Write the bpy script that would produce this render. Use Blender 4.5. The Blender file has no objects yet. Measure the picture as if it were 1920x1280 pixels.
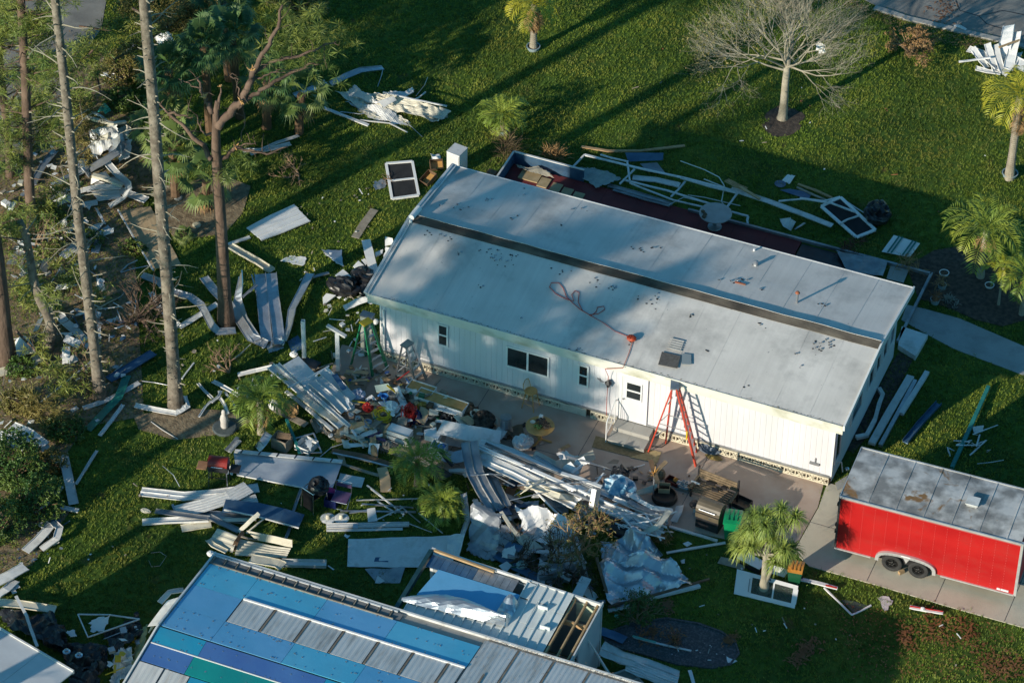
import bpy,math,random
import numpy as np
from mathutils import Vector,Matrix,noise
random.seed(7)
R=random.Random(11)
scene=bpy.context.scene
COL=scene.collection
# --- camera, sky, sun, exposure
CP=np.array([38.93986624564685,-85.22868372385848,82.6863419195882])
YAW,PITCH,ROLL,FPX=0.37850546739410884,0.7181749691352161,0.016972330708672677,6500.0
_cy,_sy=math.cos(YAW),math.sin(YAW)
FWD=np.array([-_sy*math.cos(PITCH),_cy*math.cos(PITCH),-math.sin(PITCH)])
_r=np.array([_cy,_sy,0.0]);_u=np.cross(_r,FWD)
RGT=_r*math.cos(ROLL) + _u*math.sin(ROLL);UP=-_r*math.sin(ROLL) + _u*math.cos(ROLL)
cam=bpy.data.cameras.new('camera');camo=bpy.data.objects.new('camera',cam);COL.objects.link(camo)
m=Matrix(((RGT[0],UP[0],-FWD[0],CP[0]),(RGT[1],UP[1],-FWD[1],CP[1]),(RGT[2],UP[2],-FWD[2],CP[2]),(0,0,0,1)))
camo.matrix_world=m
cam.sensor_fit='HORIZONTAL';cam.sensor_width=36.0;cam.lens=36.0*FPX/1920.0
cam.clip_start=1.0;cam.clip_end=1500.0
scene.camera=camo
SUN_AZ, SUN_EL = math.radians(244.5), math.radians(17.2)   # direction towards the sun, CCW from +X
world=bpy.data.worlds.new("World");scene.world=world;world.use_nodes=True
wn=world.node_tree.nodes;wl=world.node_tree.links
sky=wn.new('ShaderNodeTexSky');sky.sky_type='NISHITA';sky.sun_disc=False
sky.sun_elevation=SUN_EL;sky.sun_rotation=math.radians(90) - SUN_AZ
sky.air_density=1.0;sky.dust_density=1.0;sky.ozone_density=2.0
wn['Background'].inputs['Strength'].default_value=0.10
skm=wn.new('ShaderNodeMix');skm.data_type='RGBA';skm.blend_type='MULTIPLY';skm.inputs['Factor'].default_value = 1.0   # the photograph's cool grading of skylight
skm.inputs['B'].default_value=(.44,1.06,1.24,1)
wl.new(sky.outputs['Color'],skm.inputs['A']);wl.new(skm.outputs['Result'],wn['Background'].inputs['Color'])
sun=bpy.data.lights.new('sun','SUN');sun.energy=5.0;sun.angle=math.radians(0.6);sun.color=(1.0,0.89,0.74)
suno=bpy.data.objects.new('sun',sun);COL.objects.link(suno)
sd=Vector((math.cos(SUN_AZ)*math.cos(SUN_EL),math.sin(SUN_AZ)*math.cos(SUN_EL),math.sin(SUN_EL)))
suno.rotation_euler=sd.to_track_quat('Z','Y').to_euler();suno.location=(0,0,60)
vs=scene.view_settings;vs.view_transform='Standard';vs.look='None';vs.gamma=1.0;vs.exposure=0.14
vs.use_curve_mapping=False
scene.cycles.max_bounces=6;scene.cycles.diffuse_bounces=3;scene.cycles.glossy_bounces=3
scene.cycles.transparent_max_bounces=8;scene.cycles.use_denoising=True
# --- helpers
def P(px,py,z=0.0):
 """the point at height z seen at this place of the 1920x1280 photograph"""
 d=FWD*FPX + RGT*(px-960) - UP*(py-640)
 t=(z - CP[2])/d[2]
 return Vector((CP + d*t).tolist())
def mk(name,verts,faces,mat,parent=None,smooth=False,mats=None,fmi=None):
 me=bpy.data.meshes.new(name)
 if isinstance(verts,np.ndarray) and isinstance(faces,np.ndarray):
  nv,(nf,k)=len(verts),faces.shape
  me.vertices.add(nv);me.vertices.foreach_set('co',verts.astype(np.float32).ravel())
  me.loops.add(nf*k);me.loops.foreach_set('vertex_index',faces.astype(np.int32).ravel())
  me.polygons.add(nf)
  me.polygons.foreach_set('loop_start',np.arange(0,nf*k,k,dtype=np.int32))
  me.polygons.foreach_set('loop_total',np.full(nf,k,dtype=np.int32))
  me.update(calc_edges=True)
 else:
  me.from_pydata([tuple(v) for v in verts],[],faces)
 for mm in (mats or [mat]):
  me.materials.append(mm)
 if fmi is not None:
  me.polygons.foreach_set('material_index',np.array(fmi,dtype=np.int32))
 if smooth:
  me.polygons.foreach_set('use_smooth',np.ones(len(me.polygons),dtype=bool))
 me.validate()
 o=bpy.data.objects.new(name,me);COL.objects.link(o)
 if parent is not None:
  o.parent=parent
 return o
def tag(o,label=None,cat=None,group=None,kind=None):
 if label:o['label']=label
 if cat:o['category']=cat
 if group:o['group']=group
 if kind:o['kind']=kind
 return o
def empty(name,loc=(0,0,0),rz=0.0,label=None,cat=None,group=None):
 o=bpy.data.objects.new(name,None);COL.objects.link(o)
 o.empty_display_size=0.3
 o.location=loc;o.rotation_euler=(0,0,rz)
 return tag(o,label,cat,group)
class MB:
 """collects shapes for one mesh"""
 def __init__(s):s.v=[];s.f=[]
 def add(s,v,f):
  n=len(s.v);s.v+=[tuple(x) for x in v];s.f+=[tuple(i+n for i in q) for q in f];return s
 def box(s,x0,x1,y0,y1,z0,z1):
  return s.add([(x0,y0,z0),(x1,y0,z0),(x1,y1,z0),(x0,y1,z0),(x0,y0,z1),(x1,y0,z1),(x1,y1,z1),(x0,y1,z1)],
          [(0,3,2,1),(4,5,6,7),(0,1,5,4),(1,2,6,5),(2,3,7,6),(3,0,4,7)])
 def bar(s,a,b,w,h=None,up=(0,0,1)):
  h=h or w;a=Vector(a);b=Vector(b);t=(b-a).normalized();n=Vector(up).cross(t)
  if n.length < 1e-3:n=Vector((1,0,0)).cross(t)
  n.normalize();u=t.cross(n);n *= w/2;u *= h/2
  return s.add([a-n-u,a+n-u,a+n+u,a-n+u,b-n-u,b+n-u,b+n+u,b-n+u],
          [(0,1,2,3),(7,6,5,4),(0,4,5,1),(1,5,6,2),(2,6,7,3),(3,7,4,0)])
 def tube(s,path,radii,n=8,caps=True):
  path=[Vector(p) for p in path];k=len(path)
  if not hasattr(radii,'__len__'):radii=[radii]*k
  ref=Vector((0.31,0.17,0.93));vs_=[];fs=[]
  prev=None
  for i,p in enumerate(path):
   t=(path[min(i+1,k-1)] - path[max(i-1,0)])
   if t.length < 1e-9:t=Vector((0,0,1))
   t.normalize()
   a=(prev - t*prev.dot(t)) if prev is not None else t.cross(ref)
   if a.length < 1e-4:a=t.cross(Vector((1,0,0)))
   a.normalize();prev=a;b=t.cross(a)
   for j in range(n):
    th=2*math.pi*j/n;vs_.append(p + (a*math.cos(th) + b*math.sin(th))*radii[i])
  for i in range(k-1):
   for j in range(n):
    j2=(j+1) % n;fs.append((i*n+j,i*n+j2,(i+1)*n+j2,(i+1)*n+j))
  if caps:
   fs.append(tuple(range(n-1,-1,-1)));fs.append(tuple((k-1)*n+j for j in range(n)))
  return s.add(vs_,fs)
 def lathe(s,c,prof,n=20,sx=1.0,sy=1.0):
  """prof: list of (r, z)"""
  vs_=[];fs=[]
  for (r,z) in prof:
   for j in range(n):
    th=2*math.pi*j/n;vs_.append((c[0]+r*math.cos(th)*sx,c[1]+r*math.sin(th)*sy,c[2]+z))
  for i in range(len(prof)-1):
   for j in range(n):
    j2=(j+1) % n;fs.append((i*n+j,i*n+j2,(i+1)*n+j2,(i+1)*n+j))
  fs.append(tuple(range(n-1,-1,-1)));fs.append(tuple((len(prof)-1)*n+j for j in range(n)))
  return s.add(vs_,fs)
 def sweep(s,path,prof,roll=None,jit=0.0,taper=None,up=(0,0,1)):
  """sweep a closed profile [(a,b)...] along path; a = sideways, b = up"""
  path=[Vector(p) for p in path];k=len(path);n=len(prof);vs_=[];fs=[]
  for i,p in enumerate(path):
   t=(path[min(i+1,k-1)] - path[max(i-1,0)]).normalized()
   nn=Vector(up).cross(t)
   if nn.length < 1e-3:nn=Vector((1,0,0))
   nn.normalize();uu=t.cross(nn)
   r=roll[i] if hasattr(roll,'__len__') else (roll or 0.0)
   c_,s_=math.cos(r),math.sin(r)
   n2=nn*c_ + uu*s_;u2=uu*c_ - nn*s_
   q=taper[i] if taper else 1.0
   for (a,b) in prof:
    vs_.append(p + n2*(a*q) + u2*b + Vector((R.uniform(-jit,jit),R.uniform(-jit,jit),R.uniform(-jit,jit)*.6)))
  for i in range(k-1):
   for j in range(n):
    j2=(j+1) % n;fs.append((i*n+j,i*n+j2,(i+1)*n+j2,(i+1)*n+j))
  fs.append(tuple(range(n-1,-1,-1)));fs.append(tuple((k-1)*n+j for j in range(n)))
  return s.add(vs_,fs)
 def grid(s,pts,thick=0.01):
  """solid sheet from a 2D list of points, thickness straight down its mean normal"""
  nu=len(pts);nv=len(pts[0])
  a=Vector(pts[-1][0])-Vector(pts[0][0]);b=Vector(pts[0][-1])-Vector(pts[0][0])
  nrm=a.cross(b)
  if nrm.length < 1e-9:nrm=Vector((0,0,1))
  nrm.normalize()
  if nrm.z < 0:nrm=-nrm;flip=True
  else:flip=False
  top=[Vector(p) for row in pts for p in row];N=nu*nv
  bot=[p - nrm*thick for p in top];fs=[]
  I=lambda i,j:i*nv+j
  for i in range(nu-1):
   for j in range(nv-1):
    q=(I(i,j),I(i+1,j),I(i+1,j+1),I(i,j+1))
    if flip:q=q[::-1]
    fs.append(q);fs.append(tuple(x+N for x in q[::-1]))
  ring=[I(i,0) for i in range(nu)] + [I(nu-1,j) for j in range(1,nv)] + [I(i,nv-1) for i in range(nu-2,-1,-1)] + [I(0,j) for j in range(nv-2,0,-1)]
  for k in range(len(ring)):
   a_,b_=ring[k],ring[(k+1) % len(ring)]
   q=(a_,a_+N,b_+N,b_)
   fs.append(q[::-1] if flip else q)
  return s.add(top+bot,fs)
 def build(s,name,mat,parent=None,smooth=False):
  return mk(name,s.v,s.f,mat,parent,smooth)
# --- materials
MATS={}
def mat(name,c1,c2=None,scale=3.0,rough=0.6,metal=0.0,bump=0.0,bscale=None,rand=0.0,dirt=None,dscale=1.5,damt=0.5,coords='Object',
  detail=6.0,spec=0.5,contrast=(0.35,0.65),coat=0.0,stretch=None,trans=0.0,alpha=1.0):
 if name in MATS:return MATS[name]
 mt=bpy.data.materials.new(name);mt.use_nodes=True;MATS[name]=mt
 nt=mt.node_tree;N=nt.nodes;L=nt.links;b=N['Principled BSDF']
 tc=N.new('ShaderNodeTexCoord');geo=N.new('ShaderNodeNewGeometry')
 src=geo.outputs['Position'] if coords=='World' else tc.outputs[coords]
 if stretch:
  mp=N.new('ShaderNodeMapping');mp.inputs['Scale'].default_value=stretch;L.new(src,mp.inputs['Vector']);src=mp.outputs['Vector']
 nz=N.new('ShaderNodeTexNoise');nz.inputs['Scale'].default_value=scale;nz.inputs['Detail'].default_value=detail
 L.new(src,nz.inputs['Vector'])
 cr=N.new('ShaderNodeValToRGB');cr.color_ramp.elements[0].position,cr.color_ramp.elements[1].position=contrast
 cr.color_ramp.elements[0].color=(*c1,1);cr.color_ramp.elements[1].color=(*(c2 or c1),1)
 L.new(nz.outputs['Fac'],cr.inputs['Fac']);out=cr.outputs['Color']
 if dirt:
  n2=N.new('ShaderNodeTexNoise');n2.inputs['Scale'].default_value=dscale;n2.inputs['Detail'].default_value=8
  n2.inputs['Roughness'].default_value=.65;L.new(src,n2.inputs['Vector'])
  r2=N.new('ShaderNodeMapRange');r2.inputs['From Min'].default_value=.5;r2.inputs['From Max'].default_value=.72
  r2.inputs['To Max'].default_value=damt;L.new(n2.outputs['Fac'],r2.inputs['Value'])
  mx=N.new('ShaderNodeMix');mx.data_type='RGBA';L.new(r2.outputs['Result'],mx.inputs['Factor'])
  L.new(out,mx.inputs['A']);mx.inputs['B'].default_value=(*dirt,1);out=mx.outputs['Result']
 if rand:
  oi=N.new('ShaderNodeObjectInfo');mr=N.new('ShaderNodeMapRange')
  mr.inputs['To Min'].default_value=1-rand;mr.inputs['To Max'].default_value=1+rand*.6
  L.new(oi.outputs['Random'],mr.inputs['Value'])
  hs=N.new('ShaderNodeHueSaturation');L.new(out,hs.inputs['Color']);L.new(mr.outputs['Result'],hs.inputs['Value']);out=hs.outputs['Color']
 L.new(out,b.inputs['Base Color'])
 b.inputs['Roughness'].default_value=rough;b.inputs['Metallic'].default_value=metal
 b.inputs['Specular IOR Level'].default_value=spec
 b.inputs['Coat Weight'].default_value=coat
 if trans:b.inputs['Transmission Weight'].default_value=trans
 if alpha < 1:b.inputs['Alpha'].default_value=alpha
 if bump:
  bn=N.new('ShaderNodeBump');bn.inputs['Strength'].default_value=min(1,bump);bn.inputs['Distance'].default_value=0.03
  n3=N.new('ShaderNodeTexNoise');n3.inputs['Scale'].default_value=bscale or scale*4;n3.inputs['Detail'].default_value=5
  L.new(src,n3.inputs['Vector']);L.new(n3.outputs['Fac'],bn.inputs['Height']);L.new(bn.outputs['Normal'],b.inputs['Normal'])
 return mt
M_white=mat('white_enamel',(.62,.62,.60),(.72,.72,.70),2,.42,dirt=(.30,.29,.24),dscale=2.2,damt=.55,rand=.12,bump=.15,bscale=6)
M_white2=mat('clean_white_paint',(.74,.74,.72),(.80,.80,.78),2,.45,dirt=(.5,.48,.42),dscale=2,damt=.3)
M_cream=mat('cream_enamel',(.60,.56,.44),(.68,.64,.52),2,.45,dirt=(.30,.26,.18),dscale=2.2,damt=.6,rand=.12,bump=.15,bscale=6)
M_alu=mat('mill_aluminium',(.45,.47,.49),(.62,.63,.64),3,.38,metal=.75,dirt=(.22,.22,.2),dscale=1.6,damt=.6,rand=.15,bump=.25,bscale=5)
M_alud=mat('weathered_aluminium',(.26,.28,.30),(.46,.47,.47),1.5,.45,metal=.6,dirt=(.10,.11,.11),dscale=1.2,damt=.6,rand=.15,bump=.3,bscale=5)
M_foil=mat('silver_foil',(.42,.46,.50),(.62,.65,.68),2,.33,metal=.8,dirt=(.35,.36,.36),dscale=1.0,damt=.6,bump=.4,bscale=3)
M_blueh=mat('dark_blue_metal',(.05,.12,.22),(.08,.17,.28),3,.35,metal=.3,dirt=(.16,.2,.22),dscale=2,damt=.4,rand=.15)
M_green=mat('green_plastic',(.012,.12,.06),(.02,.16,.08),3,.35,rand=.05)
M_teal=mat('teal_painted_metal',(.02,.16,.14),(.03,.22,.19),3,.4,rand=.05)
M_wood=mat('raw_lumber',(.40,.25,.12),(.52,.35,.18),4,.75,stretch=(1,6,6),dirt=(.2,.13,.07),damt=.5,rand=.15,bump=.2)
M_woodd=mat('dark_wood',(.11,.065,.035),(.18,.11,.06),4,.7,dirt=(.05,.04,.03),rand=.2,bump=.2)
M_woodg=mat('weathered_grey_wood',(.24,.20,.15),(.36,.31,.24),4,.8,dirt=(.12,.1,.08),rand=.2,bump=.2)
M_oak=mat('varnished_oak',(.42,.23,.07),(.55,.32,.11),5,.4,rand=.05)
M_ply=mat('plywood',(.44,.32,.18),(.54,.40,.24),3,.7,dirt=(.25,.17,.1),rand=.15)
M_black=mat('black_plastic',(.012,.012,.014),(.03,.03,.032),4,.5)
M_blacks=mat('black_sheeting',(.010,.010,.012),(.028,.028,.03),2,.32,bump=.5,bscale=3)
M_rubber=mat('tyre_rubber',(.02,.02,.02),(.035,.034,.032),6,.8)
M_steel=mat('bright_steel',(.55,.56,.57),None,4,.25,metal=.9)
M_red=mat('red_plastic',(.50,.02,.015),(.60,.03,.02),4,.4)
M_glass=mat('dark_window_glass',(.015,.02,.022),(.035,.042,.045),1.2,.06,spec=.8)
M_screen=mat('dark_insect_screen',(.012,.013,.015),(.02,.021,.023),3,.9)
M_conc=mat('grey_concrete',(.33,.32,.29),(.42,.41,.37),1.2,.85,dirt=(.2,.19,.17),dscale=1.2,bump=.3,bscale=20)
M_yellow=mat('yellow_plastic',(.62,.42,.02),None,4,.45)
M_blue=mat('bright_blue_plastic',(.02,.14,.42),None,4,.4)
M_orange=mat('orange_plastic',(.55,.22,.03),(.62,.27,.05),4,.45)
M_magenta=mat('magenta_fabric',(.45,.02,.16),None,4,.8)
M_purple=mat('purple_fabric',(.12,.07,.16),None,4,.8)
M_bark=mat('grey_pine_bark',(.13,.105,.08),(.27,.23,.18),4,.95,dirt=(.06,.05,.035),dscale=3,damt=.7,bump=1,bscale=10)
M_barkb=mat('brown_pine_bark',(.105,.068,.048),(.19,.125,.09),3,.95,dirt=(.07,.04,.025),dscale=4,damt=.7,bump=1,bscale=10,stretch=(1,1,.4))
M_fresh=mat('broken_fresh_wood',(.52,.29,.10),(.62,.38,.16),6,.8)
M_barkp=mat('pale_bark',(.27,.24,.17),(.42,.38,.29),2,.9,dirt=(.16,.14,.1),dscale=3,bump=.8,bscale=12)
M_twig=mat('dry_twig',(.20,.13,.08),(.30,.20,.12),3,.9,rand=.1)
M_straw=mat('dead_frond',(.30,.17,.07),(.42,.26,.11),3,.85)
def leafmat(name,c1,c2,scale=.9):
 mt=mat(name,c1,c2,scale,.55,coords='Object',contrast=(.35,.65),detail=3)
 mt.node_tree.nodes['Principled BSDF'].inputs['Subsurface Weight'].default_value=0
 return mt
M_needle=leafmat('pine_needles',(.095,.16,.03),(.24,.26,.045),.8)
M_needleb=leafmat('browning_needles',(.13,.13,.03),(.24,.19,.05),.8)
M_fan=leafmat('fan_palm_leaf',(.03,.10,.035),(.10,.17,.045),.7)
M_fanl=leafmat('light_fan_leaf',(.09,.15,.035),(.19,.23,.06),.7)
M_frond=leafmat('palm_frond_green',(.12,.19,.02),(.30,.34,.04),.8)
M_frondy=leafmat('palm_frond_yellow',(.28,.29,.02),(.45,.40,.03),.8)
M_shrub=leafmat('shrub_leaf',(.04,.11,.02),(.13,.19,.03),1.0)
M_drag=leafmat('dragon_leaf',(.15,.22,.035),(.29,.34,.06),.9)
M_rust=leafmat('rust_leaf',(.22,.09,.03),(.33,.15,.06),2)
# --- ground, lawn, paving
def poly_px(pts,z=0.0):return [P(x,y,z) for x,y in pts]
def slab(name,pts,z0,z1,material,label=None,kind='structure',cat=None,parent=None):
 n=len(pts)
 v=[(p[0],p[1],z0) for p in pts] + [(p[0],p[1],z1) for p in pts]
 f=[tuple(range(n,2*n)),tuple(range(n-1,-1,-1))] + [(i,(i+1) % n,n+(i+1) % n,n+i) for i in range(n)]
 a=sum(pts[i][0]*pts[(i+1) % n][1]-pts[(i+1) % n][0]*pts[i][1] for i in range(n))
 if a < 0:f=[q[::-1] for q in f]
 o=mk(name,v,f,material,parent)
 if parent is None:tag(o,label,cat,None,kind)
 return o
def lawn_material():
 mt=bpy.data.materials.new('lawn');mt.use_nodes=True;nt=mt.node_tree;N=nt.nodes;L=nt.links;b=N['Principled BSDF']
 geo=N.new('ShaderNodeNewGeometry')
 def nz(sc,det=6):
  n=N.new('ShaderNodeTexNoise');n.inputs['Scale'].default_value=sc;n.inputs['Detail'].default_value=det;L.new(geo.outputs['Position'],n.inputs['Vector']);return n
 n1=nz(.35);r1=N.new('ShaderNodeValToRGB');e=r1.color_ramp.elements
 e[0].position=.32;e[0].color=(.035,.075,.012,1);e[1].position=.68;e[1].color=(.085,.135,.020,1)
 L.new(n1.outputs['Fac'],r1.inputs['Fac'])
 n2=nz(3.2,8);r2=N.new('ShaderNodeMapRange');r2.inputs['From Min'].default_value=.3;r2.inputs['From Max'].default_value=.7
 r2.inputs['To Min'].default_value=.62;r2.inputs['To Max'].default_value=1.35;L.new(n2.outputs['Fac'],r2.inputs['Value'])
 hs=N.new('ShaderNodeHueSaturation');L.new(r1.outputs['Color'],hs.inputs['Color']);L.new(r2.outputs['Result'],hs.inputs['Value'])
 n3=nz(1.1,9);r3=N.new('ShaderNodeMapRange');r3.inputs['From Min'].default_value=.64;r3.inputs['From Max'].default_value=.74;r3.inputs['To Max'].default_value=.7
 L.new(n3.outputs['Fac'],r3.inputs['Value'])
 mx=N.new('ShaderNodeMix');mx.data_type='RGBA';mx.inputs['B'].default_value=(.14,.085,.035,1)
 L.new(r3.outputs['Result'],mx.inputs['Factor']);L.new(hs.outputs['Color'],mx.inputs['A']);L.new(mx.outputs['Result'],b.inputs['Base Color'])
 b.inputs['Roughness'].default_value=.9;b.inputs['Specular IOR Level'].default_value=.2
 return mt
M_lawn=lawn_material()
nG=60
gx=np.linspace(-120,140,nG);gy=np.linspace(-110,220,nG)
gv=np.array([(x,y,0.0) for x in gx for y in gy]);gf=np.array([(i*nG+j,(i+1)*nG+j,(i+1)*nG+j+1,i*nG+j+1) for i in range(nG-1) for j in range(nG-1)])
tag(mk('ground',gv,gf,M_lawn),'lawn of mown green grass',None,None,'structure')
M_mauve=mat('mauve_painted_patio',(.35,.265,.21),(.43,.335,.27),1.1,.8,dirt=(.40,.36,.31),dscale=.55,damt=.75,coords='World',bump=.15,bscale=25)
M_drive=mat('driveway_concrete',(.47,.425,.32),(.58,.53,.41),.8,.88,dirt=(.20,.19,.16),dscale=.8,damt=.5,coords='World',bump=.25,bscale=30)
M_walk=mat('walkway_concrete',(.30,.32,.31),(.38,.39,.38),1.0,.88,dirt=(.2,.2,.19),coords='World',bump=.2,bscale=30)
M_road=mat('asphalt_grey',(.20,.19,.17),(.28,.265,.235),1.3,.9,dirt=(.08,.08,.08),dscale=.5,coords='World',bump=.3,bscale=40)
M_mulch=mat('dark_mulch',(.035,.026,.02),(.10,.075,.055),6,.95,coords='World',bump=1,bscale=18)
M_gravel=mat('dark_gravel',(.06,.065,.07),(.16,.16,.16),14,.95,coords='World',bump=1,bscale=22,contrast=(.45,.75))
M_soil=mat('brown_leaf_litter',(.15,.11,.065),(.30,.23,.14),5,.95,coords='World',bump=1,bscale=14)
patio=[(-1.6,.1),(16.75,.1),(16.95,-1.2),(16.86,-3.55),(15.2,-3.85),(12.9,-4.07),(8.5,-4.3),(3.5,-4.6),(.4,-4.3),(-1.2,-2.6)]
slab('patio',patio,-.1,.035,M_mauve,'patio of mauve painted concrete')
drive=[(16.85,-.1),(17.9,-.1),(18.6,-.4),(19.0,1.0),(19.4,.4),(26.0,.55),(32,.7),(32,-3.9),(25.1,-3.98),(22.5,-4.02),(20,-4.0),(17.6,-4.04),(16.9,-3.6),(16.98,-1.2)]
drive=[(16.87,.1),(17.5,.1),(17.6,-.3),(32,.5),(32,-3.9),(25.1,-3.98),(22.5,-4.02),(20,-4.0),(17.6,-4.04),(16.89,-3.57),(16.98,-1.2)]
slab('driveway',drive,-.1,.030,M_drive,'driveway of pale concrete under the red trailer')
walk_px=[(1700,572),(1735,580),(1800,598),(1925,652),(2100,735),(2100,790),(1925,706),(1790,655),(1728,622),(1690,600)]
walk=[tuple(p)[:2] for p in poly_px(walk_px)]
slab('walkway',walk,-.1,.025,M_walk,'curved concrete walkway')
road_px=[(1560,-30),(1640,10),(1700,30),(1870,70),(1930,85),(2150,140),(2150,-60)]
road1=[tuple(p)[:2] for p in poly_px(road_px)]
slab('road',road1,-.1,.02,M_road,'cracked grey asphalt road')
road2_px=[(-200,-30),(-200,240),(55,285),(100,250),(120,170),(150,110),(190,55),(205,-30)]
road2=[tuple(p)[:2] for p in poly_px(road2_px)]
slab('road',road2,-.1,.02,M_road,'grey road beyond the pines')
kerb=MB();kp=[P(x,y,.05) for x,y in [(1640,14),(1700,34),(1870,74),(1930,89),(2100,130)]]
kerb.sweep(kp,[(-.15,-.05),(.15,-.05),(.13,.03),(-.13,.03)])
tag(kerb.build('kerb',M_conc),'low concrete gutter edge of the road',None,None,'structure')
def blob(cx,cy,rx,ry,n=28,ph=0.0,am=.12):
 return [(cx+math.cos(2*math.pi*i/n)*rx*(1+am*noise.noise((math.cos(i*.9)+ph,math.sin(i*.9),ph))),cy+math.sin(2*math.pi*i/n)*ry*(1+am*noise.noise((math.cos(i*.7)+5+ph,math.sin(i*.7),ph)))) for i in range(n)]
bed_px=[(1700,500),(1752,470),(1800,462),(1860,480),(1925,500),(1960,560),(1925,600),(1880,612),(1830,600),(1772,575),(1722,560)]
bed1=[tuple(p)[:2] for p in poly_px(bed_px)]
slab('palm_bed',bed1,-.1,.03,M_mulch,'dark mulch bed under the palms')
bed2_px=[(1130,1190),(1190,1168),(1250,1160),(1310,1170),(1352,1185),(1378,1203),(1385,1225),(1370,1245),(1335,1252),(1270,1245),(1200,1225),(1140,1210)]
bed2=[tuple(p)[:2] for p in poly_px(bed2_px)]
slab('gravel_bed',bed2,-.1,.03,M_gravel,'oval gravel bed on the lawn')
kb=MB();pts=[Vector((x,y,.045)) for x,y in bed2];pts.append(pts[0])
kb.sweep(pts,[(-.04,-.05),(.04,-.05),(.035,.02),(-.035,.02)]);tag(kb.build('bed_edging',M_gravel),'low concrete edging of the gravel bed',None,None,'structure')
c=P(1468,228);bed3=blob(c.x,c.y,.75,.95,ph=3.0,am=.5);slab('tree_bed',bed3,-.1,.012,M_mulch,'mulch ring round the bare tree')
bed4_px=[(300,350),(420,330),(470,350),(455,400),(420,440),(330,450),(290,400)]
bed4=[tuple(p)[:2] for p in poly_px(bed4_px)];slab('palm_bed',bed4,-.1,.03,M_soil,'bare soil bed by the fan palms')
bed5_px=[(250,780),(330,765),(430,770),(470,790),(440,810),(330,825),(260,805)]
bed5=[tuple(p)[:2] for p in poly_px(bed5_px)];slab('soil_patch',bed5,-.1,.02,M_soil,'bare brown soil at the foot of a pine')
bed6_px=[(-60,60),(130,60),(230,130),(260,230),(300,330),(250,420),(260,600),(270,780),(160,800),(90,900),(130,960),(60,1060),(-80,1100),(-200,600)]
bed6=[tuple(p)[:2] for p in poly_px(bed6_px)];slab('litter_ground',bed6,-.1,.012,M_soil,'ground of brown leaf litter under the pines')
beds=[bed1,bed2,bed3,bed4,bed5]
# cracks in the road, as thin tar lines
cr=MB()
for pl in ([(1790,-5),(1800,20),(1835,30),(1850,45),(1900,60)],[(1835,30),(1880,20),(1930,30)]):
 cr.sweep([P(x,y,.023) for x,y in pl],[(-.02,-.002),(.02,-.002),(.02,.002),(-.02,.002)],jit=.01)
cr.build('tar_crack',M_black,None);tag(bpy.data.objects['tar_crack'],'dark cracks in the road',None,None,'structure')
jm=MB()
for x_ in (19.6,22.0,24.4,26.8):jm.box(x_,x_+.02,-3.95,.3,.0305,.034)
jm.box(16.9,32,-2.0,-1.985,.0305,.034)
for x_ in (4.2,8.4,12.6):jm.box(x_,x_+.02,-4.0,.0,.0355,.039)
jm.box(.3,16.8,-2.3,-2.285,.0355,.039)
tag(jm.build('paving_joint',M_gravel),'dark joints in the concrete paving',None,None,'structure')
def inpoly(x,y,poly):
 c_=np.zeros(len(x),bool);n=len(poly)
 for i in range(n):
  x1,y1=poly[i][0],poly[i][1];x2,y2=poly[(i+1) % n][0],poly[(i+1) % n][1]
  if y1==y2:continue
  c_ ^= ((y1 > y) != (y2 > y)) & (x < (x2-x1)*(y-y1)/(y2-y1)+x1)
 return c_
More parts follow.
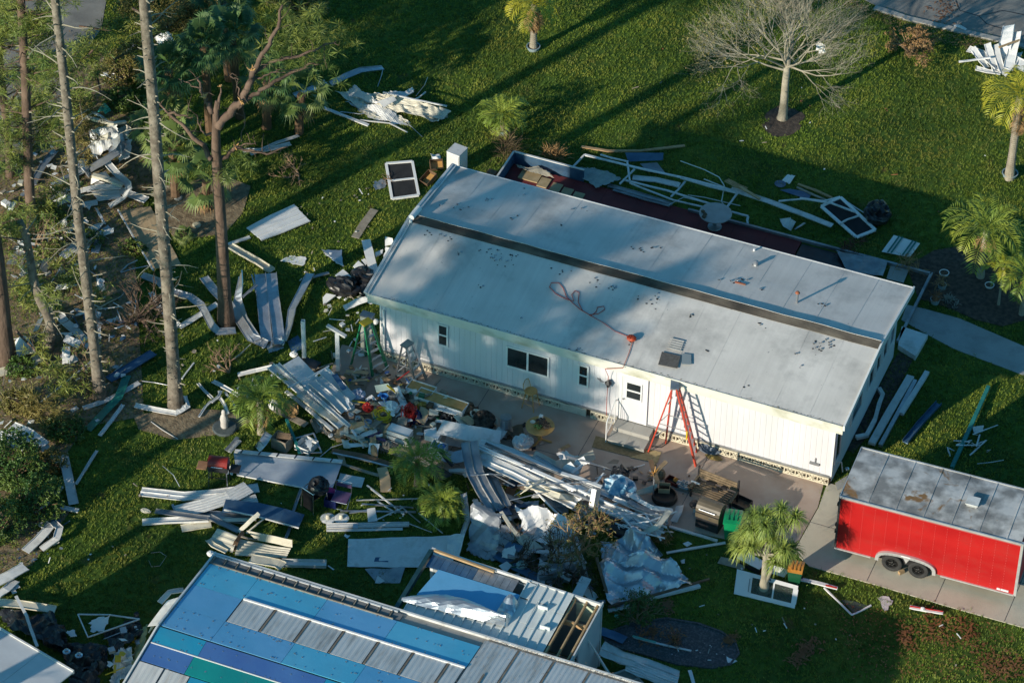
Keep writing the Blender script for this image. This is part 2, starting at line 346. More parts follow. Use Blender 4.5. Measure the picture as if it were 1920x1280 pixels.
def grass_material():
 mt=bpy.data.materials.new('grass_blade');mt.use_nodes=True;nt=mt.node_tree;N=nt.nodes;L=nt.links;b=N['Principled BSDF']
 geo=N.new('ShaderNodeNewGeometry')
 n1=N.new('ShaderNodeTexNoise');n1.inputs['Scale'].default_value=.5;n1.inputs['Detail'].default_value=9;n1.inputs['Roughness'].default_value=.65
 L.new(geo.outputs['Position'],n1.inputs['Vector'])
 r1=N.new('ShaderNodeValToRGB');e=r1.color_ramp.elements
 e[0].position=.3;e[0].color=(.075,.145,.016,1);e[1].position=.7;e[1].color=(.30,.305,.05,1)
 x=e.new(.5);x.color=(.145,.205,.024,1)
 L.new(n1.outputs['Fac'],r1.inputs['Fac'])
 mr=N.new('ShaderNodeMapRange');mr.inputs['To Min'].default_value=.85;mr.inputs['To Max'].default_value=1.3;L.new(geo.outputs['Random Per Island'],mr.inputs['Value'])
 n5=N.new('ShaderNodeTexNoise');n5.inputs['Scale'].default_value=.17;n5.inputs['Detail'].default_value=4;L.new(geo.outputs['Position'],n5.inputs['Vector']);r5=N.new('ShaderNodeMapRange');r5.inputs['From Min'].default_value=.35;r5.inputs['From Max'].default_value=.65;r5.inputs['To Min'].default_value=.70;r5.inputs['To Max'].default_value=1.25;L.new(n5.outputs['Fac'],r5.inputs['Value'])
 mm=N.new('ShaderNodeMath');mm.operation='MULTIPLY';L.new(mr.outputs['Result'],mm.inputs[0]);L.new(r5.outputs['Result'],mm.inputs[1])
 hs=N.new('ShaderNodeHueSaturation');L.new(r1.outputs['Color'],hs.inputs['Color']);L.new(mm.outputs[0],hs.inputs['Value'])
 n4=N.new('ShaderNodeTexNoise');n4.inputs['Scale'].default_value=.8;n4.inputs['Detail'].default_value=10;n4.inputs['Roughness'].default_value=.7;L.new(geo.outputs['Position'],n4.inputs['Vector'])
 r4=N.new('ShaderNodeMapRange');r4.inputs['From Min'].default_value=.54;r4.inputs['From Max'].default_value=.70;r4.inputs['To Max'].default_value=.75;L.new(n4.outputs['Fac'],r4.inputs['Value'])
 m4=N.new('ShaderNodeMix');m4.data_type='RGBA';m4.inputs['B'].default_value=(.27,.235,.075,1);L.new(r4.outputs['Result'],m4.inputs['Factor']);L.new(hs.outputs['Color'],m4.inputs['A'])
 L.new(m4.outputs['Result'],b.inputs['Base Color']);b.inputs['Roughness'].default_value=.6;b.inputs['Specular IOR Level'].default_value=.25
 return mt
M_grass=grass_material()
rng=np.random.default_rng(5)
quad=[tuple(P(x,y)) for x,y in [(-190,-150),(2110,-150),(2110,1430),(-190,1430)]]
def scatter_blades(name,label,npts,quad,excl,hmin,hmax,material,nb=7,spread=.07,keep=None):
 xs=[q[0] for q in quad];ys=[q[1] for q in quad]
 x=rng.uniform(min(xs),max(xs),npts);y=rng.uniform(min(ys),max(ys),npts)
 k=inpoly(x,y,quad);jx=rng.normal(0,.06,(2,len(x)))
 for e in excl:k &= ~inpoly(x+jx[0],y+jx[1],e)
 if keep is not None:k &= keep(x,y)
 x,y=x[k],y[k];n=len(x)
 h=rng.uniform(hmin,hmax,(n,nb));a=rng.uniform(0,2*np.pi,(n,nb));rr=rng.uniform(0,spread,(n,nb))
 bx=x[:,None]+rr*np.cos(a);by=y[:,None]+rr*np.sin(a)
 lean=rng.uniform(.2,.9,(n,nb))*h;la=rng.uniform(0,2*np.pi,(n,nb))
 w=rng.uniform(.009,.016,(n,nb));wa=la+np.pi/2
 v=np.empty((n,nb,3,3))
 v[...,0,0]=bx-w*np.cos(wa);v[...,0,1]=by-w*np.sin(wa);v[...,0,2]=0
 v[...,1,0]=bx+w*np.cos(wa);v[...,1,1]=by+w*np.sin(wa);v[...,1,2]=0
 v[...,2,0]=bx+lean*np.cos(la);v[...,2,1]=by+lean*np.sin(la);v[...,2,2]=h
 v=v.reshape(-1,3);f=np.arange(len(v)).reshape(-1,3)
 o=mk(name,v,f,material);tag(o,label,'grass',None,'stuff');print(name,len(f));return o
house_r=[(-.05,-.05),(17.05,-.05),(17.05,7.3),(-.05,7.3)]
deck_r=[(0,7.2),(16.9,7.2),(16.9,12.3),(0,12.4)]
nb_r=[(.8,-30),(17,-30),(17,-14.2),(.8,-14.2)]
excl=[patio,drive,walk,road1,road2,house_r,deck_r,nb_r]+beds
scatter_blades('grass','short green grass covering the lawn',420000,quad,excl,.035,.085,M_grass,nb=5,spread=.06,keep=lambda x,y:~(inpoly(x,y,bed6) & (rng.random(len(x)) > .6)))
# --- the white house
L_,W_,HE,HR,OV=16.99,7.23,3.19,.49,.35
house=empty('white_house',(L_/2,W_/2,0),0,'long white mobile home with a pale low-pitched roof and ribbed siding','house')
def hpart(mb,name,material,parent=None,**k):
 o=mb.build(name,material,None,**k)
 p=parent or house
 o.parent=p;o.matrix_parent_inverse=Matrix.Identity(4)
 w=WORLD_LOC[p.name]
 o.data.transform(Matrix.Translation((-w[0],-w[1],-w[2])))
 return o
WORLD_LOC={house.name:(L_/2,W_/2,0)}
def sub(parent,mb,name,material,**k):
 """child mesh given in world coordinates under a parent whose mesh was also given in world coordinates"""
 o=mb.build(name,material,None,**k);o.parent=parent
 w=parent.matrix_world_loc if False else ROOTLOC.get(parent.name,(0,0,0))
 o.data.transform(Matrix.Translation((-w[0],-w[1],-w[2])));ROOTLOC[o.name]=(w[0],w[1],w[2]);return o
ROOTLOC={house.name:(L_/2,W_/2,0)}
M_siding=mat('white_siding',(.63,.62,.635),(.69,.68,.695),1.2,.5,dirt=(.60,.60,.57),dscale=.9,damt=.5,coords='World',stretch=(1,1,.25))
M_sidingb=mat('pale_siding',(.45,.52,.55),(.52,.58,.60),1.2,.5,dirt=(.4,.42,.42),coords='World')
M_fascia=mat('cream_fascia',(.64,.615,.53),(.71,.69,.61),.9,.5,dirt=(.36,.34,.22),dscale=1.0,damt=.75,coords='World',stretch=(1,1,2))
def ribbed_wall(x0,x1,y,z0,z1,step=.205,d=.009,th=.12,sgn=-1):
 """wall facing -y (sgn -1) with narrow vertical grooves"""
 xs=[];x=x0
 while x < x1-1e-6:
  e=min(x+step,x1)
  xs+=[(x,0),(e-.035,0),(e-.028,d),(e-.007,d)];x=e
 xs.append((x1,0))
 v=[];f=[]
 for (a,b) in xs:v+=[(a,y-sgn*b,z0),(a,y-sgn*b,z1)]
 n=len(xs)
 for i in range(n-1):f.append((2*i,2*i+2,2*i+3,2*i+1) if sgn < 0 else (2*i,2*i+1,2*i+3,2*i+2))
 m_=MB().add(v,f);m_.box(x0,x1,min(y-sgn*.03,y-sgn*th),max(y-sgn*.03,y-sgn*th),z0,z1);return m_
sub(house,ribbed_wall(0,L_,0,.45,3.0),'wall_front',M_siding)
sub(house,ribbed_wall(0,L_,W_,.1,3.0,sgn=1),'wall_back',M_siding)
for nm,x in (('wall_end',0.0),('wall_end',L_)):
 mb=MB();s=1 if x > 0 else -1
 zt=lambda y:HE-.08+HR*(1-abs(y-W_/2)/(W_/2+OV))
 prof=[(y,zt(y)) for y in (.13,W_/2,W_-.13)]
 v=[];
 for dx in (0,-s*.1):
  v+=[(x+dx,.13,.1),(x+dx,.13,prof[0][1]),(x+dx,W_/2,prof[1][1]),(x+dx,W_-.13,prof[2][1]),(x+dx,W_-.13,.1)]
 f=[(0,1,2,3,4),(9,8,7,6,5)]+[(i,(i+1) % 5,5+(i+1) % 5,5+i) for i in range(5)]
 sub(house,MB().add(v,f),nm,M_siding)
# corner trims
for x in (0,L_):sub(house,MB().box(x-.03,x+.03,-.025,.04,.45,3.0),'corner_trim',M_white2)
sub(house,MB().box(-.02,L_+.02,-.035,.0-.002,.40,.47),'gap_shadow_rail',M_alud)  # dark grey rail stands in for the shadow gap under the siding
def roof_material():
 mt=mat('membrane_roof',(.60,.565,.52),(.70,.66,.61),.7,.62,dirt=(.30,.29,.27),dscale=.45,damt=.8,coords='World',bump=.08,bscale=8)
 nt=mt.node_tree;N=nt.nodes;L=nt.links;b=N['Principled BSDF']
 geo=N.new('ShaderNodeNewGeometry')
 mp=N.new('ShaderNodeMapping');mp.inputs['Scale'].default_value=(5.5,.12,1);L.new(geo.outputs['Position'],mp.inputs['Vector'])
 nz=N.new('ShaderNodeTexNoise');nz.inputs['Scale'].default_value=1.6;nz.inputs['Detail'].default_value=5;L.new(mp.outputs['Vector'],nz.inputs['Vector'])
 mr=N.new('ShaderNodeMapRange');mr.inputs['From Min'].default_value=.3;mr.inputs['From Max'].default_value=.7;mr.inputs['To Min'].default_value=.95;mr.inputs['To Max'].default_value=1.04
 L.new(nz.outputs['Fac'],mr.inputs['Value'])
 old=b.inputs['Base Color'].links[0].from_socket
 hs=N.new('ShaderNodeHueSaturation');L.new(old,hs.inputs['Color']);L.new(mr.outputs['Result'],hs.inputs['Value'])
 sp=N.new('ShaderNodeTexNoise');sp.inputs['Scale'].default_value=9;sp.inputs['Detail'].default_value=2;L.new(geo.outputs['Position'],sp.inputs['Vector'])
 sr=N.new('ShaderNodeMapRange');sr.inputs['From Min'].default_value=.73;sr.inputs['From Max'].default_value=.77;sr.inputs['To Max'].default_value=.55;L.new(sp.outputs['Fac'],sr.inputs['Value'])
 mx=N.new('ShaderNodeMix');mx.data_type='RGBA';mx.inputs['B'].default_value=(.12,.12,.12,1)
 L.new(sr.outputs['Result'],mx.inputs['Factor']);L.new(hs.outputs['Color'],mx.inputs['A']);L.new(mx.outputs['Result'],b.inputs['Base Color'])
 return mt
M_roof=roof_material()
def roofz(y):return HE+HR*(1-abs(y-W_/2)/(W_/2+OV))
def roof_strip(x0,x1,side,n=26):
 pts=[]
 ya,yb=(-OV,W_/2-.16) if side < 0 else (W_/2+.16,W_+OV)
 for i in range(2):
  x=(x0,x1)[i];row=[]
  for j in range(n+1):
   y=ya+(yb-ya)*j/n
   row.append((x,y,roofz(y)+.008*noise.noise((x*.9,y*1.3,1.7))))
  pts.append(row)
 return pts
# the roof is laid in sheets with small raised seams between them
k=14;sw=(L_+2*OV)/k
for side in (-1,1):
 for i in range(k):
  x0=-OV+i*sw
  mb=MB().grid(roof_strip(x0,x0+sw,side,6),.05)
  ya,yb=(-OV+.01,W_/2-.16) if side < 0 else (W_/2+.16,W_+OV-.01)
  sub(house,mb,'roof_sheet',M_roof)
sm=MB()
for side in (-1,1):
 ya,yb=(-OV+.01,W_/2-.17) if side < 0 else (W_/2+.17,W_+OV-.01)
 for i in range(1,k):
  x=-OV+i*sw
  sm.bar((x,ya,roofz(ya)+.004),(x,yb,roofz(yb)+.004),.02,.001)
tag(sub(house,sm,'roof_seam',M_roof),kind='stuff')
# underside board, fascias and gable edges
sub(house,MB().box(-OV+.02,L_+OV-.02,-OV+.02,W_+OV-.02,HE-.14,HE-.06),'soffit',M_white2)
fb=MB();n=40
pts=[[(-OV+(L_+2*OV)*i/n,-OV-.012+.006*noise.noise((i*.5,0,0)),z) for z in (HE-.36,HE+.02)] for i in range(n+1)]
fm=MB()
for i in range(n):
 a,b=pts[i],pts[i+1]
 fm.add([a[0],b[0],b[1],a[1],(a[0][0],-OV+.02,a[0][2]),(b[0][0],-OV+.02,b[0][2]),(b[1][0],-OV+.02,b[1][2]),(a[1][0],-OV+.02,a[1][2])],
       [(0,1,2,3),(7,6,5,4),(3,2,6,7),(1,0,4,5)])
sub(house,fm,'fascia',M_fascia)
gm=MB();gm.bar((-OV,W_+OV+.03,HE-.1),(L_+OV,W_+OV+.03,HE-.1),.04,.22);sub(house,gm,'back_fascia',M_white2)
for x in (-OV-.03,L_+OV+.03):
 mb=MB()
 for y0,y1 in ((-OV-.02,W_/2),(W_/2,W_+OV+.02)):
  mb.bar((x,y0,roofz(y0)-.05),(x,y1,roofz(y1)-.05),.06,.24)
  if x < 0:mb.bar((x-.06,y0,roofz(y0)+.05),(x-.06,y1,roofz(y1)+.05),.09,.09)
  if x < 0:mb.bar((x+.07,y0,roofz(y0)+.04),(x+.07,y1,roofz(y1)+.04),.05,.06)
 sub(house,mb,'gable_edge',M_white if x < 0 else M_white2)
# leaves and grime lying in the front gutter line
gl=MB()
for i in range(900):
 x=R.uniform(-OV,L_+OV)
 if noise.noise((x*.8,3.3,0)) < -.12 and R.random() < .7:continue
 y=-OV+abs(R.gauss(0,.05));s=R.uniform(.012,.05);a=R.uniform(0,3.1)
 z=roofz(y)+.012
 gl.add([(x+s*math.cos(a),y+s*math.sin(a)*.5,z),(x-s*.5*math.sin(a),y+s*.5*math.cos(a),z+.008),(x-s*math.cos(a),y-s*math.sin(a)*.5,z+.004)],[(0,1,2)])
tag(sub(house,gl,'gutter_litter',mat('gutter_grime',(.10,.09,.05),(.17,.15,.08),8,.95)),kind='stuff')
# ridge: exposed dark underlay on a raised ridge beam, ragged membrane edge behind
M_felt=mat('bare_tar_felt',(.03,.026,.022),(.085,.07,.055),1.2,.9,coords='World',stretch=(.5,1,1),bump=.4,bscale=12,dirt=(.20,.17,.13),dscale=.7,damt=.8)
n=60;rows=[];rows2=[];rows3=[]
for i in range(n+1):
 x=-OV+(L_+2*OV)*i/n;w=.03*noise.noise((x*.7,9,0));hb=.02*noise.noise((x*1.1,2,5))
 y0=W_/2-.20+w*.4;y1=W_/2+.14+w
 rows.append([(x,y0,roofz(y0)+.02),(x,W_/2-.06,HE+HR+.045),(x,y1,HE+HR+.10+hb)])
 rows2.append([(x,y1-.01,HE+HR+.105+hb),(x,y1+.05,HE+HR+.06+hb),(x,y1+.08,roofz(y1+.08)+.01),(x,y1+.14+w,roofz(y1+.14)+.008)])
sub(house,MB().grid(rows,.03),'ridge_underlay',M_felt)
sub(house,MB().grid(rows2,.012),'peeled_ridge_membrane',M_roof)
# roll of membrane at the left end of the ridge, vent pipe beside it
rl=MB().tube([(-OV+.02,W_/2-.12,HE+HR+.12),(-OV+.05,W_/2+.5,HE+HR+.10)],[.11,.12],12);sub(house,rl,'rolled_membrane',M_white2)
vp=MB().tube([P(770,416,3.3),P(770,416,3.9)],.035,8).lathe(P(770,416,3.85),[(.02,0),(.06,.01),(.06,.07),(.02,.09)],10);sub(house,vp,'vent_pipe',M_white2)
def hwindow(x0,x1,z0,z1,cols=1,rws=1,y=0.0,fr=.06,parent=house):
 mb=MB();d=.05
 for a,b,c_,e in ((x0-fr,x1+fr,z0-fr,z0),(x0-fr,x1+fr,z1,z1+fr),(x0-fr,x0,z0,z1),(x1,x1+fr,z0,z1)):mb.box(a,b,y-d,y-.002,c_,e)
 for i in range(1,cols):xm=x0+(x1-x0)*i/cols;mb.box(xm-.035,xm+.035,y-d+.006,y-.002,z0,z1)
 for i in range(1,rws):zm=z0+(z1-z0)*i/rws;mb.box(x0,x1,y-d+.009,y-.002,zm-.03,zm+.03)
 w=sub(parent,mb,'window',M_white2)
 for i in range(cols):
  for j in range(rws):
   a=x0+(x1-x0)*i/cols+(.035 if i else 0);b=x0+(x1-x0)*(i+1)/cols-(.035 if i < cols-1 else 0)
   c_=z0+(z1-z0)*j/rws+(.03 if j else 0);e=z0+(z1-z0)*(j+1)/rws-(.03 if j < rws-1 else 0)
   sub(w,MB().box(a,b,y-.022,y-.004,c_,e),'pane',M_glass)
 return w
hwindow(2.27,2.56,1.50,2.38,1,2)
hwindow(4.90,6.42,1.40,2.24,2,1)
hwindow(7.62,7.91,1.47,2.33,1,2)
# door with its own window, frame and handle
dr=sub(house,MB().box(9.24,10.10,-.05,-.003,.43,2.46),'door',M_siding)
fr=MB();fr.box(9.15,9.236,-.062,-.001,.43,2.56);fr.box(10.104,10.19,-.062,-.001,.43,2.56);fr.box(9.236,10.104,-.062,-.001,2.464,2.56);sub(dr,fr,'door_frame',M_white2)
dw=MB();x0,x1,z0,z1=9.42,9.93,1.52,2.22
for a,b,c_,e in ((x0-.05,x1+.05,z0-.05,z0),(x0-.05,x1+.05,z1,z1+.05),(x0-.05,x0,z0,z1),(x1,x1+.05,z0,z1),(x0,x1,1.84,1.90)):dw.box(a,b,-.085,-.052,c_,e)
sub(dr,dw,'window_frame',M_white2);sub(dr,MB().box(x0,x1,-.066,-.052,z0,z1),'pane',M_glass)
sub(dr,MB().lathe((9.31,-.09,1.42),[(.01,-.03),(.035,-.02),(.035,.02),(.01,.03)],10),'handle',M_steel)
# end wall windows (right end) as dark panes with pale frames
for (ya,yb,z0,z1) in ((.25,.75,.9,2.4),(2.0,3.1,1.2,2.35),(3.9,4.4,1.3,2.35),(4.75,5.2,1.3,2.35),(5.55,6.0,1.3,2.35),(6.35,6.8,1.3,2.35)):
 mb=MB();X=L_
 for a,b,c_,e in ((ya-.06,yb+.06,z0-.06,z0),(ya-.06,yb+.06,z1,z1+.06),(ya-.06,ya,z0,z1),(yb,yb+.06,z0,z1)):mb.box(X+.002,X+.05,a,b,c_,e)
 w=sub(house,mb,'window',M_white2);sub(w,MB().box(X+.004,X+.02,ya,yb,z0,z1),'pane',M_glass)
# breeze blocks of the skirting: each block an object, mesh shared
bb=MB();bw,bh,bd=.40,.33,.07
bb.box(0,bw,0,bd,0,.045).box(0,bw,0,bd,bh-.045,bh).box(0,.02,0,bd,.035,bh-.035).box(bw-.02,bw,0,bd,.035,bh-.035)
for a,b in (((.02,.035),(bw-.02,bh-.035)),((.02,bh-.035),(bw-.02,.035)),((bw/2,.035),(bw/2,bh-.035)),((.02,.035),(bw/2,.16)),((bw-.02,.035),(bw/2,.16)),((.02,bh-.035),(bw/2,.17)),((bw-.02,bh-.035),(bw/2,.17))):
 bb.bar((a[0],bd/2,a[1]),(b[0],bd/2,b[1]),.06,.06,up=(0,1,0))
M_block=mat('cream_breeze_block',(.60,.54,.40),(.70,.64,.49),3,.85,dirt=(.3,.26,.18),rand=.12)
proto=None
for i in range(42):
 x=.05+i*.402
 if 9.0 < x < 10.3 or 6.9 < x < 7.9:continue
 if proto is None:
  proto=bb.build('breeze_block',M_block,house);o=proto
 else:
  o=proto.copy();COL.objects.link(o)
 o.location=(x-L_/2,-.05-W_/2+R.uniform(-.004,.004),.04)
sub(house,MB().box(6.93,7.92,-.05,.02,.04,.37),'skirting_panel',M_cream)
sub(house,MB().box(.02,L_-.02,.06,.10,.0,.45),'skirting_backing',M_woodd)
# roof fixings and tar patches: clusters where the photograph shows them
tp=MB();fx=MB()
clus=[(430,0)]
clus=[(800,445,5,14),(845,453,6,14),(905,463,5,18),(935,478,22,30),(965,487,16,30),(1050,512,10,22),(905,535,3,8),(860,480,4,6),(1115,535,5,12),(1145,545,9,14),(1222,570,8,26),(1240,562,6,20),
  (1295,598,4,6),(1425,617,4,12),(1541,655,22,18),(1555,645,8,10),(1490,665,2,4),(1325,655,3,4),(1405,720,3,8),(1085,645,4,9),(1205,820,0,5),(985,345,4,20),(910,372,4,6),(855,390,6,18),(1085,385,4,16),
  (1055,420,3,5),(965,410,5,14),(1200,470,6,20),(1225,465,4,8),(1390,530,10,16),(1350,528,3,10),(1415,492,6,5),(1540,572,6,16),(1180,640,3,6),(1500,690,2,6),(1425,545,4,6),(975,590,3,5),(1620,765,3,5),(740,565,2,10)]
for (cx,cy,cnt,sp) in clus:
 for q in range(cnt):
  p=P(cx+R.gauss(0,sp*.6),cy+R.gauss(0,sp*.28),HE+.25);y=p.y;
  if not (-OV+.1 < y < W_+OV-.1) or abs(y-W_/2) < .35 or not (-.2 < p.x < L_+.2):continue
  z=roofz(y)+.012;s=R.uniform(.014,.045);nn=7;ph=R.uniform(0,6)
  ring=[(p.x+s*math.cos(6.283*i/nn)*R.uniform(.6,1.4),y+s*math.sin(6.283*i/nn)*R.uniform(.6,1.4),z) for i in range(nn)]
  tp.add(ring,[tuple(range(nn))])
  if R.random() < .35:fx.lathe((p.x+.02,y+.02,z),[(.04,0),(.035,.015),(.015,.03)],7)
tag(sub(house,tp,'tar_spot',M_black),kind='stuff');tag(sub(house,fx,'roof_fixing',M_steel),kind='stuff')
# steps, handrail
steps=empty('concrete_steps',(9.75,-.45,.035),0,'two grey concrete block steps below the white door','steps');ROOTLOC[steps.name]=(9.75,-.45,.035)
for (y0,y1,z0,z1) in ((-.50,-.06,.035,.385),(-1.0,-.505,.035,.205)):
 for i in range(4):
  x0=9.12+i*.34
  sub(steps,MB().box(x0+.003,x0+.337,y0,y1,z0,z1-.052),'block',M_conc)
 for i in range(2):
  sub(steps,MB().box(9.10+i*.69,9.785+i*.69,y0-.02,y1+(.0 if y0 < -.6 else .02),z1-.05,z1),'cap_slab',M_conc)
rail=empty('handrail',(9.08,-.5,.035),0,'white metal handrail beside the door steps','handrail');ROOTLOC[rail.name]=(9.08,-.5,.035)
a,b,c_,d_=Vector((9.05,-1.0,.035)),Vector((9.05,-1.0,.95)),Vector((9.05,-.15,1.35)),Vector((9.05,-.15,.035))
sub(rail,MB().tube([a,b],.022,8),'post',M_white2);sub(rail,MB().tube([d_,c_],.018,8),'post',M_white2)
sub(rail,MB().tube([b,c_,c_+Vector((.0,.1,-.15))],.02,8),'top_rail',M_white2)
for i in range(1,6):
 t=i/6;sub(rail,MB().tube([a.lerp(d_,t)+Vector((0,0,.35)),b.lerp(c_,t)],.008,6),'baluster',M_white2)
sub(rail,MB().tube([a+Vector((0,0,.35)),d_+Vector((0,0,.42))],.012,6),'lower_rail',M_white2)
# --- red deck behind the house
M_deck=mat('dark_red_decking',(.115,.012,.014),(.17,.022,.022),1.3,.75,dirt=(.07,.03,.03),dscale=.8,coords='World')
deck=empty('red_deck',(6,9.5,0),0,'dark red floor deck behind the white house','deck');ROOTLOC[deck.name]=(6,9.5,0)
for i in range(9):sub(deck,MB().box(.15+i*1.3,.15+i*1.3+1.294,7.5,12.2,.03,.12),'deck_panel',M_deck)
sub(deck,MB().box(11.9,14.2,7.5,12.0,.03,.10),'black_floor_mat',M_blacks)
for a,b in (((.1,7.5),(.1,12.3)),((.1,12.3),(3.0,12.3))):
 sub(deck,MB().bar((*a,.33),(*b,.33),.05,.55),'low_wall',M_blueh);sub(deck,MB().bar((*a,.63),(*b,.63),.07,.04),'wall_cap',M_white)
sub(deck,MB().bar((7.3,12.15,.16),(16.9,12.15,.16),.10,.12),'edge_kerb',M_alud)
sub(deck,MB().bar((16.9,12.2,.16),(16.9,8.0,.16),.10,.12),'edge_kerb',M_alud)
for i,(x,y) in enumerate([(1003,333),(1020,343),(1042,353),(1062,362),(1083,370),(985,328)]):
 c0=P(x,y,.14);tag(MB().box(c0.x-.2,c0.x+.2,c0.y-.28,c0.y+.28,.122,.17).build('paver',mat('tan_paver',(.33,.25,.13),(.42,.32,.18),4,.85,rand=.08)),'tan paver in the row on the red deck behind the roof','paver','tan pavers in a row on the red deck')
# --- red cargo trailer
TX,TY,TA,TL,TH,TW=18.21,-3.195,.0307,6.2,2.34,2.55
tr=empty('cargo_trailer',(TX,TY,.03),TA,'red enclosed cargo trailer with rust-stained grey roof on the driveway','trailer')
def tsub(mb,name,material,parent=None,**k):
 return mb.build(name,material,parent or tr,**k)
zb,zt_=.37,.37+TH
M_tred=mat('trailer_red',(.39,.009,.010),(.49,.015,.014),.8,.4,spec=.4,dirt=(.33,.03,.025),dscale=1.6,damt=.6,stretch=(.6,1,1.6))
def tank_roof():
 mt=mat('stained_trailer_roof',(.23,.225,.215),(.56,.55,.53),1.5,.65,metal=.0,dirt=(.08,.085,.09),dscale=.9,damt=.75,detail=9,contrast=(.4,.6),bump=.15,bscale=6)
 nt=mt.node_tree;N=nt.nodes;L=nt.links;b=N['Principled BSDF']
 tc=N.new('ShaderNodeTexCoord');n2=N.new('ShaderNodeTexNoise');n2.inputs['Scale'].default_value=1.25;n2.inputs['Detail'].default_value=10;n2.inputs['Distortion'].default_value=.8
 mp=N.new('ShaderNodeMapping');mp.inputs['Location'].default_value=(4.3,1.2,0);L.new(tc.outputs['Object'],mp.inputs['Vector']);L.new(mp.outputs['Vector'],n2.inputs['Vector'])
 r=N.new('ShaderNodeMapRange');r.inputs['From Min'].default_value=.62;r.inputs['From Max'].default_value=.68;L.new(n2.outputs['Fac'],r.inputs['Value'])
 mx=N.new('ShaderNodeMix');mx.data_type='RGBA';mx.inputs['B'].default_value=(.24,.13,.05,1)
 L.new(b.inputs['Base Color'].links[0].from_socket,mx.inputs['A']);L.new(r.outputs['Result'],mx.inputs['Factor']);L.new(mx.outputs['Result'],b.inputs['Base Color'])
 return mt
M_troof=tank_roof()
def rot_side():  # red side wall with a wheel arch cut: outline then thickness
 arch=[];cx,rx=2.47,1.0
 for i in range(17):
  th=math.pi-math.pi*i/16;arch.append((cx+rx*math.copysign(abs(math.cos(th))**.75,math.cos(th)),zb+.47*abs(math.sin(th))**.6))
 pts=[(0,zb)]+arch+[(TL,zb),(TL,zt_),(0,zt_)]
 v=[(x,0,z) for x,z in pts]+[(x,.05,z) for x,z in pts];n=len(pts)
 f=[tuple(range(n)),tuple(range(2*n-1,n-1,-1))]+[((i+1) % n,i,n+i,n+(i+1) % n) for i in range(n)]
 return MB().add(v,f),arch
sw_,arch=rot_side()
tsub(sw_,'side_panel',M_tred)
tsub(MB().box(0,TL,TW-.05,TW,zb,zt_),'side_panel',M_tred)
tsub(MB().box(0,.05,.055,TW-.055,zb,zt_),'rear_door',M_tred)
tsub(MB().box(TL-.02,TL+.04,.055,TW-.055,zb,zt_),'front_panel',M_tred)
tsub(MB().box(.06,TL-.03,.08,TW-.08,zb+.02,zb+.1),'floor',M_black)
tsub(MB().box(.3,TL-.1,1.0,TW-.06,zb-.12,zb+.0),'chassis',M_black)
# roof in panels with raised seams
edges=[0,.95,1.9,2.85,3.8,4.75,5.7,TL]
for i in range(7):
 pts=[]
 for a in range(7):
  x=edges[i]+(edges[i+1]-edges[i])*a/6;pts.append([(x,TW*b/10,zt_+.03+.05*math.sin(math.pi*b/10)+.012*noise.noise((x*1.3,b*.4,2))) for b in range(11)])
 tsub(MB().grid(pts,.02),'roof_panel',M_troof)
for i in range(1,7):
 mb=MB();mb.sweep([(edges[i],TW*b/10,zt_+.042+.05*math.sin(math.pi*b/10)) for b in range(11)],[(-.02,-.01),(.02,-.01),(.014,.004),(-.014,.004)]);tsub(mb,'roof_seam',M_troof)
M_ttrim=mat('aluminium_trim',(.55,.55,.54),(.68,.67,.65),3,.4,metal=.5)
for y in (-.012,TW+.012):
 tsub(MB().bar((-.02,y,zt_+.02),(TL+.03,y,zt_+.02),.05,.08),'top_rail',M_ttrim)
tsub(MB().bar((-.02,.0,zt_-.06),(TL,.0,zt_-.06),.03,.05),'red_rail',mat('faded_red',(.42,.10,.09),None,3,.5))
tsub(MB().bar((-.02,-.02,zb-.012),(1.25,-.02,zb-.012),.05,.05),'bottom_rail',M_ttrim);tsub(MB().bar((3.68,-.02,zb-.012),(TL,-.02,zb-.012),.05,.05),'bottom_rail',M_ttrim)
tsub(MB().box(-.03,.0,0,TW,zt_-.02,zt_+.06),'end_rail',M_ttrim)
tsub(MB().box(TL-.0,TL+.09,-.025,.09,zb-.03,zt_+.05),'corner_post',M_ttrim)
tsub(MB().box(-.035,.03,-.025,.0,zb-.03,zt_+.03),'corner_post',mat('dark_edge',(.05,.045,.045),None,3,.5))
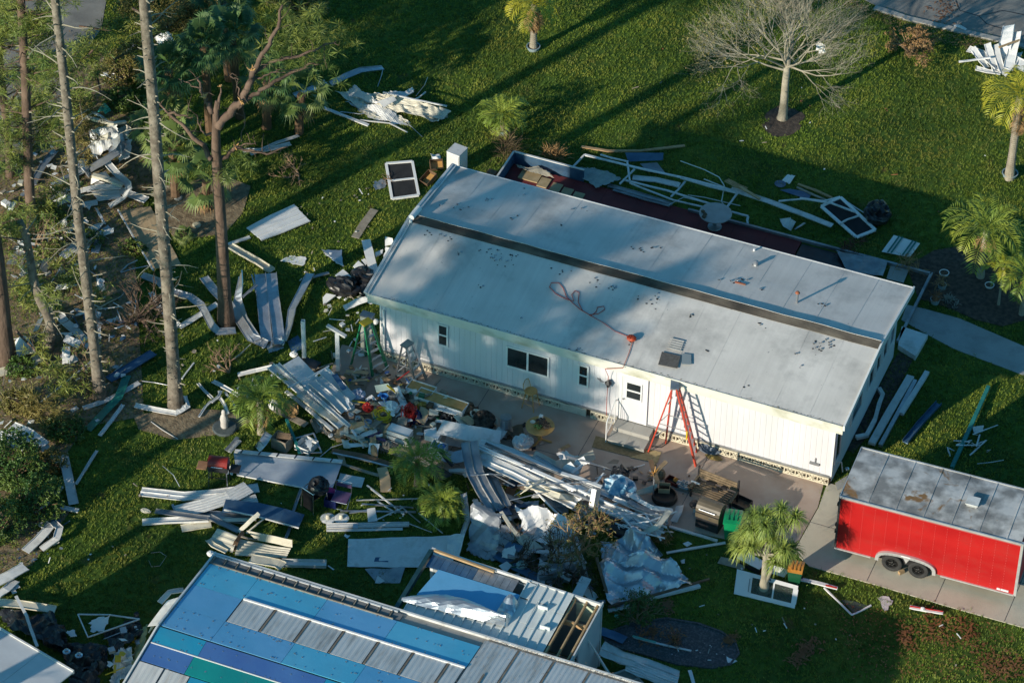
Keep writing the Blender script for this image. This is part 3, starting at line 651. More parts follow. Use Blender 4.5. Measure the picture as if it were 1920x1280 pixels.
# fender arch
mb=MB();path=[(x,-.05,z) for x,z in arch]
for i in range(len(path)-1):
 a,b=Vector(path[i]),Vector(path[i+1]);mb.bar(a,b+(b-a)*.05,.12,.09,up=(0,1,0))
fend=tsub(mb,'fender',M_ttrim)
mb=MB();mb.add([(x,.055,z) for x,z in arch],[tuple(range(len(arch)-1,-1,-1))]);tsub(mb.box(1.35,3.6,.5,.56,.1,.9),'wheel_well',M_black);tsub(MB().add([(2.30,-.02,zb+.47),(2.64,-.02,zb+.47),(2.47,-.02,zb+.12),(2.30,.02,zb+.47),(2.64,.02,zb+.47),(2.47,.02,zb+.12)],[(0,2,1),(3,4,5),(0,1,4,3),(1,2,5,4),(2,0,3,5)]),'fender_gusset',M_ttrim)
tsub(MB().bar((2.3,-.1,.87),(2.62,-.1,.87),.02,.05),'side_marker',M_white2)
for wx in (2.0,2.92):
 cxy=Vector((wx,.05,.36))
 def disc(prof,n=28):
  mb=MB()
  v=[];f=[]
  for (r,y) in prof:
   for j in range(n):
    th=6.28318*j/n;v.append((wx+r*math.cos(th),y,.36+r*math.sin(th)))
  for i in range(len(prof)-1):
   for j in range(n):
    j2=(j+1) % n;f.append((i*n+j,i*n+j2,(i+1)*n+j2,(i+1)*n+j))
  f.append(tuple(range(n-1,-1,-1)));f.append(tuple((len(prof)-1)*n+j for j in range(n)));return mb.add(v,f)
 w=tsub(disc([(.20,.20),(.34,.20),(.36,.17),(.36,-.03),(.345,-.06),(.30,-.07),(.215,-.055),(.205,.0),(.2,.02)]),'wheel',M_rubber,smooth=False)
 mb=disc([(.20,.06),(.20,-.03),(.18,-.025),(.175,.01),(.06,-.005),(.05,-.045),(.03,-.055)]);w2=mb.build('rim',mat('black_rim',(.02,.02,.02),None,3,.35,metal=.4),w)
 mb=MB()
 for q in range(5):
  th=6.283*q/5+.3;mb.bar((wx+.05*math.cos(th),-.035,.36+.05*math.sin(th)),(wx+.18*math.cos(th),-.02,.36+.18*math.sin(th)),.045,.02,up=(0,1,0))
 mb.build('spoke',mat('black_rim',(.02,.02,.02)),w)
 for q in range(5):
  th=6.283*q/5;MB().bar((wx+.075*math.cos(th),-.06,.36+.075*math.sin(th)),(wx+.075*math.cos(th),-.04,.36+.075*math.sin(th)),.02).build('wheel_nut',M_steel,w)
# roof vent, rear hinges, latch bars, plate, rivets
vent=tsub(MB().box(4.05,4.40,1.05,1.40,zt_+.06,zt_+.17),'roof_vent',M_ttrim);MB().box(4.01,4.44,1.01,1.44,zt_+.171,zt_+.21).build('vent_lid',M_white,vent)
for z in (.7,1.0,1.95):tsub(MB().box(-.09,-.035,.03,.12,z+.3,z+.42),'hinge',M_black)
tsub(MB().tube([(-.085,.3,zb+.1),(-.085,.3,zt_-.1)],.018,8),'latch_bar',M_black)
tsub(MB().box(5.75,6.02,-.03,-.003,zb+.06,zb+.13),'maker_plate',M_white2);tsub(MB().box(5.62,5.73,-.03,-.003,zb+.06,zb+.13),'marker_light',M_white2)
rv=MB()
for i in range(1,15):
 x=.0+i*TL/15
 for j in range(18):
  z=zb+.12+j*(TH-.3)/17
  if abs(x-2.47) < 1.2 and z < zb+.72:continue
  rv.box(x-.010,x+.010,-.008,0,z-.010,z+.010)
tag(tsub(rv,'rivet',mat('red_rivet',(.55,.12,.11),None,3,.4)),kind='stuff')
tag(MB().bar(P(1692,1074,.08),P(1688,1070,.08),.2,.12).build('wheel_chock',M_wood),'small wooden chock wedged by the trailer wheels','chock')
# --- the neighbour's house with stripped roof
nb=empty('stripped_house',(8.5,-18,0),0,'house in the foreground with stripped roof of blue boards and corrugated metal','house');ROOTLOC[nb.name]=(8.5,-18,0)
NX0,NX1,NYE,NYR,NZE,NZR=.38,17.0,-14.06,-18.10,3.0,3.5
def zf(y):return NZE+(NZR-NZE)*(NYE-y)/(NYE-NYR) if y > NYR else NZR-(NZR-NZE)*(NYR-y)/(NYE-NYR)
def RP(px,py,far=True,off=0.0):
 """point on the neighbour's roof plane"""
 n=np.array([0,(NZR-NZE),(NYE-NYR)]) if far else np.array([0,-(NZR-NZE),(NYE-NYR)])
 p0=np.array([0,NYR,NZR+off]);d=FWD*FPX+RGT*(px-960)-UP*(py-640)
 t=((p0-CP)@n)/(d@n);return Vector((CP+d*t).tolist())
def film(name,c1,c2,rough=.24,sc=.5):
 return mat(name,c1,c2,sc,rough,metal=.2,coords='World',dirt=tuple(x*.7+.06 for x in c1),dscale=.9,damt=.4,contrast=(.3,.7),bump=.2,bscale=3)
F_sky=film('light_blue_film',(.09,.50,.72),(.16,.58,.80));F_vio=film('violet_blue_film',(.13,.44,.70),(.20,.50,.78))
F_pur=film('deep_violet_film',(.05,.13,.38),(.08,.20,.46));F_teal=film('teal_film',(.02,.26,.48),(.03,.34,.52))
F_grn=film('green_film',(.01,.22,.24),(.015,.32,.30))
sub(nb,MB().box(NX0+.25,NX1-.2,-22.0,NYE-.25,0,2.86),'wall',M_sidingb)
for s,(a,b) in (('far',(NYE,NYR)),('near',(NYR,NYR-4.04))):
 mb=MB().grid([[(x,y,zf(y)-.03) for y in (a,(a+b)/2,b)] for x in (NX0,NX1)],.1);sub(nb,mb,'roof_deck',mat('bare_roof_deck',(.30,.29,.26),(.42,.40,.36),1.5,.8,coords='World',dirt=(.15,.14,.12)))
def board(pts,material,name='foam_board',t=.028,off=.03):
 """thin board on the neighbour's roof: list of (px,py,far)"""
 top=[RP(x,y,f,off) for x,y,f in pts];n=len(top)
 v=[p-Vector((0,0,t)) for p in top]+top
 f=[tuple(range(n,2*n)),tuple(range(n-1,-1,-1))]+[(i,(i+1) % n,n+(i+1) % n,n+i) for i in range(n)]
 a=sum(top[i].x*top[(i+1) % n].y-top[(i+1) % n].x*top[i].y for i in range(n))
 if a < 0:f=[q[::-1] for q in f]
 return sub(nb,MB().add(v,f),name,material)
def wboard(x0,x1,y0,y1,material,name='foam_board',t=.028,off=.03):
 yy=[y0,y1];top=[(x0,y0),(x1,y0),(x1,y1),(x0,y1)]
 v=[(x,y,zf(y)+off-t) for x,y in top]+[(x,y,zf(y)+off) for x,y in top]
 return sub(nb,MB().add(v,[(0,3,2,1),(4,5,6,7),(0,1,5,4),(1,2,6,5),(2,3,7,6),(3,0,4,7)]),name,material)
g=.012
# far slope: boards at the left end, upper band, lower band
wboard(NX0+.04,2.15,-15.75,-14.56,F_sky);wboard(NX0+.04,2.15,-17.0,-15.762,F_vio);wboard(NX0+.04,2.15,-18.04,-17.012,F_vio)
for i,(x0,x1,m_) in enumerate([(2.162,4.6,F_sky),(4.612,7.05,F_vio),(7.062,9.92,F_sky)]):wboard(x0,x1,-15.72,-14.56,m_)
for i,(x0,x1,m_) in enumerate([(2.162,4.6,F_vio),(4.612,7.05,F_sky),(7.062,9.0,F_vio)]):wboard(x0,x1,-18.04,-16.98,m_)
M_pan=mat('worn_corrugated_metal',(.58,.59,.57),(.72,.71,.68),1.0,.5,metal=.25,coords='World',dirt=(.24,.19,.14),dscale=.9,damt=.7,stretch=(3,.5,1),bump=.1)
def corr(x0,x1,y0,y1,name='corrugated_sheet',off=.035,step=.19,d=.018):
 n=max(2,int((x1-x0)/step));cols=[]
 for i in range(n+1):
  for q,h in ((0,0),(.35,0),(.5,d),(.85,d)):
   x=x0+(x1-x0)*(i+q)/(n+1)
   cols.append([(x,y0+(y1-y0)*j/3,zf(y0+(y1-y0)*j/3)+off+h*.22) for j in range(4)])
 return sub(nb,MB().grid(cols,.008),name,M_pan)
M_seam=mat('brown_seam',(.20,.15,.11),(.30,.24,.18),4,.8)
x=2.2
while x < 9.9:
 corr(x,min(x+1.12,9.9),-16.96,-15.74)
 sub(nb,MB().add([],[]).bar((x+1.16,-16.95,zf(-16.95)+.045),(x+1.16,-15.75,zf(-15.75)+.045),.06,.012),'seam_strip',M_seam);x+=1.2
sub(nb,MB().sweep([(2.2+i*.7,-15.735+.012*noise.noise((i,2,0)),zf(-15.735)+.055) for i in range(12)],[(-.03,-.02),(.03,-.02),(.03,.02),(-.03,.02)]),'bright_edge_trim',M_white2)
x=9.95
while x < 16.6:
 w=1.14;corr(x,x+w,-18.02,-14.20,off=.02);sub(nb,MB().bar((x+w+.03,-18.0,zf(-18.0)+.03),(x+w+.03,-14.25,zf(-14.25)+.03),.06,.012),'seam_strip',M_seam);x+=1.2
# near slope
for (x0,x1,y0,y1,m_) in [(NX0+.04,2.05,-18.75,-18.12,F_teal),(2.062,6.2,-18.75,-18.12,F_pur),(6.212,10,-18.75,-18.12,F_teal),(NX0+.04,1.95,-19.50,-18.80,F_pur),(1.962,5.0,-19.5,-18.80,F_grn),(5.012,9,-19.5,-18.8,F_pur),(2.2,5.4,-20.6,-19.55,F_teal),(5.42,9,-20.6,-19.55,F_pur)]:
 wboard(x0,x1,y0,y1,m_)
sub(nb,MB().bar((NX0+.05,-18.775,zf(-18.775)+.035),(9,-18.775,zf(-18.775)+.035),.035,.02),'bright_edge_trim',M_white2)
x=NX0+.05
while x < 2.1:corr(x,x+.86,-22.1,-19.56);x+=.9
wboard(9.1,16.9,-22.1,-18.15,M_pan,'flat_metal_sheet')
# eave: pale gutter and a row of open cells between two battens
M_cell=mat('dark_roof_cell',(.10,.11,.115),(.20,.20,.195),3,.8,rand=.25)
sub(nb,MB().bar((NX0-.02,NYE+.02,NZE+.01),(NX1,NYE+.02,NZE+.01),.07,.12),'gutter',M_white)
sub(nb,MB().bar((NX0-.02,NYE-.09,NZE+.06),(6.9,NYE-.09,NZE+.06),.06,.05),'batten',M_white)
sub(nb,MB().bar((NX0-.02,-14.54,zf(-14.54)+.045),(6.9,-14.54,zf(-14.54)+.045),.035,.05),'batten',M_woodg)
x=NX0+.05
while x < 6.8:
 sub(nb,MB().box(x+.03,x+.37,-14.52,NYE-.125,NZE+.03,NZE+.06),'cell_panel',M_cell)
 sub(nb,MB().box(x-.01,x+.02,-14.52,NYE-.125,NZE+.03,NZE+.10),'cell_rib',M_woodg);x+=.42
sub(nb,MB().bar((NX0-.03,NYE+.05,NZE+.03),(NX0-.03,NYR,NZR+.03),.06,.12),'gable_trim',M_white);sub(nb,MB().bar((NX0-.03,NYR,NZR+.03),(NX0-.03,NYR-4.04,NZE+.03),.06,.12),'gable_trim',M_white)
# screws with washers
sc=MB()
for i in range(230):
 x=R.uniform(NX0+.1,10);y=R.choice([-14.6,-15.1,-15.6,-17.1,-17.5,-17.9,-18.3,-18.7,-19.2])+R.gauss(0,.03);s=R.uniform(.018,.036)
 if -16.96 < y < -15.74:continue
 sc.lathe((x,y,zf(y)+.031),[(s,0),(s,.006),(s*.3,.016)],7)
tag(sub(nb,sc,'screw_washer',M_steel),kind='stuff')
tq=MB()
for i in range(1500):
 x=R.uniform(9.9,16.9);y=R.choice([R.gauss(-14.15,.06),R.uniform(-18,-14.1)]) if R.random() < .5 else R.gauss(-14.16,.08)
 s=R.uniform(.01,.04);a=R.uniform(0,3)
 tq.add([(x,y,zf(y)+.065),(x+s*math.cos(a),y+s*math.sin(a),zf(y)+.07),(x-s*math.sin(a),y+s*math.cos(a),zf(y)+.06)],[(0,1,2)])
tag(sub(nb,tq,'roof_grime',M_seam),kind='stuff')
# torn skirt sheets at the left gable
for q in ([(-.35,-16.2,2.6),(.3,-16.0,2.95),(.3,-17.6,3.1),(-.5,-17.3,2.4)],):
 pts=[[Vector(q[0]).lerp(Vector(q[3]),a/5).lerp(Vector(q[1]).lerp(Vector(q[2]),a/5),b/3)+Vector((0,0,.06*noise.noise((a,b,3)))) for b in range(4)] for a in range(6)]
 sub(nb,MB().grid(pts,.01),'hanging_sheet',M_white)
# --- the add-on roof (carport) beside it
cp=empty('carport',(9.7,-12.6,0),0,'broken carport of white roof pans, blue board and peeled foil joined to the stripped house','carport');ROOTLOC[cp.name]=(9.7,-12.6,0)
CZ=2.85;X0,X1,Y0,Y1=6.72,12.72,-13.98,-11.05
sub(cp,MB().bar((X0,Y0,CZ),(X0,Y1,CZ+.02),.14,.20),'edge_beam',mat('dark_teal_metal',(.02,.07,.08),(.04,.10,.11),3,.35,metal=.4))
sub(cp,MB().bar((X0+.1,Y1+.03,CZ+.1),(9.0,Y1-.12,CZ+.1),.08,.07),'timber',M_wood);sub(cp,MB().bar((X0-.02,Y1+.1,CZ+.02),(X1,Y1-.12,CZ+.02),.07,.16),'fascia_beam',M_white)
for i in range(13):   # dark pans at the upper strip
 x=X0+.1+i*.235;sub(cp,MB().box(x,x+.225,-11.72,Y1-.1,CZ-.02,CZ+.02),'dark_pan',M_blueh if i < 7 else M_alud)
sub(cp,MB().grid([[(X0+.35+.05*a+(2.9)*b/5,-13.05+1.33*a/4-.06*b*.1,CZ+.03) for b in range(6)] for a in range(5)],.03),'foam_board',F_vio)
M_whitepan=mat('white_roof_pan',(.62,.66,.64),(.70,.73,.70),1.5,.45,coords='World',dirt=(.45,.46,.42),damt=.4,dscale=1)
def pan(x0,w,y0,y1,z,name='roof_pan',slope=0.0):
 pr=[(0,.055),(0,0),(w,0),(w,.03),(w-.008,.03),(w-.008,.008),(.03,.008),(.03,.055)]
 v=[(x0+a,y0,z+b) for a,b in pr]+[(x0+a,y1,z+b+slope) for a,b in pr];n=len(pr)
 f=[tuple(range(n)),tuple(range(2*n-1,n-1,-1))]+[((i+1) % n,i,n+i,n+(i+1) % n) for i in range(n)]
 return sub(cp,MB().add(v,f),name,M_whitepan)
for i in range(15):
 x=6.95+i*.323
 if x < 10.0:pan(x,.312,Y0+.04,-13.25-(.0 if x < 9 else -.05),CZ-.0+.012)
 else:
  ys=[Y0+.04,-13.0+R.uniform(-.2,.3),-12.0+R.uniform(-.3,.3),Y1-.1+R.uniform(-.05,.1)]
  for q in range(3):pan(x,.312,ys[q]+.01,ys[q+1],CZ+(.012,.016,.05)[q]+R.uniform(0,.03),slope=R.uniform(-.01,.03))
for (x,y) in ((10.9,-12.1),(11.3,-12.9)):sub(cp,MB().box(x,x+.34,y,y+.035,CZ+.03,CZ+.19),'upturned_flap',M_whitepan)
# foil peeled back into a curl
pts=[]
for a in range(15):
 t=a/14;x=6.75+3.5*t;row=[]
 for b in range(9):
  s=b/8;w=.15+.75*math.sin(math.pi*min(1,t*1.05))**.8
  y=-13.55+.25*t+w*s*.85+.03*noise.noise((a*.6,b*.8,0));z=CZ+.08+.42*math.sin(math.pi*s)*(.25+.75*t)+.05*noise.noise((a*.9,b,4))
  row.append((x,y,z))
 pts.append(row)
sub(cp,MB().grid(pts,.008),'peeled_foil',M_foil)
pts=[[(9.75+.55*s/6+.06*noise.noise((a,s,1)),-13.3+1.1*a/8,CZ+.06+.38*math.sin(math.pi*s/6)*(.6+.4*math.sin(a))+.05*noise.noise((a*2,s,9))) for s in range(7)] for a in range(9)]
sub(cp,MB().grid(pts,.008),'peeled_foil',M_foil)
# open bay with joists at the right end
M_joist=mat('joist_lumber',(.42,.27,.13),(.55,.38,.20),4,.75,dirt=(.25,.16,.09),rand=.1)
for i,x in enumerate((11.85,12.25,12.62)):sub(cp,MB().bar((x,Y0+.05,CZ-.03),(x,Y1-.02,CZ-.03),.05,.14),'joist',M_joist)
sub(cp,MB().bar((11.8,-12.1,CZ-.2),(12.64,-12.1,CZ-.2),.08,.18),'cross_beam',M_wood)
sub(cp,MB().bar((11.75,Y1-.05,CZ-.02),(X1,Y1-.05,CZ-.02),.05,.16),'end_joist',M_wood)
sub(cp,MB().bar((X1+.03,Y0+.05,CZ),(X1+.03,Y1,CZ),.05,.2),'edge_trim',M_white)
M_inner=mat('pale_green_panel',(.42,.50,.36),(.55,.60,.45),2,.6)
sub(cp,MB().box(11.9,12.6,-11.22,-11.18,CZ-.9,CZ-.12),'inner_panel',M_inner)
sub(cp,MB().box(X1-.06,X1-.0,-13.1,-11.1,.1,CZ-.12),'side_panel',M_sidingb);sub(cp,MB().box(X1-.05,X1+.02,-14.0,-13.5,.1,CZ-.12),'side_panel',M_sidingb)
sub(cp,MB().box(X0+.1,X1-.08,-11.16,-11.1,.05,CZ-.1),'back_panel',mat('dim_wall',(.3,.33,.33),None,2,.6))
for x,y in ((X0+.05,Y1-.05),(X1-.03,Y1-.05),(X1-.03,Y0+.1)):sub(cp,MB().box(x-.05,x+.05,y-.05,y+.05,0,CZ-.1),'post',M_white)
sub(cp,MB().box(X0+.05,X1-.05,Y0+.05,-11.2,.005,.06),'floor',M_conc)
for i in range(6):sub(cp,MB().box(7.2+i*.9+R.uniform(0,.2),7.7+i*.9,-13.4+R.uniform(0,1),-12.8,.065,.4+R.uniform(0,.5)),'stored_box',(M_woodd,M_conc,M_black)[i % 3])
# --- white roof at the lower left corner
sh=empty('white_roofed_shed',(-4.0,-22.6,0),0,'plain white metal roof of a building at the lower left corner','building');ROOTLOC[sh.name]=(-4.0,-22.6,0)
M_shroof=mat('smooth_white_roof',(.60,.61,.62),(.68,.69,.69),.6,.5,coords='World',dirt=(.45,.46,.46),dscale=.7,damt=.4)
a,b=Vector((-6.9,-19.1,2.9)),Vector((-1.5,-20.43,2.9));dn=Vector((-.24,-.97,0)).normalized()
for i in range(4):
 p0=a.lerp(b,i/4+.001);p1=a.lerp(b,(i+1)/4-.001)
 rows=[[p0+dn*(4.6*j/4)+Vector((0,0,.08*j)),p1+dn*(4.6*j/4)+Vector((0,0,.08*j))] for j in range(5)]
 sub(sh,MB().grid(rows,.05),'roof_sheet',M_shroof)
w=MB();q=[a+dn*.3+Vector((.3,0,0)),b+dn*.3-Vector((.3,0,0)),b+dn*4.4-Vector((.3,0,0)),a+dn*4.4+Vector((.3,0,0))]
w.add([(p.x,p.y,0) for p in q]+[(p.x,p.y,2.82) for p in q],[(0,3,2,1),(4,5,6,7),(0,1,5,4),(1,2,6,5),(2,3,7,6),(3,0,4,7)]);sub(sh,w,'wall',M_sidingb)
sub(sh,MB().bar(a+Vector((0,.03,-.03)),b+Vector((0,.03,-.03)),.06,.14),'fascia',M_white)
# --- vegetation helpers
def vr(a=-1,b=1):return R.uniform(a,b)
def blades(cx,cy,cz,n,length,width,dirs='sphere',up=.2,droop=.3,rngs=rng):
 """n thin leaves radiating from points; returns verts, faces (tri pairs). cx.. arrays"""
 c=np.stack([cx,cy,cz],-1);m_=len(c)
 d=rngs.normal(size=(m_,n,3));d[...,2]=d[...,2]*.7+up;d /= np.linalg.norm(d,axis=-1,keepdims=True)
 s=np.cross(d,rngs.normal(size=(m_,n,3)));s /= np.linalg.norm(s,axis=-1,keepdims=True)+1e-9
 L=length*rngs.uniform(.6,1.2,(m_,n,1));base=c[:,None,:]
 mid=base+d*L*.55;tip=base+d*L;tip[...,2] -= droop*L[...,0]
 v=np.stack([base+s*width*.15,mid+s*width,tip,mid-s*width],2).reshape(-1,3)
 f=np.arange(len(v)).reshape(-1,4);return v,f
def merge(parts):
 vs_=[];fs=[];o=0
 for v,f in parts:vs_.append(v);fs.append(f+o);o+=len(v)
 return np.concatenate(vs_),np.concatenate(fs)
def frond(base,az,length,elev,droop,nl,ll,w,twist=0.0):
 """feather-palm frond: returns (rachis path, leaflet verts, faces)"""
 h=Vector((math.cos(az),math.sin(az),0));p=Vector(base);path=[p.copy()];seg=9;e=elev
 for i in range(seg):
  p=p+(h*math.cos(e)+Vector((0,0,1))*math.sin(e))*(length/seg);path.append(p.copy());e -= droop/seg*(1+i*.25)
 v=[];f=[]
 side=h.cross(Vector((0,0,1)))
 for i in range(nl):
  t=.14+.86*(i+.5)/nl;k=t*seg;a=min(int(k),seg-1);q=path[a].lerp(path[a+1],k-a);tn=(path[a+1]-path[a]).normalized()
  nrm=side.cross(tn).normalized()
  for s in (-1,1):
   l=ll*(math.sin(math.pi*min(1,.12+t*.85))**.6)*R.uniform(.8,1.1)
   d=(side*s*.85+tn*.65+nrm*(-.28*-1)*.6+Vector((vr(),vr(),vr()))*.12).normalized()
   m1=q+d*l*.5;tip=q+d*l+Vector((0,0,-.18*l));wv=tn*w
   b=len(v);v+=[q,m1+wv,tip,m1-wv];f.append((b,b+1,b+2,b+3))
 return path,v,f
def feather_palm(px,py,hgt,nfr,ln,label,group=None,leaf=None,straw=3,trunkr=.12,z0=0.0,lean=(0,0),pot=None,elev=(.1,1.25),name='palm_tree'):
 c=P(px,py,z0);t=empty(name,c,0,label,'palm tree',group)
 top=Vector((lean[0],lean[1],hgt))
 path=[Vector((0,0,-.05)).lerp(top,k/8)+Vector((0,0,0)) for k in range(9)]
 rad=[trunkr*(1.35-.5*min(1,k/2.5))*(1+.07*(k % 2)) for k in range(9)]
 MB().tube(path,rad,10).build('trunk',M_barkp if hgt > 1.2 else M_woodd,t)
 rings=MB()
 for k in range(int(hgt/.09)):
  q=path[0].lerp(top,k*.09/hgt);rr=trunkr*(1.02+.28*max(0,1-k*.09/hgt*3));rings.lathe(q,[(rr,0),(rr*1.05,.02),(rr,.04)],9)
 if hgt > .6:tag(rings.build('trunk_ring',M_woodg,t),kind='stuff')
 for i in range(nfr):
  az=i*2.39996+vr(-.2,.2);f_=i/nfr;el=elev[1]+(elev[0]-elev[1])*f_;L=ln*R.uniform(.8,1.1)*(1 if f_ > .15 else .8)
  path_,v,f=frond(top+Vector((0,0,.02)),az,L,el,1.15+vr(-.3,.5),20,L*.31,.026)
  mb=MB();mb.tube(path_,[.016*(1-.8*k/9) for k in range(10)],4);mb.add(v,f)
  mb.build('frond',leaf or M_frond,t)
 for i in range(straw):
  path_,v,f=frond(top-Vector((0,0,.08)),vr(0,6.28),ln*.85,-.95,.9,22,ln*.22,.022)
  MB().tube(path_,.014,4).add(v,f).build('dead_frond',M_straw,t)
 return t,c
def fan_leaf(base,az,pet,elev,rad,mb_leaf,n=20,droop=.45):
 h=Vector((math.cos(az),math.sin(az),0));d=(h*math.cos(elev)+Vector((0,0,1))*math.sin(elev)).normalized()
 c=Vector(base)+d*pet;side=h.cross(Vector((0,0,1))).normalized();nrm=side.cross(d).normalized()
 mb_leaf.add([Vector(base)+side*.012,Vector(base)-side*.012,c-side*.008,c+side*.008],[(0,1,2,3)])
 for i in range(n):
  a=-2.0+4.0*i/(n-1);l=rad*(1-.22*abs(a)/2)*R.uniform(.85,1.1)
  dd=d*math.cos(a)+side*math.sin(a)+nrm*(.10*math.cos(a*2));wv=(side*math.cos(a)-d*math.sin(a))*(rad*.052)
  m1=c+dd*l*.55+wv;m2=c+dd*l*.55-wv;tip=c+dd*l+Vector((0,0,-droop*l*R.uniform(.4,1.2)))
  mb_leaf.add([c,m1,tip,m2],[(0,1,2,3)])
def fan_palm(px,py,hgt,nf,label,group,leaf=None,rad=.62,pet=.75,z0=0):
 c=P(px,py,z0);t=empty('fan_palm',c,0,label,'fan palm',group);top=Vector((vr(-.2,.2),vr(-.2,.2),hgt))
 MB().tube([(0,0,-.05),top*.5,top],[.2,.16,.17],9).build('trunk',M_woodd,t)
 for i in range(nf):
  mb=MB();f_=i/nf;fan_leaf(top,i*2.39996+vr(-.2,.2),pet*R.uniform(.8,1.25),1.25-1.9*f_,rad*R.uniform(.85,1.15),mb,22)
  mb.build('fan_leaf',leaf or (M_fan if f_ < .8 else M_fanl),t)
 mb=MB()
 for i in range(8):fan_leaf(top-Vector((0,0,.15)),vr(0,6.28),pet*.8,-1.1,rad*.8,mb,12)
 mb.build('dead_leaf',M_straw,t);return t
def crown_needles(tips,n=26,length=.28,width=.012):
 a=np.array([tuple(p) for p in tips]);return blades(a[:,0],a[:,1],a[:,2],n,length,width,up=.1,droop=.1)
def pine(px,py,hgt,r0,r1,label,lean=(0,0),bark=None,stubs=120,limbs=26,green=(.55,1.0),group='tall storm-stripped pines',needles=18,blen=(.6,1.8),bend=0.3,loc=None,greenbranch=40,twigs=True,dense=1):
 c=Vector(loc) if loc else P(px,py);t=empty('pine_tree',c,0,label,'pine tree',group)
 ax=Vector((lean[0],lean[1],hgt));bark=bark or M_bark
 K=26;ph=vr(0,50)
 pt=lambda s:ax*s+Vector((bend*(noise.noise((s*2.2,ph,0))-noise.noise((0,ph,0))),bend*(noise.noise((s*2.2,ph,9))-noise.noise((0,ph,9))),-.1 if s==0 else 0))
 rd=lambda s:r0+(r1-r0)*s+.35*r0*max(0,1-s*18)
 MB().tube([pt(k/K) for k in range(K+1)],[rd(k/K)*(1+.05*noise.noise((k*.9,ph,3))) for k in range(K+1)],12).build('trunk',bark,t,smooth=True)
 st=MB()
 for i in range(stubs):
  s=.02+.96*i/stubs;a=vr(0,6.28);q=pt(s);r=rd(s);d=Vector((math.cos(a),math.sin(a),vr(.0,.6))).normalized()
  st.tube([q+d*r*.7,q+d*(r+R.uniform(.06,.26))],[.038,.010],4,caps=False)
 if stubs:tag(st.build('branch_stub',M_barkp,t),kind='stuff')
 tips=[];br=MB()
 for i in range(limbs):
  s=R.uniform(.12,.97);a=vr(0,6.28);L=R.uniform(*blen);q=pt(s)
  h=Vector((math.cos(a),math.sin(a),0));path=[q];e=vr(-.1,.35)
  for k in range(6):
   path.append(path[-1]+(h*math.cos(e)+Vector((0,0,math.sin(e))))*L/6);e+=vr(-.28,.22);h=(h+Vector((vr(),vr(),0))*.22).normalized()
  br.tube(path,[.028*(1-.75*k/6) for k in range(7)],5)
  if twigs and R.random() < .5:
   q2=path[3];br.tube([q2,q2+(h+Vector((vr(),vr(),vr(-.3,.6)))).normalized()*L*.35],[.012,.005],4)
 if limbs:tag(br.build('bare_branch',M_barkp if bark is M_bark else bark,t),kind='stuff')
 if greenbranch:
  gb=MB()
  for i in range(greenbranch):
   s=R.uniform(*green);a=vr(0,6.28);L=R.uniform(.8,2.4)*(1.25-.5*s)*dense;q=pt(s);h=Vector((math.cos(a),math.sin(a),.15)).normalized()
   path=[q]
   for k in range(6):path.append(path[-1]+h*L/6+Vector((vr(),vr(),vr()))*.06);h=(h+Vector((vr()*.2,vr()*.2,.08))).normalized()
   gb.tube(path,[.035*(1-.75*k/6) for k in range(7)],5)
   for k in range(2,7):
    for q_ in range(3):tips.append(path[k]+Vector((vr(),vr(),vr()))*.28)
  tag(gb.build('branch',bark,t),kind='stuff')
  v,f=crown_needles(tips,needles+8,.30,.009);o=mk('foliage',v,f,M_needle,t);tag(o,kind='stuff')
 return t,pt
PG=None
# tall grey pine trunks at the left (trunks run out of the top of the picture)
pine(188,745,26,.20,.11,'tall grey bare-branched pine, second trunk from the left edge',lean=(-.5,-.2),group=PG,stubs=190,limbs=70,green=(.66,1),greenbranch=46)
pine(330,765,27,.235,.14,'tall grey spiky pine trunk standing nearest the bent gutter, right of the other grey pines',lean=(.0,.35),group=PG,stubs=260,limbs=60,green=(.7,1),greenbranch=42)
pine(10,680,20,.36,.2,'thick reddish-brown pine trunk at the left edge of the photo',bark=M_barkb,lean=(-.9,.6),group=PG,stubs=20,limbs=10,green=(.5,1),greenbranch=46)
pine(88,655,5.6,.2,.12,'dark slender pine with snapped branches between the left edge and the grey pines',bark=M_bark,lean=(-.6,.2),group=PG,stubs=60,limbs=30,green=(.3,1),greenbranch=6,bend=.5,blen=(.5,1.5))
pine(62,445,17,.2,.12,'dark straight pine behind the thick brown trunk, near the road',bark=M_barkb,lean=(.2,.8),group=PG,stubs=40,limbs=40,green=(.2,1),greenbranch=60)
pine(20,330,14,.16,.1,'thin dark pine beside the road in the upper left corner',bark=M_barkb,lean=(.1,.2),group=PG,stubs=30,limbs=20,green=(.25,1),greenbranch=60)
# low pine boughs with green needle tufts in the upper left
def bough(pts,r,label,nd=22,group=None,mt=None,bk=None,spread=.35,tuft=4,name='fallen_bough',cat='branch',ln=.3):
 pth=[P(*p) for p in pts];c=pth[0];pth=[p-c for p in pth];fine=[]
 for i in range(len(pth)-1):
  for k in range(4):fine.append(pth[i].lerp(pth[i+1],k/4)+Vector((vr(),vr(),vr()))*.03)
 fine.append(pth[-1]);t=empty(name,c,0,label,cat,group)
 mb=MB().tube(fine,[r*(1-.75*k/(len(fine)-1)) for k in range(len(fine))],6);tips=[]
 for k in range(2,len(fine)):
  for q in range(tuft):
   d=Vector((vr(),vr(),vr(-.1,.8))).normalized()*R.uniform(.15,spread)*2;mb.tube([fine[k],fine[k]+d],[.01,.004],3,caps=False);tips.append(fine[k]+d);tips.append(fine[k]+d*.6)
 mb.build('stem',bk or M_barkb,t)
 v,f=crown_needles(tips,nd,ln,.013);tag(mk('needles',v,f,mt or M_needle,t),kind='stuff');return t
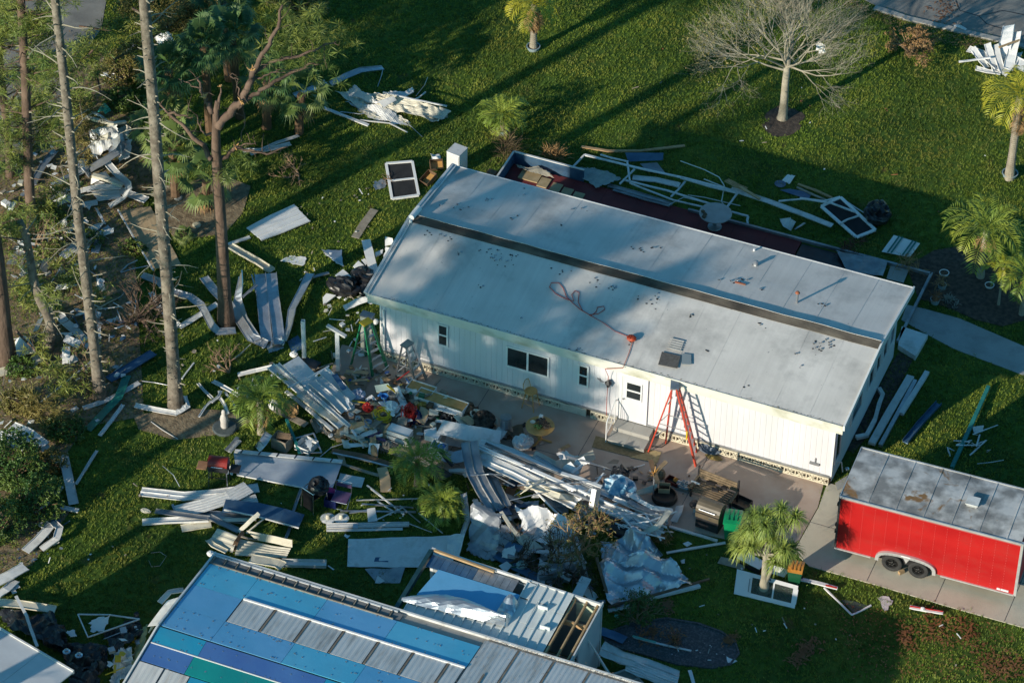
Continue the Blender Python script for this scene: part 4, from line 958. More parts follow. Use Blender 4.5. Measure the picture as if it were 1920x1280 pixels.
for i,(pts,r,lb,mt_) in enumerate([
 ([(20,190,4),(70,130,4.5),(130,120,5),(190,100,5.4)],.05,'green pine bough reaching over the road at the upper left',M_needle),
 ([(175,95,6),(120,150,5.2),(80,200,4.8)],.04,'drooping pine bough over the grey road',M_needle),
 ([(140,300,2),(95,240,2.3),(60,200,2.6)],.04,'pine bough below the road edge at the left',M_needle),
 ([(150,50,7),(230,60,7),(270,45,7.4)],.04,'green bough between the two tall grey trunks at the top',M_needle),
 ([(215,110,3),(260,90,3),(330,40,3.4),(390,20,3.4)],.06,'large yellowish green bough at the top between the trunks',M_needleb),
 ([(250,15,3),(320,60,3),(370,30,3.6)],.05,'browning green bough at the top above the fan palms',M_needleb),
 ([(0,30,8),(40,60,8),(90,70,8)],.05,'pine bough across the extreme upper left corner',M_needle),
 ([(130,330,1.2),(170,260,1.4),(150,200,1.6)],.04,'low green bough behind the second trunk',M_needleb),
 ([(5,420,1),(60,400,1.2),(120,350,1.3)],.05,'green bough lying over debris at the left edge',M_needle),
 ([(0,520,1),(50,540,1.1),(100,600,1.0)],.05,'green bough beside the thick brown trunk',M_needle),
 ([(90,440,.6),(130,520,.8),(180,560,.9)],.05,'broken green bough across the left debris',M_needle),
 ([(30,620,.6),(100,690,.8),(140,740,.7)],.05,'pine bough at the foot of the thick brown trunk',M_needle),
 ([(0,740,.6),(60,760,.6),(110,790,.6)],.05,'yellowing pine bough lying left of the green plastic strip',M_needleb),
 ([(190,180,1.6),(175,120,1.9),(150,85,2.2)],.05,'round green needle tuft left of the fan palms',M_needle)]):
 bough(pts,r,lb,mt=mt_,tuft=5,spread=.4,nd=20)
# the snapped brown pine by the bent gutters (trunk 3), with big broken limbs
t3=empty('broken_pine',P(425,612),0,'snapped brown pine with forked broken limbs and bright torn wood','pine tree');c0=P(425,612)
def L3(x,y,z):return P(x,y,z)-c0
# heights: follow the trunk upward in the picture, limbs at their own heights
def tz(y):return max(0,(612-y)/610*15.4)
lead=[Vector((0,0,-.1)),L3(421,560,1.3),L3(414,420,4.9),L3(408,330,7.1),L3(405,280,8.3),L3(405,215,9.9),L3(407,190,10.5)]
MB().tube(lead,[.36,.25,.21,.19,.17,.12,.07],12).build('trunk',M_barkb,t3,smooth=True)
limbs=[
     ([(405,240,9.4),(430,212,9.9),(455,190,10.3),(470,150,11),(475,130,11.4),(500,95,12),(520,50,12.8),(530,10,13.5)],.17),
     ([(455,190,10.3),(490,170,10.6),(540,140,10.9),(580,120,11.2),(606,118,11.3)],.09),
     ([(476,135,11.2),(510,115,11.5),(560,105,11.8),(600,90,12),(630,78,12.2)],.08),
     ([(480,148,11),(510,137,11.1),(535,136,11.2)],.04),
     ([(395,300,7.9),(380,275,8.3),(350,240,8.8),(320,215,9.2),(295,190,9.6)],.11),
     ([(318,212,9.3),(345,218,9.4),(362,220,9.4)],.05),
     ([(400,212,10),(388,190,10.3),(378,170,10.7),(370,145,11)],.10),
     ([(378,168,10.7),(355,158,10.8),(335,148,11)],.03),
     ([(398,250,9),(385,255,8.8),(372,230,9.2),(368,215,9.4)],.05),
     ([(408,305,7.8),(430,287,8),(445,278,8.2),(470,283,8.1),(500,290,8),(540,275,8.2)],.09),
     ([(445,276,8.2),(465,268,8.3),(480,272,8.2)],.04),
     ([(412,203,10.2),(414,165,11)],.07),
     ([(450,185,10.4),(445,150,10.9),(430,140,11),(420,145,11)],.03),
     ([(446,276,8.1),(455,250,8.5),(460,210,9)],.025)]
tipsg=[]
for pts,r in limbs:
 pth=[L3(*p) for p in pts];fine=[]
 for i in range(len(pth)-1):
  for k in range(4):fine.append(pth[i].lerp(pth[i+1],k/4)+Vector((vr(),vr(),vr()))*.05)
 fine.append(pth[-1]);mb=MB().tube(fine,[r*(1-.72*k/(len(fine)-1)) for k in range(len(fine))],7)
 for k in range(5,len(fine),2):
  d=Vector((vr(),vr(),vr(-.2,.8))).normalized()*R.uniform(.3,.9);q=fine[k]+d*.5+Vector((vr(),vr(),vr()))*.1;mb.tube([fine[k],q,fine[k]+d],[.018,.012,.005],4)
 mb.build('limb',M_barkb,t3,smooth=True)
for (x,y,z,r) in ((474,133,11.35,.16),(453,191,10.35,.13),(384,182,10.5,.13),(442,277,8.2,.13),(413,162,11.05,.07)):
 p=L3(x,y,z);mb=MB()
 for q in range(9):d=Vector((vr(),vr(),vr(-.2,1))).normalized();mb.tube([p-d*r*.3,p+d*r*R.uniform(.8,1.8)],[r*.45,.01],5)
 mb.build('torn_wood',M_fresh,t3)
for (x,y,z,n,s) in ((560,55,12,60,.5),(590,70,12,60,.5),(605,100,11.6,40,.6),(560,90,11.6,40,.6),(520,90,11.5,20,.4),(430,300,7.6,24,.45),(440,320,7.2,14,.3),(575,25,12.4,30,.6)):
 for q in range(n):tipsg.append(L3(x,y,z)+Vector((R.gauss(0,s),R.gauss(0,s),R.gauss(0,s*.6))))
v,f=crown_needles(tipsg[::2],40,.36,.008);tag(mk('needles',v,f,M_needle,t3),kind='stuff')
# --- fan palms cluster
FG='fan palms crowded behind the snapped pine'
for i,(x,y,h,n,lb) in enumerate([(330,270,3.6,30,'tall dark fan palm left of the snapped pine, at the left of the cluster'),(395,250,4.2,34,'dark fan palm standing highest in the cluster'),(450,220,4.0,30,'dark fan palm behind the forked limbs'),
      (330,370,2.2,26,'fan palm in front with light drooping leaves'),(300,330,2.6,24,'light green fan palm leaning over the white debris'),(385,395,1.3,16,'low fan palm at the foot of the cluster'),
      (500,240,2.4,22,'fan palm at the right side of the cluster'),(560,250,1.9,18,'small fan palm with dead skirt beside the sheet pile'),(430,150,3.8,26,'fan palm at the back of the cluster')]):
 fan_palm(x,y,h,n,lb,None,leaf=M_fanl if i in (3,4,5,7) else None)
fan_palm(338,445,.25,12,'little green fan palm seedling by the soil bed',None,leaf=M_fanl,rad=.3,pet=.2)
# --- feather palms
feather_palm(1000,93,2.2,18,1.6,'potted palm with dead brown fronds at the top of the lawn',leaf=M_frondy,straw=9,trunkr=.13)
feather_palm(942,250,.8,19,1.35,'bushy green potted palm on the lawn behind the house',leaf=M_frond,straw=0,trunkr=.09)
feather_palm(1892,335,3.9,18,2.1,'yellow-green palm with brown hanging fronds at the right edge',leaf=M_frondy,straw=9,trunkr=.15)
feather_palm(1838,520,2.2,20,2.1,'large bright palm in the mulch bed right of the house',leaf=M_frond,straw=4,trunkr=.12)
feather_palm(1872,572,1.8,6,.85,'small yellowing palm on a thin pale trunk',leaf=M_frondy,straw=0,trunkr=.045)
feather_palm(1915,590,1.8,17,1.6,'green palm at the right edge below the large palm',leaf=M_frond,straw=1,trunkr=.09)
feather_palm(490,812,1.55,19,1.45,'green palm with dry skirt left of the fallen roof panels',leaf=M_frond,straw=7,trunkr=.12)
feather_palm(783,912,1.15,19,1.35,'bright green palm beside the junk pile, the upper of two',leaf=M_frond,straw=1,trunkr=.11)
feather_palm(828,974,.75,18,1.25,'bright green palm beside the metal heap, the lower of two',leaf=M_frond,straw=1,trunkr=.1)
# pot rings round some palm trunks
def pot(px,py,r,h,label,material,soil=True,cat='plant pot'):
 c=P(px,py);t=empty('plant_pot',c,0,label,cat)
 MB().lathe((0,0,0),[(r*.82,0),(r,h*.9),(r*1.06,h*.9),(r*1.06,h),(r*.92,h),(r*.9,h*.75)],18).build('pot',material,t)
 if soil:MB().lathe((0,0,h*.7),[(r*.89,0),(r*.89,h*.1)],14).build('soil',M_mulch,t)
 return t
M_potb=mat('grey_blue_pot',(.22,.30,.32),(.30,.38,.40),3,.5)
pot(1000,93,.27,.18,'grey-blue ring pot round the foot of the top lawn palm',M_potb);pot(1893,331,.3,.2,'pale ring pot round the right edge palm',M_potb)
pot(942,250,.22,.2,'grey pot under the bushy green palm',M_potb)
pot(1770,515,.18,.12,'round white stepping pot nearest the house corner',M_white2);pot(1855,538,.17,.12,'round white pot near the thin palm trunk',M_white2)
pot(1753,568,.18,.22,'blue-grey pot holding a rust coloured plant',M_potb);pot(1766,540,.16,.18,'grey pot with a small brown plant',M_potb)
def tuftplant(px,py,n,ln,label,material,z=0.0,rad=.15,cat='plant',up=.7,width=.012,name='potted_plant',droop=.2):
 c=P(px,py,z);t=empty(name,c,0,label,cat)
 k=12;a=rng.normal(size=(k,3))*rad;a[:,2]=np.abs(a[:,2])
 v,f=blades(a[:,0],a[:,1],a[:,2],n,ln,width,up=up,droop=droop);tag(mk('leaves',v,f,material,t),kind='stuff')
 MB().tube([(0,0,-.02),(0,0,rad)],[.03,.02],6).build('stem',M_woodd,t);return t
tuftplant(1753,562,9,.3,'rust red spiky plant in the blue-grey pot',M_rust,.2);tuftplant(1766,534,8,.25,'small brown plant in the grey pot',M_straw,.18)
tuftplant(1785,565,12,.3,'grey-white withered plant in the mulch bed',mat('ash_leaf',(.25,.26,.22),(.34,.35,.3),3,.8),0)
tuftplant(1595,470,14,.4,'dark red leafy shrub beside the deck',mat('dark_red_leaf',(.08,.02,.015),(.14,.04,.025),3,.6),.1,.22)
tuftplant(1700,500,12,.45,'dry brown planter plant at the deck corner',M_straw,.1,.2)
tuftplant(945,290,26,.9,'dry brown grassy clump behind the house',mat('dry_brown_grass',(.10,.07,.04),(.16,.12,.06),3,.9),0,.25,up=1.4)
tuftplant(1040,300,20,.75,'tall straw coloured clump by the red deck',M_straw,0,.15,up=1.6)
tuftplant(1240,1015,14,.4,'small straw coloured tuft at the foot of the metal heap',M_straw,0,.15,up=1.0)
tuftplant(1265,1200,14,.3,'rust coloured low plant in the gravel bed',M_rust,.03,.12,up=.5)
tuftplant(1640,930,8,.2,'tiny weed at the house corner',M_straw,0,.08)
# --- dragon tree in the foreground
def dragon():
 c=P(1432,1108);t=empty('dragon_tree',c,0,'multi-headed green spiky tree standing behind the white door panel','tree')
 MB().tube([(0,0,-.05),(0,0,.15),(-.02,.02,.6),(-.05,.05,1.5),(-.08,.1,2.1)],[.24,.19,.12,.10,.09],12).build('trunk',M_barkp,t,smooth=True)
 MB().tube([(.02,0,.4),(.18,.05,1.0),(.16,.1,1.7)],[.08,.07,.06],8).build('trunk',M_barkp,t,smooth=True)
 heads=[(-.75,.1,2.4),(-.35,.5,3.0),(-.1,-.1,3.1),(.35,.3,3.0),(.7,.6,3.2),(-.85,-.2,1.9),(-.45,-.3,2.2),(.1,.0,2.5),(.6,-.1,2.3),(.75,.3,2.0),(-.2,.7,2.7),(.45,-.3,1.8),(-.7,.5,2.8),(.2,.6,3.3),(-.55,.0,2.7),(-.95,.2,2.1)]
 br=MB()
 for h in heads:br.tube([(-.05,.08,1.6),Vector((-.05,.08,1.6)).lerp(Vector(h),.5)+Vector((0,0,-.1)),h],[.06,.045,.035],6)
 tag(br.build('branch',M_barkp,t),kind='stuff')
 for h in heads:
  v=[];f=[]
  for i in range(160):
   a=vr(0,6.28);e=math.asin(R.uniform(-.75,1));d=Vector((math.cos(a)*math.cos(e),math.sin(a)*math.cos(e),math.sin(e)));l=R.uniform(.38,.58)
   s=d.cross(Vector((0,0,1))).normalized()*.011;b=Vector(h);m1=b+d*l*.5+Vector((0,0,.03));m2=b+d*l*.85+Vector((0,0,-.06-.05*R.random()));tip=b+d*l+Vector((0,0,-.22))
   k=len(v);v+=[b-s,b+s,m1+s,m1-s,m2+s*.7,m2-s*.7,tip];f+=[(k,k+1,k+2,k+3),(k+3,k+2,k+4,k+5),(k+5,k+4,k+6)]
  mk('leaf_rosette',v,f,M_drag,t)
dragon()
# --- the bare tree on the lawn
def bare_tree(px,py,label,H=6.0,r0=.165,loc=None,seed=3,depth=6,group=None,mats_=None):
 rr=random.Random(seed);c=Vector(loc) if loc else P(px,py);t=empty('bare_tree',c,0,label,'tree',group)
 mb=MB();tw=MB();leaves=[]
 MB().tube([(0,0,-.1),(0,0,.15),(.02,0,.8),(.0,.02,1.6),(.03,0,2.9)],[r0*1.7,r0*1.15,r0,r0*.88,r0*.75],12).build('trunk',mats_ or M_barkp,t,smooth=True)
 def grow(p,d,L,r,dep):
  path=[p];k=4
  for i in range(k):
   d=(d+Vector((rr.uniform(-1,1),rr.uniform(-1,1),rr.uniform(-.6,.8)))*(.14 if dep < 3 else .2)).normalized();path.append(path[-1]+d*L/k)
  tgt=mb if dep < 3 else tw
  tgt.tube(path,[r*(.8-.4*i/k) for i in range(k+1)],6 if dep < 2 else (4 if dep < 4 else 3),caps=False)
  if dep >= depth:leaves.append(path[-1]);return
  n=3 if dep < 5 else 2
  for i in range(n+(1 if rr.random() < .4 else 0)):
   q=path[rr.randint(2,k)] if i else path[-1]
   nd=(d*1.0+Vector((rr.uniform(-1,1),rr.uniform(-1,1),rr.uniform(-.55,.75)))*.72).normalized()
   grow(q,nd,L*rr.uniform(.62,.86),r*.55,dep+1)
 for i in range(17):
  a=i*2.4+rr.uniform(-.3,.3);z=2.4+rr.uniform(-.3,.55);e=rr.uniform(-.35,1.2) if i < 12 else rr.uniform(1.1,1.5)
  grow(Vector((0,0,z)),Vector((math.cos(a)*math.cos(e),math.sin(a)*math.cos(e),math.sin(e))),H*.22*rr.uniform(.85,1.2),r0*.36,1)
 mb.build('limb',mats_ or M_barkp,t);tag(tw.build('twig',mats_ or M_barkp,t),kind='stuff');return t,leaves
bt,lv=bare_tree(1467,222,'leafless pale tree with wide spreading twigs on the back lawn',depth=6)
sel=np.array([tuple(p) for p in lv if p.x < -.2 and R.random() < .5])
v,f=blades(sel[:,0],sel[:,1],sel[:,2],2,.09,.025,up=0);tag(mk('sparse_leaves',v,f,M_needleb,bt),kind='stuff')
# the uprooted dry tree lying in the metal heap, and dry brush beside it
def drytree(px,py,z,label,s=1.0,n=9,seed=5,lean=(.2,0,1),leafm=None,mt=None,depth=4,leafn=7,name='dead_shrub'):
 rr=random.Random(seed);c=P(px,py,0);t=empty(name,c,0,label,'shrub');mb=MB();tips=[];leafn=leafn
 def grow(p,d,L,r,dep):
  path=[p]
  for i in range(4):d=(d+Vector((rr.uniform(-1,1),rr.uniform(-1,1),rr.uniform(-1,1)))*.25).normalized();path.append(path[-1]+d*L/4)
  mb.tube(path,[r*(1-.5*i/4) for i in range(5)],5 if dep < 2 else 3,caps=False)
  if dep >= depth:tips.append(path[-1]);tips.append(path[2]);return
  for i in range(3):
   nd=(d+Vector((rr.uniform(-1,1),rr.uniform(-1,1),rr.uniform(-.7,.9)))*.8).normalized();grow(path[rr.randint(2,4)],nd,L*rr.uniform(.6,.85),r*.6,dep+1)
 for i in range(n):
  d=(Vector(lean)+Vector((rr.uniform(-1,1),rr.uniform(-1,1),rr.uniform(-.4,.6)))*.8).normalized();grow(Vector((0,0,z)),d,.62*s,.045*s,0)
 mb.build('branches',mt or M_twig,t)
 if leafm:
  a=np.array([tuple(p) for p in tips]);v,f=blades(a[:,0],a[:,1],a[:,2],leafn,.10*s,.016,up=.2);tag(mk('leaves',v,f,leafm,t),kind='stuff')
 return t
M_twig2=mat('reddish_dry_twig',(.34,.20,.10),(.46,.29,.15),3,.9)
drytree(1085,1060,.5,'dry reddish-brown shrub standing in the metal heap',1.2,5,5,(-.0,.0,1),M_needleb,M_twig2,4,2)
drytree(1040,1075,.1,'tangled dark dry brush under the metal heap',1.2,9,8,(0,0,.2),None,mat('dark_twig',(.09,.06,.04),(.15,.10,.07),3,.9),4)
drytree(950,1060,.1,'dark dry brush beside the crumpled sheets',1.0,7,18,(.4,0,.15),None,mat('dark_twig',(.09,.06,.04)),4)
drytree(260,600,.1,'heap of broken dark branches behind the second grey pine',1.3,9,28,(.3,0,.15),None,mat('dark_twig',(.09,.06,.04)),4)
drytree(430,700,.05,'thin pale twiggy branch near the standing post',.9,4,38,(-.4,0,.1),None,M_twig,3)
drytree(160,700,.05,'broken bare branches around the second grey pine',1.1,6,48,(.3,0,.1),M_needle,M_twig,3,4)
drytree(70,480,.2,'broken branches over the left debris',1.3,7,58,(.3,0,.3),M_needle,M_twig,3,6)
drytree(1195,1170,.05,'dark weedy shrub next to the gravel bed',.8,8,68,(0,0,.6),M_shrub,None,3,6)
drytree(1705,105,.1,'shattered brown palm stump at the top right lawn',1.0,8,78,(0,0,.9),M_straw,None,3,10)
drytree(560,330,.05,'dry bent branches on the soil beside the fan palms',.8,5,88,(0,0,.2),None,M_twig,3)
drytree(740,350,.02,'thin dry twigs beside the wooden drawers',.5,4,98,(-.5,0,.1),None,M_twig,2)
# shrubs at the lower left edge and ground cover
def shrub(px,py,rx,ry,rz,n,label,material,name='shrub',size=.09,z=.0,group=None):
 c=P(px,py,z);t=empty(name,c,0,label,'shrub',group);a=rng.normal(size=(n,3));a /= np.linalg.norm(a,axis=1,keepdims=True)
 rad=rng.uniform(.35,1.0,(n,1))**.45;a *= rad;cl=np.array([noise.noise((float(p[0])*2.2,float(p[1])*2.2,float(p[2])*2.2+px)) for p in a]);keep=cl > -.18
 a=a[keep]*(1+.5*cl[keep][:,None]);a=a*np.array([rx,ry,rz])+np.array([0,0,rz*.75]);a=a[a[:,2] > 0]
 v,f=blades(a[:,0],a[:,1],a[:,2],7,size,size*.26,up=.25,droop=.2);tag(mk('leaves',v,f,material,t),kind='stuff')
 mb=MB()
 for i in range(9):d=Vector((vr()*rx,vr()*ry,R.uniform(.5,1.2)*rz));mb.tube([(0,0,0),d*.5+Vector((0,0,.1)),d],[.03,.02,.008],5)
 mb.build('stems',M_woodd,t);return t
for args in [(25,900,1.3,1.1,1.1,2600,'dense dark green shrub at the lower left edge',M_shrub),(70,960,.9,.9,.8,1400,'smaller dark green shrub below the left bush',M_shrub),(0,1000,.9,1.0,.8,1300,'dark shrub cut by the left edge above the white bent strips',M_shrub),
        (100,880,.5,.5,.5,500,'brownish patchy shrub beside the white plank',M_needleb),(120,815,.8,.6,.45,800,'low green brush left of the green strip',M_shrub),(40,770,.7,.6,.5,700,'yellowing low shrub beneath the left pines',M_needleb),
        (235,150,.9,.8,.7,1000,'olive brush beside the road bend',M_needleb),(235,200,.8,.6,.4,800,'low dark brush beside the teal tarp',M_shrub),(150,215,.6,.6,.7,700,'upright green shrub next to the road',M_needle),
        (60,560,.6,.6,.5,700,'green shrub at the left between the pines',M_shrub),(40,700,.5,.5,.4,500,'low shrub right of the thick trunk',M_shrub),(290,40,1.6,1.2,1.0,2200,'large olive-yellow shrub at the top left of the palms',M_needleb),(385,25,1.0,1.0,1.0,1200,'browned shrub above the fan palms',M_needleb),(560,20,1.3,.9,.5,900,'low dry shrub at the top behind the pine limbs',M_needleb),
        (100,410,.7,.5,.35,600,'low green cover beneath the left debris',M_needle),(170,455,.5,.5,.25,300,'weeds beside the fallen pan',M_needle),(250,470,.5,.4,.2,260,'weeds beside the brown panel',M_needle),(35,440,.7,.6,.5,800,'green brush at the left edge by the roof fragments',M_needle)]:
 shrub(*args)
# leaf litter and small twigs over the left ground
def litter(name,label,n,pxpoly,mats_,s0=.02,s1=.07,soft=0):
 poly=[tuple(P(x,y))[:2] for x,y in pxpoly];xs=[q[0] for q in poly];ys=[q[1] for q in poly]
 x=rng.uniform(min(xs),max(xs),n);y=rng.uniform(min(ys),max(ys),n);k=inpoly(x,y,poly);x,y=x[k],y[k]
 if soft:x=rng.normal((min(xs)+max(xs))/2,(max(xs)-min(xs))*.24,soft);y=rng.normal((min(ys)+max(ys))/2,(max(ys)-min(ys))*.3,soft)+(x-(min(xs)+max(xs))/2)*rng.uniform(-.8,.8)
 n=len(x)
 a=rng.uniform(0,6.28,n);s=rng.uniform(s0,s1,n);z=rng.uniform(.02,.08,n);w=s*.3
 v=np.empty((n,4,3));ca,sa=np.cos(a),np.sin(a)
 for q,(u,t_) in enumerate(((1,0),(0,1),(-1,0),(0,-1))):
  v[:,q,0]=x+ca*s*u-sa*w*t_;v[:,q,1]=y+sa*s*u+ca*w*t_;v[:,q,2]=z+(.02 if q % 2 else 0)
 tag(mk(name,v.reshape(-1,3),np.arange(n*4).reshape(-1,4),mats_),label,'litter',None,'stuff')
litter('leaf_litter','brown needles and leaves strewn under the left pines',26000,bed6_px,M_straw)
litter('leaf_litter','dead leaves scattered on the lower right lawn',1500,[(1560,1130),(1900,1180),(1910,1275),(1600,1275)],M_rust)
litter('leaf_litter','leaf litter around the kerb of the top right road',2600,[(1560,-20),(1640,20),(1870,80),(1860,110),(1690,60),(1580,10)],M_straw)
for q,(x,y,s) in enumerate([(1220,1190,30),(1750,1180,36),(1815,1190,30),(1700,1200,20),(1900,1250,30),(1370,1200,12),(1250,1140,14),(1515,1215,22),(1860,1250,28),(1500,1235,18),(1770,20,30)]):
 litter('frond_litter','patch of rust brown dead fronds on the lower right lawn',420,[(x-s,y-s*.5),(x+s*.3,y-s*.8),(x+s,y+s*.2),(x-s*.2,y+s*.7)],M_rust,.03,.12,130)
for q in [o for o in bpy.data.objects if o.name.startswith('frond_litter')]:q['group']='rust brown frond patches on the lawn'
# --- trees standing outside the frame, whose shadows fall across the scene
OG='pines standing beyond the lower left of the frame'
for i,(x,y,h,gs) in enumerate(OUT_TREES := [(-9.5,-27,14.5,.5),(-7.6,-30,15.5,.52),(-11,-31,16,.5),(-13,-24,16,.5),(-5.7,-27,14.5,.55),(-19,2,14,.3),(-25,0,17,.3),(-21,8,14,.3),(-28,7,17,.3)]+[tuple((P(x_,y_)-Vector((.4305,.9026,0))*dd_)[:2])+(hh_,.72) for x_,y_,dd_,hh_ in ((120,1075,13,14),(185,1120,15,15),(330,1120,17,14))]):
 pine(0,0,h,.26,.12,'tall pine standing beyond the lower left edge of the photo',loc=(x,y,0),group=OG,stubs=0,limbs=20,green=(gs,1),greenbranch=(48 if i < 5 else 60),needles=18)
# --- debris helpers
def place(mb,name,material,label,cat,group=None,smooth=False,parent=None):
 n=len(mb.v);c=Vector((sum(v[0] for v in mb.v)/n,sum(v[1] for v in mb.v)/n,min(v[2] for v in mb.v)))
 mb.v=[(v[0]-c.x,v[1]-c.y,v[2]-c.z) for v in mb.v]
 o=mb.build(name,material,None,smooth);o.location=c;tag(o,label,cat,group);return o
def prof(kind,w,h=.045):
 t=.012;a=w/2
 if kind=='pan':return [(-a,h),(-a,0),(a,0),(a,h),(a-t,h),(a-t,t),(-a+t,t),(-a+t,h)]
 if kind=='flat':return [(-a,0),(a,0),(a,t*1.2),(-a,t*1.2)]
 if kind=='box':return [(-a,0),(a,0),(a,h),(-a,h)]
 if kind=='rib':
  n=max(3,int(w/.11));top=[];bot=[]
  for i in range(n):
   x0=-a+w*i/n;s=w/n
   for q,hh in ((0,0),(.55,0),(.65,.028),(.9,.028)):top.append((x0+q*s,hh));bot.append((x0+q*s,hh-t))
  top.append((a,0));bot.append((a,-t));return [(x,y+t) for x,y in bot]+[(x,y+t) for x,y in top[::-1]]
 if kind=='wide':   # awning plank: two shallow pans with a fold between
  return [(-a,h),(-a,0),(-.02,0),(0,h*.8),(.02,0),(a,0),(a,h),(a-t,h),(a-t,t),(.028,t),(0,h*.8+t),(-.028,t),(-a+t,t),(-a+t,h)]
def RIB(label,pts,w,kind='pan',m=None,roll=0,name='metal_strip',cat='debris',group=None,jit=.006,h=.045,taper=None,sub_=3):
 m=m or M_white;path=[P(*p) for p in pts];fine=[];rl=[]
 rr=roll if hasattr(roll,'__len__') else [roll]*len(path)
 k=sub_ if len(path) < 6 else 2
 for i in range(len(path)-1):
  for q in range(k):fine.append(path[i].lerp(path[i+1],q/k));rl.append(rr[i]+(rr[i+1]-rr[i])*q/k)
 fine.append(path[-1]);rl.append(rr[-1])
 if kind=='tube':mb=MB().tube(fine,w/2,6)
 else:mb=MB().sweep(fine,prof(kind,w,h),roll=rl,jit=jit)
 mn=min(v[2] for v in mb.v)
 if mn < .012:mb.v=[(v[0],v[1],v[2]+(.012-mn)) for v in mb.v]
 return place(mb,name,m,label,cat,group)
def QUAD(label,q,m=None,ribs=0,amp=.02,thick=.012,n=(8,6),name='metal_sheet',cat='debris',group=None,rough=.0,freq=1.6,curl=0.0,fold=0.0,hole=None):
 """sheet spanned between four picture points; ribs run along the first edge direction"""
 m=m or M_white;A,B,C,D=[P(*p) for p in q];nu,nv=n;nv=max(nv,ribs*4+1 if ribs else nv);sd=R.uniform(0,99);rows=[]
 for i in range(nu+1):
  u=i/nu;row=[]
  for j in range(nv+1):
   v=j/nv;p=(A.lerp(B,u)).lerp(D.lerp(C,u),v);nz=noise.noise((p.x*freq+sd,p.y*freq,sd))
   z=amp*nz*2+curl*(4*u*(1-u))+fold*abs(noise.noise((p.x*freq*1.7,sd,p.y*freq*1.7)))
   if ribs and (j % 4) in (1,2):z+=.02
   e=rough if (i in (0,nu) or j in (0,nv)) else 0
   p=p+Vector((R.uniform(-e,e),R.uniform(-e,e),z));p.z=max(p.z,thick+.012);row.append(p)
  rows.append(row)
 return place(MB().grid(rows,thick),name,m,label,cat,group)
def CRUMP(label,q,m,amp=.18,n=(14,12),freq=2.6,**k):
 """crumpled sheet with sharp creases"""
 A,B,C,D=[P(*p) for p in q];nu,nv=n[0]+6,n[1]+6;sd=R.uniform(0,99);rows=[]
 folds=[(math.cos(a_),math.sin(a_),R.uniform(.5,1.3)*(1+.4*k_),R.random(),.62/(1+.75*k_)) for k_,a_ in enumerate(R.uniform(0,3.14) for _ in range(5))]
 for i in range(nu+1):
  row=[]
  for j in range(nv+1):
   p=A.lerp(B,i/nu).lerp(D.lerp(C,i/nu),j/nv);x,y=p.x*freq*.55,p.y*freq*.55;z=0
   for (ca,sa,ff,ph,aa) in folds:
    tt=(x*ca+y*sa)*ff+ph;z+=aa*amp*(abs((tt % 1)-.5)*4-1)
   xy=.05*amp*6*noise.noise((x,y,sd+7));edge=.05 if i in (0,nu) or j in (0,nv) else 0
   p=p+Vector((xy*.3+R.uniform(-edge,edge),-xy*.3+R.uniform(-edge,edge),z-amp*.4));p.z=max(p.z,.03);row.append(p)
  rows.append(row)
 return place(MB().grid(rows,.008),k.get('name','crumpled_sheet'),m,label,k.get('cat','debris'),k.get('group'))
def LUMP(label,px,py,z,r,m,name='bag',cat='bag',sq=(1,1,.7),fr=2.5,am=.35,group=None,nn=12,smooth=False):
 c=P(px,py,z);mb=MB();sd=R.uniform(0,50);v=[];f=[]
 for i in range(nn+1):
  th=math.pi*i/nn
  for j in range(nn+4):
   ph=2*math.pi*j/(nn+4);d=Vector((math.sin(th)*math.cos(ph),math.sin(th)*math.sin(ph),math.cos(th)))
   k=1+am*(1-2*abs(noise.noise(d*fr+Vector((sd,0,0)))))
   v.append((c.x+d.x*r*sq[0]*k,c.y+d.y*r*sq[1]*k,c.z+(d.z+.75)*r*sq[2]*k))
 N_=nn+4
 for i in range(nn):
  for j in range(N_):j2=(j+1) % N_;f.append((i*N_+j,i*N_+j2,(i+1)*N_+j2,(i+1)*N_+j))
 mb.add(v,f);mn=min(q[2] for q in mb.v)
 if mn < z:mb.v=[(a,b,max(q,z)) for a,b,q in mb.v]
 return place(mb,name,m,label,cat,group,smooth)
def BOX(label,px,py,z,sx,sy,sz,rz,m,name='box',cat='box',open_=True,inner=None,tilt=0.0,group=None):
 """open-topped box or drawer: base plus four walls as parts"""
 t=empty(name,P(px,py,z),rz,label,cat,group);t.rotation_euler=(tilt,0,rz);a,b,k=sx/2,sy/2,.015
 if not open_:
  MB().box(-a,a,-b,b,0,sz).build('body',m,t);MB().box(-a-.01,a+.01,-b-.01,b+.01,sz+.001,sz+.03).build('lid',inner or m,t);return t
 MB().box(-a,a,-b,b,0,k).build('bottom',inner or m,t)
 for (x0,x1,y0,y1) in ((-a,a,-b,-b+k),(-a,a,b-k,b),(-a,-a+k,-b+k,b-k),(a-k,a,-b+k,b-k)):MB().box(x0,x1,y0,y1,k,sz).build('side',m,t)
 return t
def FRAME(label,q,m=None,w=.05,mid=1,pane=None,name='window_frame',cat='window frame',group=None,h=.04):
 A,B,C,D=[P(*p) for p in q];c=A.copy();t=empty(name,c,0,label,cat,group);A,B,C,D=A-c,B-c,C-c,D-c
 fm=MB();
 for a,b in ((A,B),(B,C),(C,D),(D,A)):fm.bar(a,b,w,h)
 for i in range(1,mid+1):fm.bar(A.lerp(D,i/(mid+1)),B.lerp(C,i/(mid+1)),w*.8,h*.9)
 fm.build('frame',m or M_white,t)
 if pane:MB().grid([[A+Vector((0,0,-.005)),D+Vector((0,0,-.005))],[B+Vector((0,0,-.005)),C+Vector((0,0,-.005))]],.008).build('pane',pane,t)
 return t
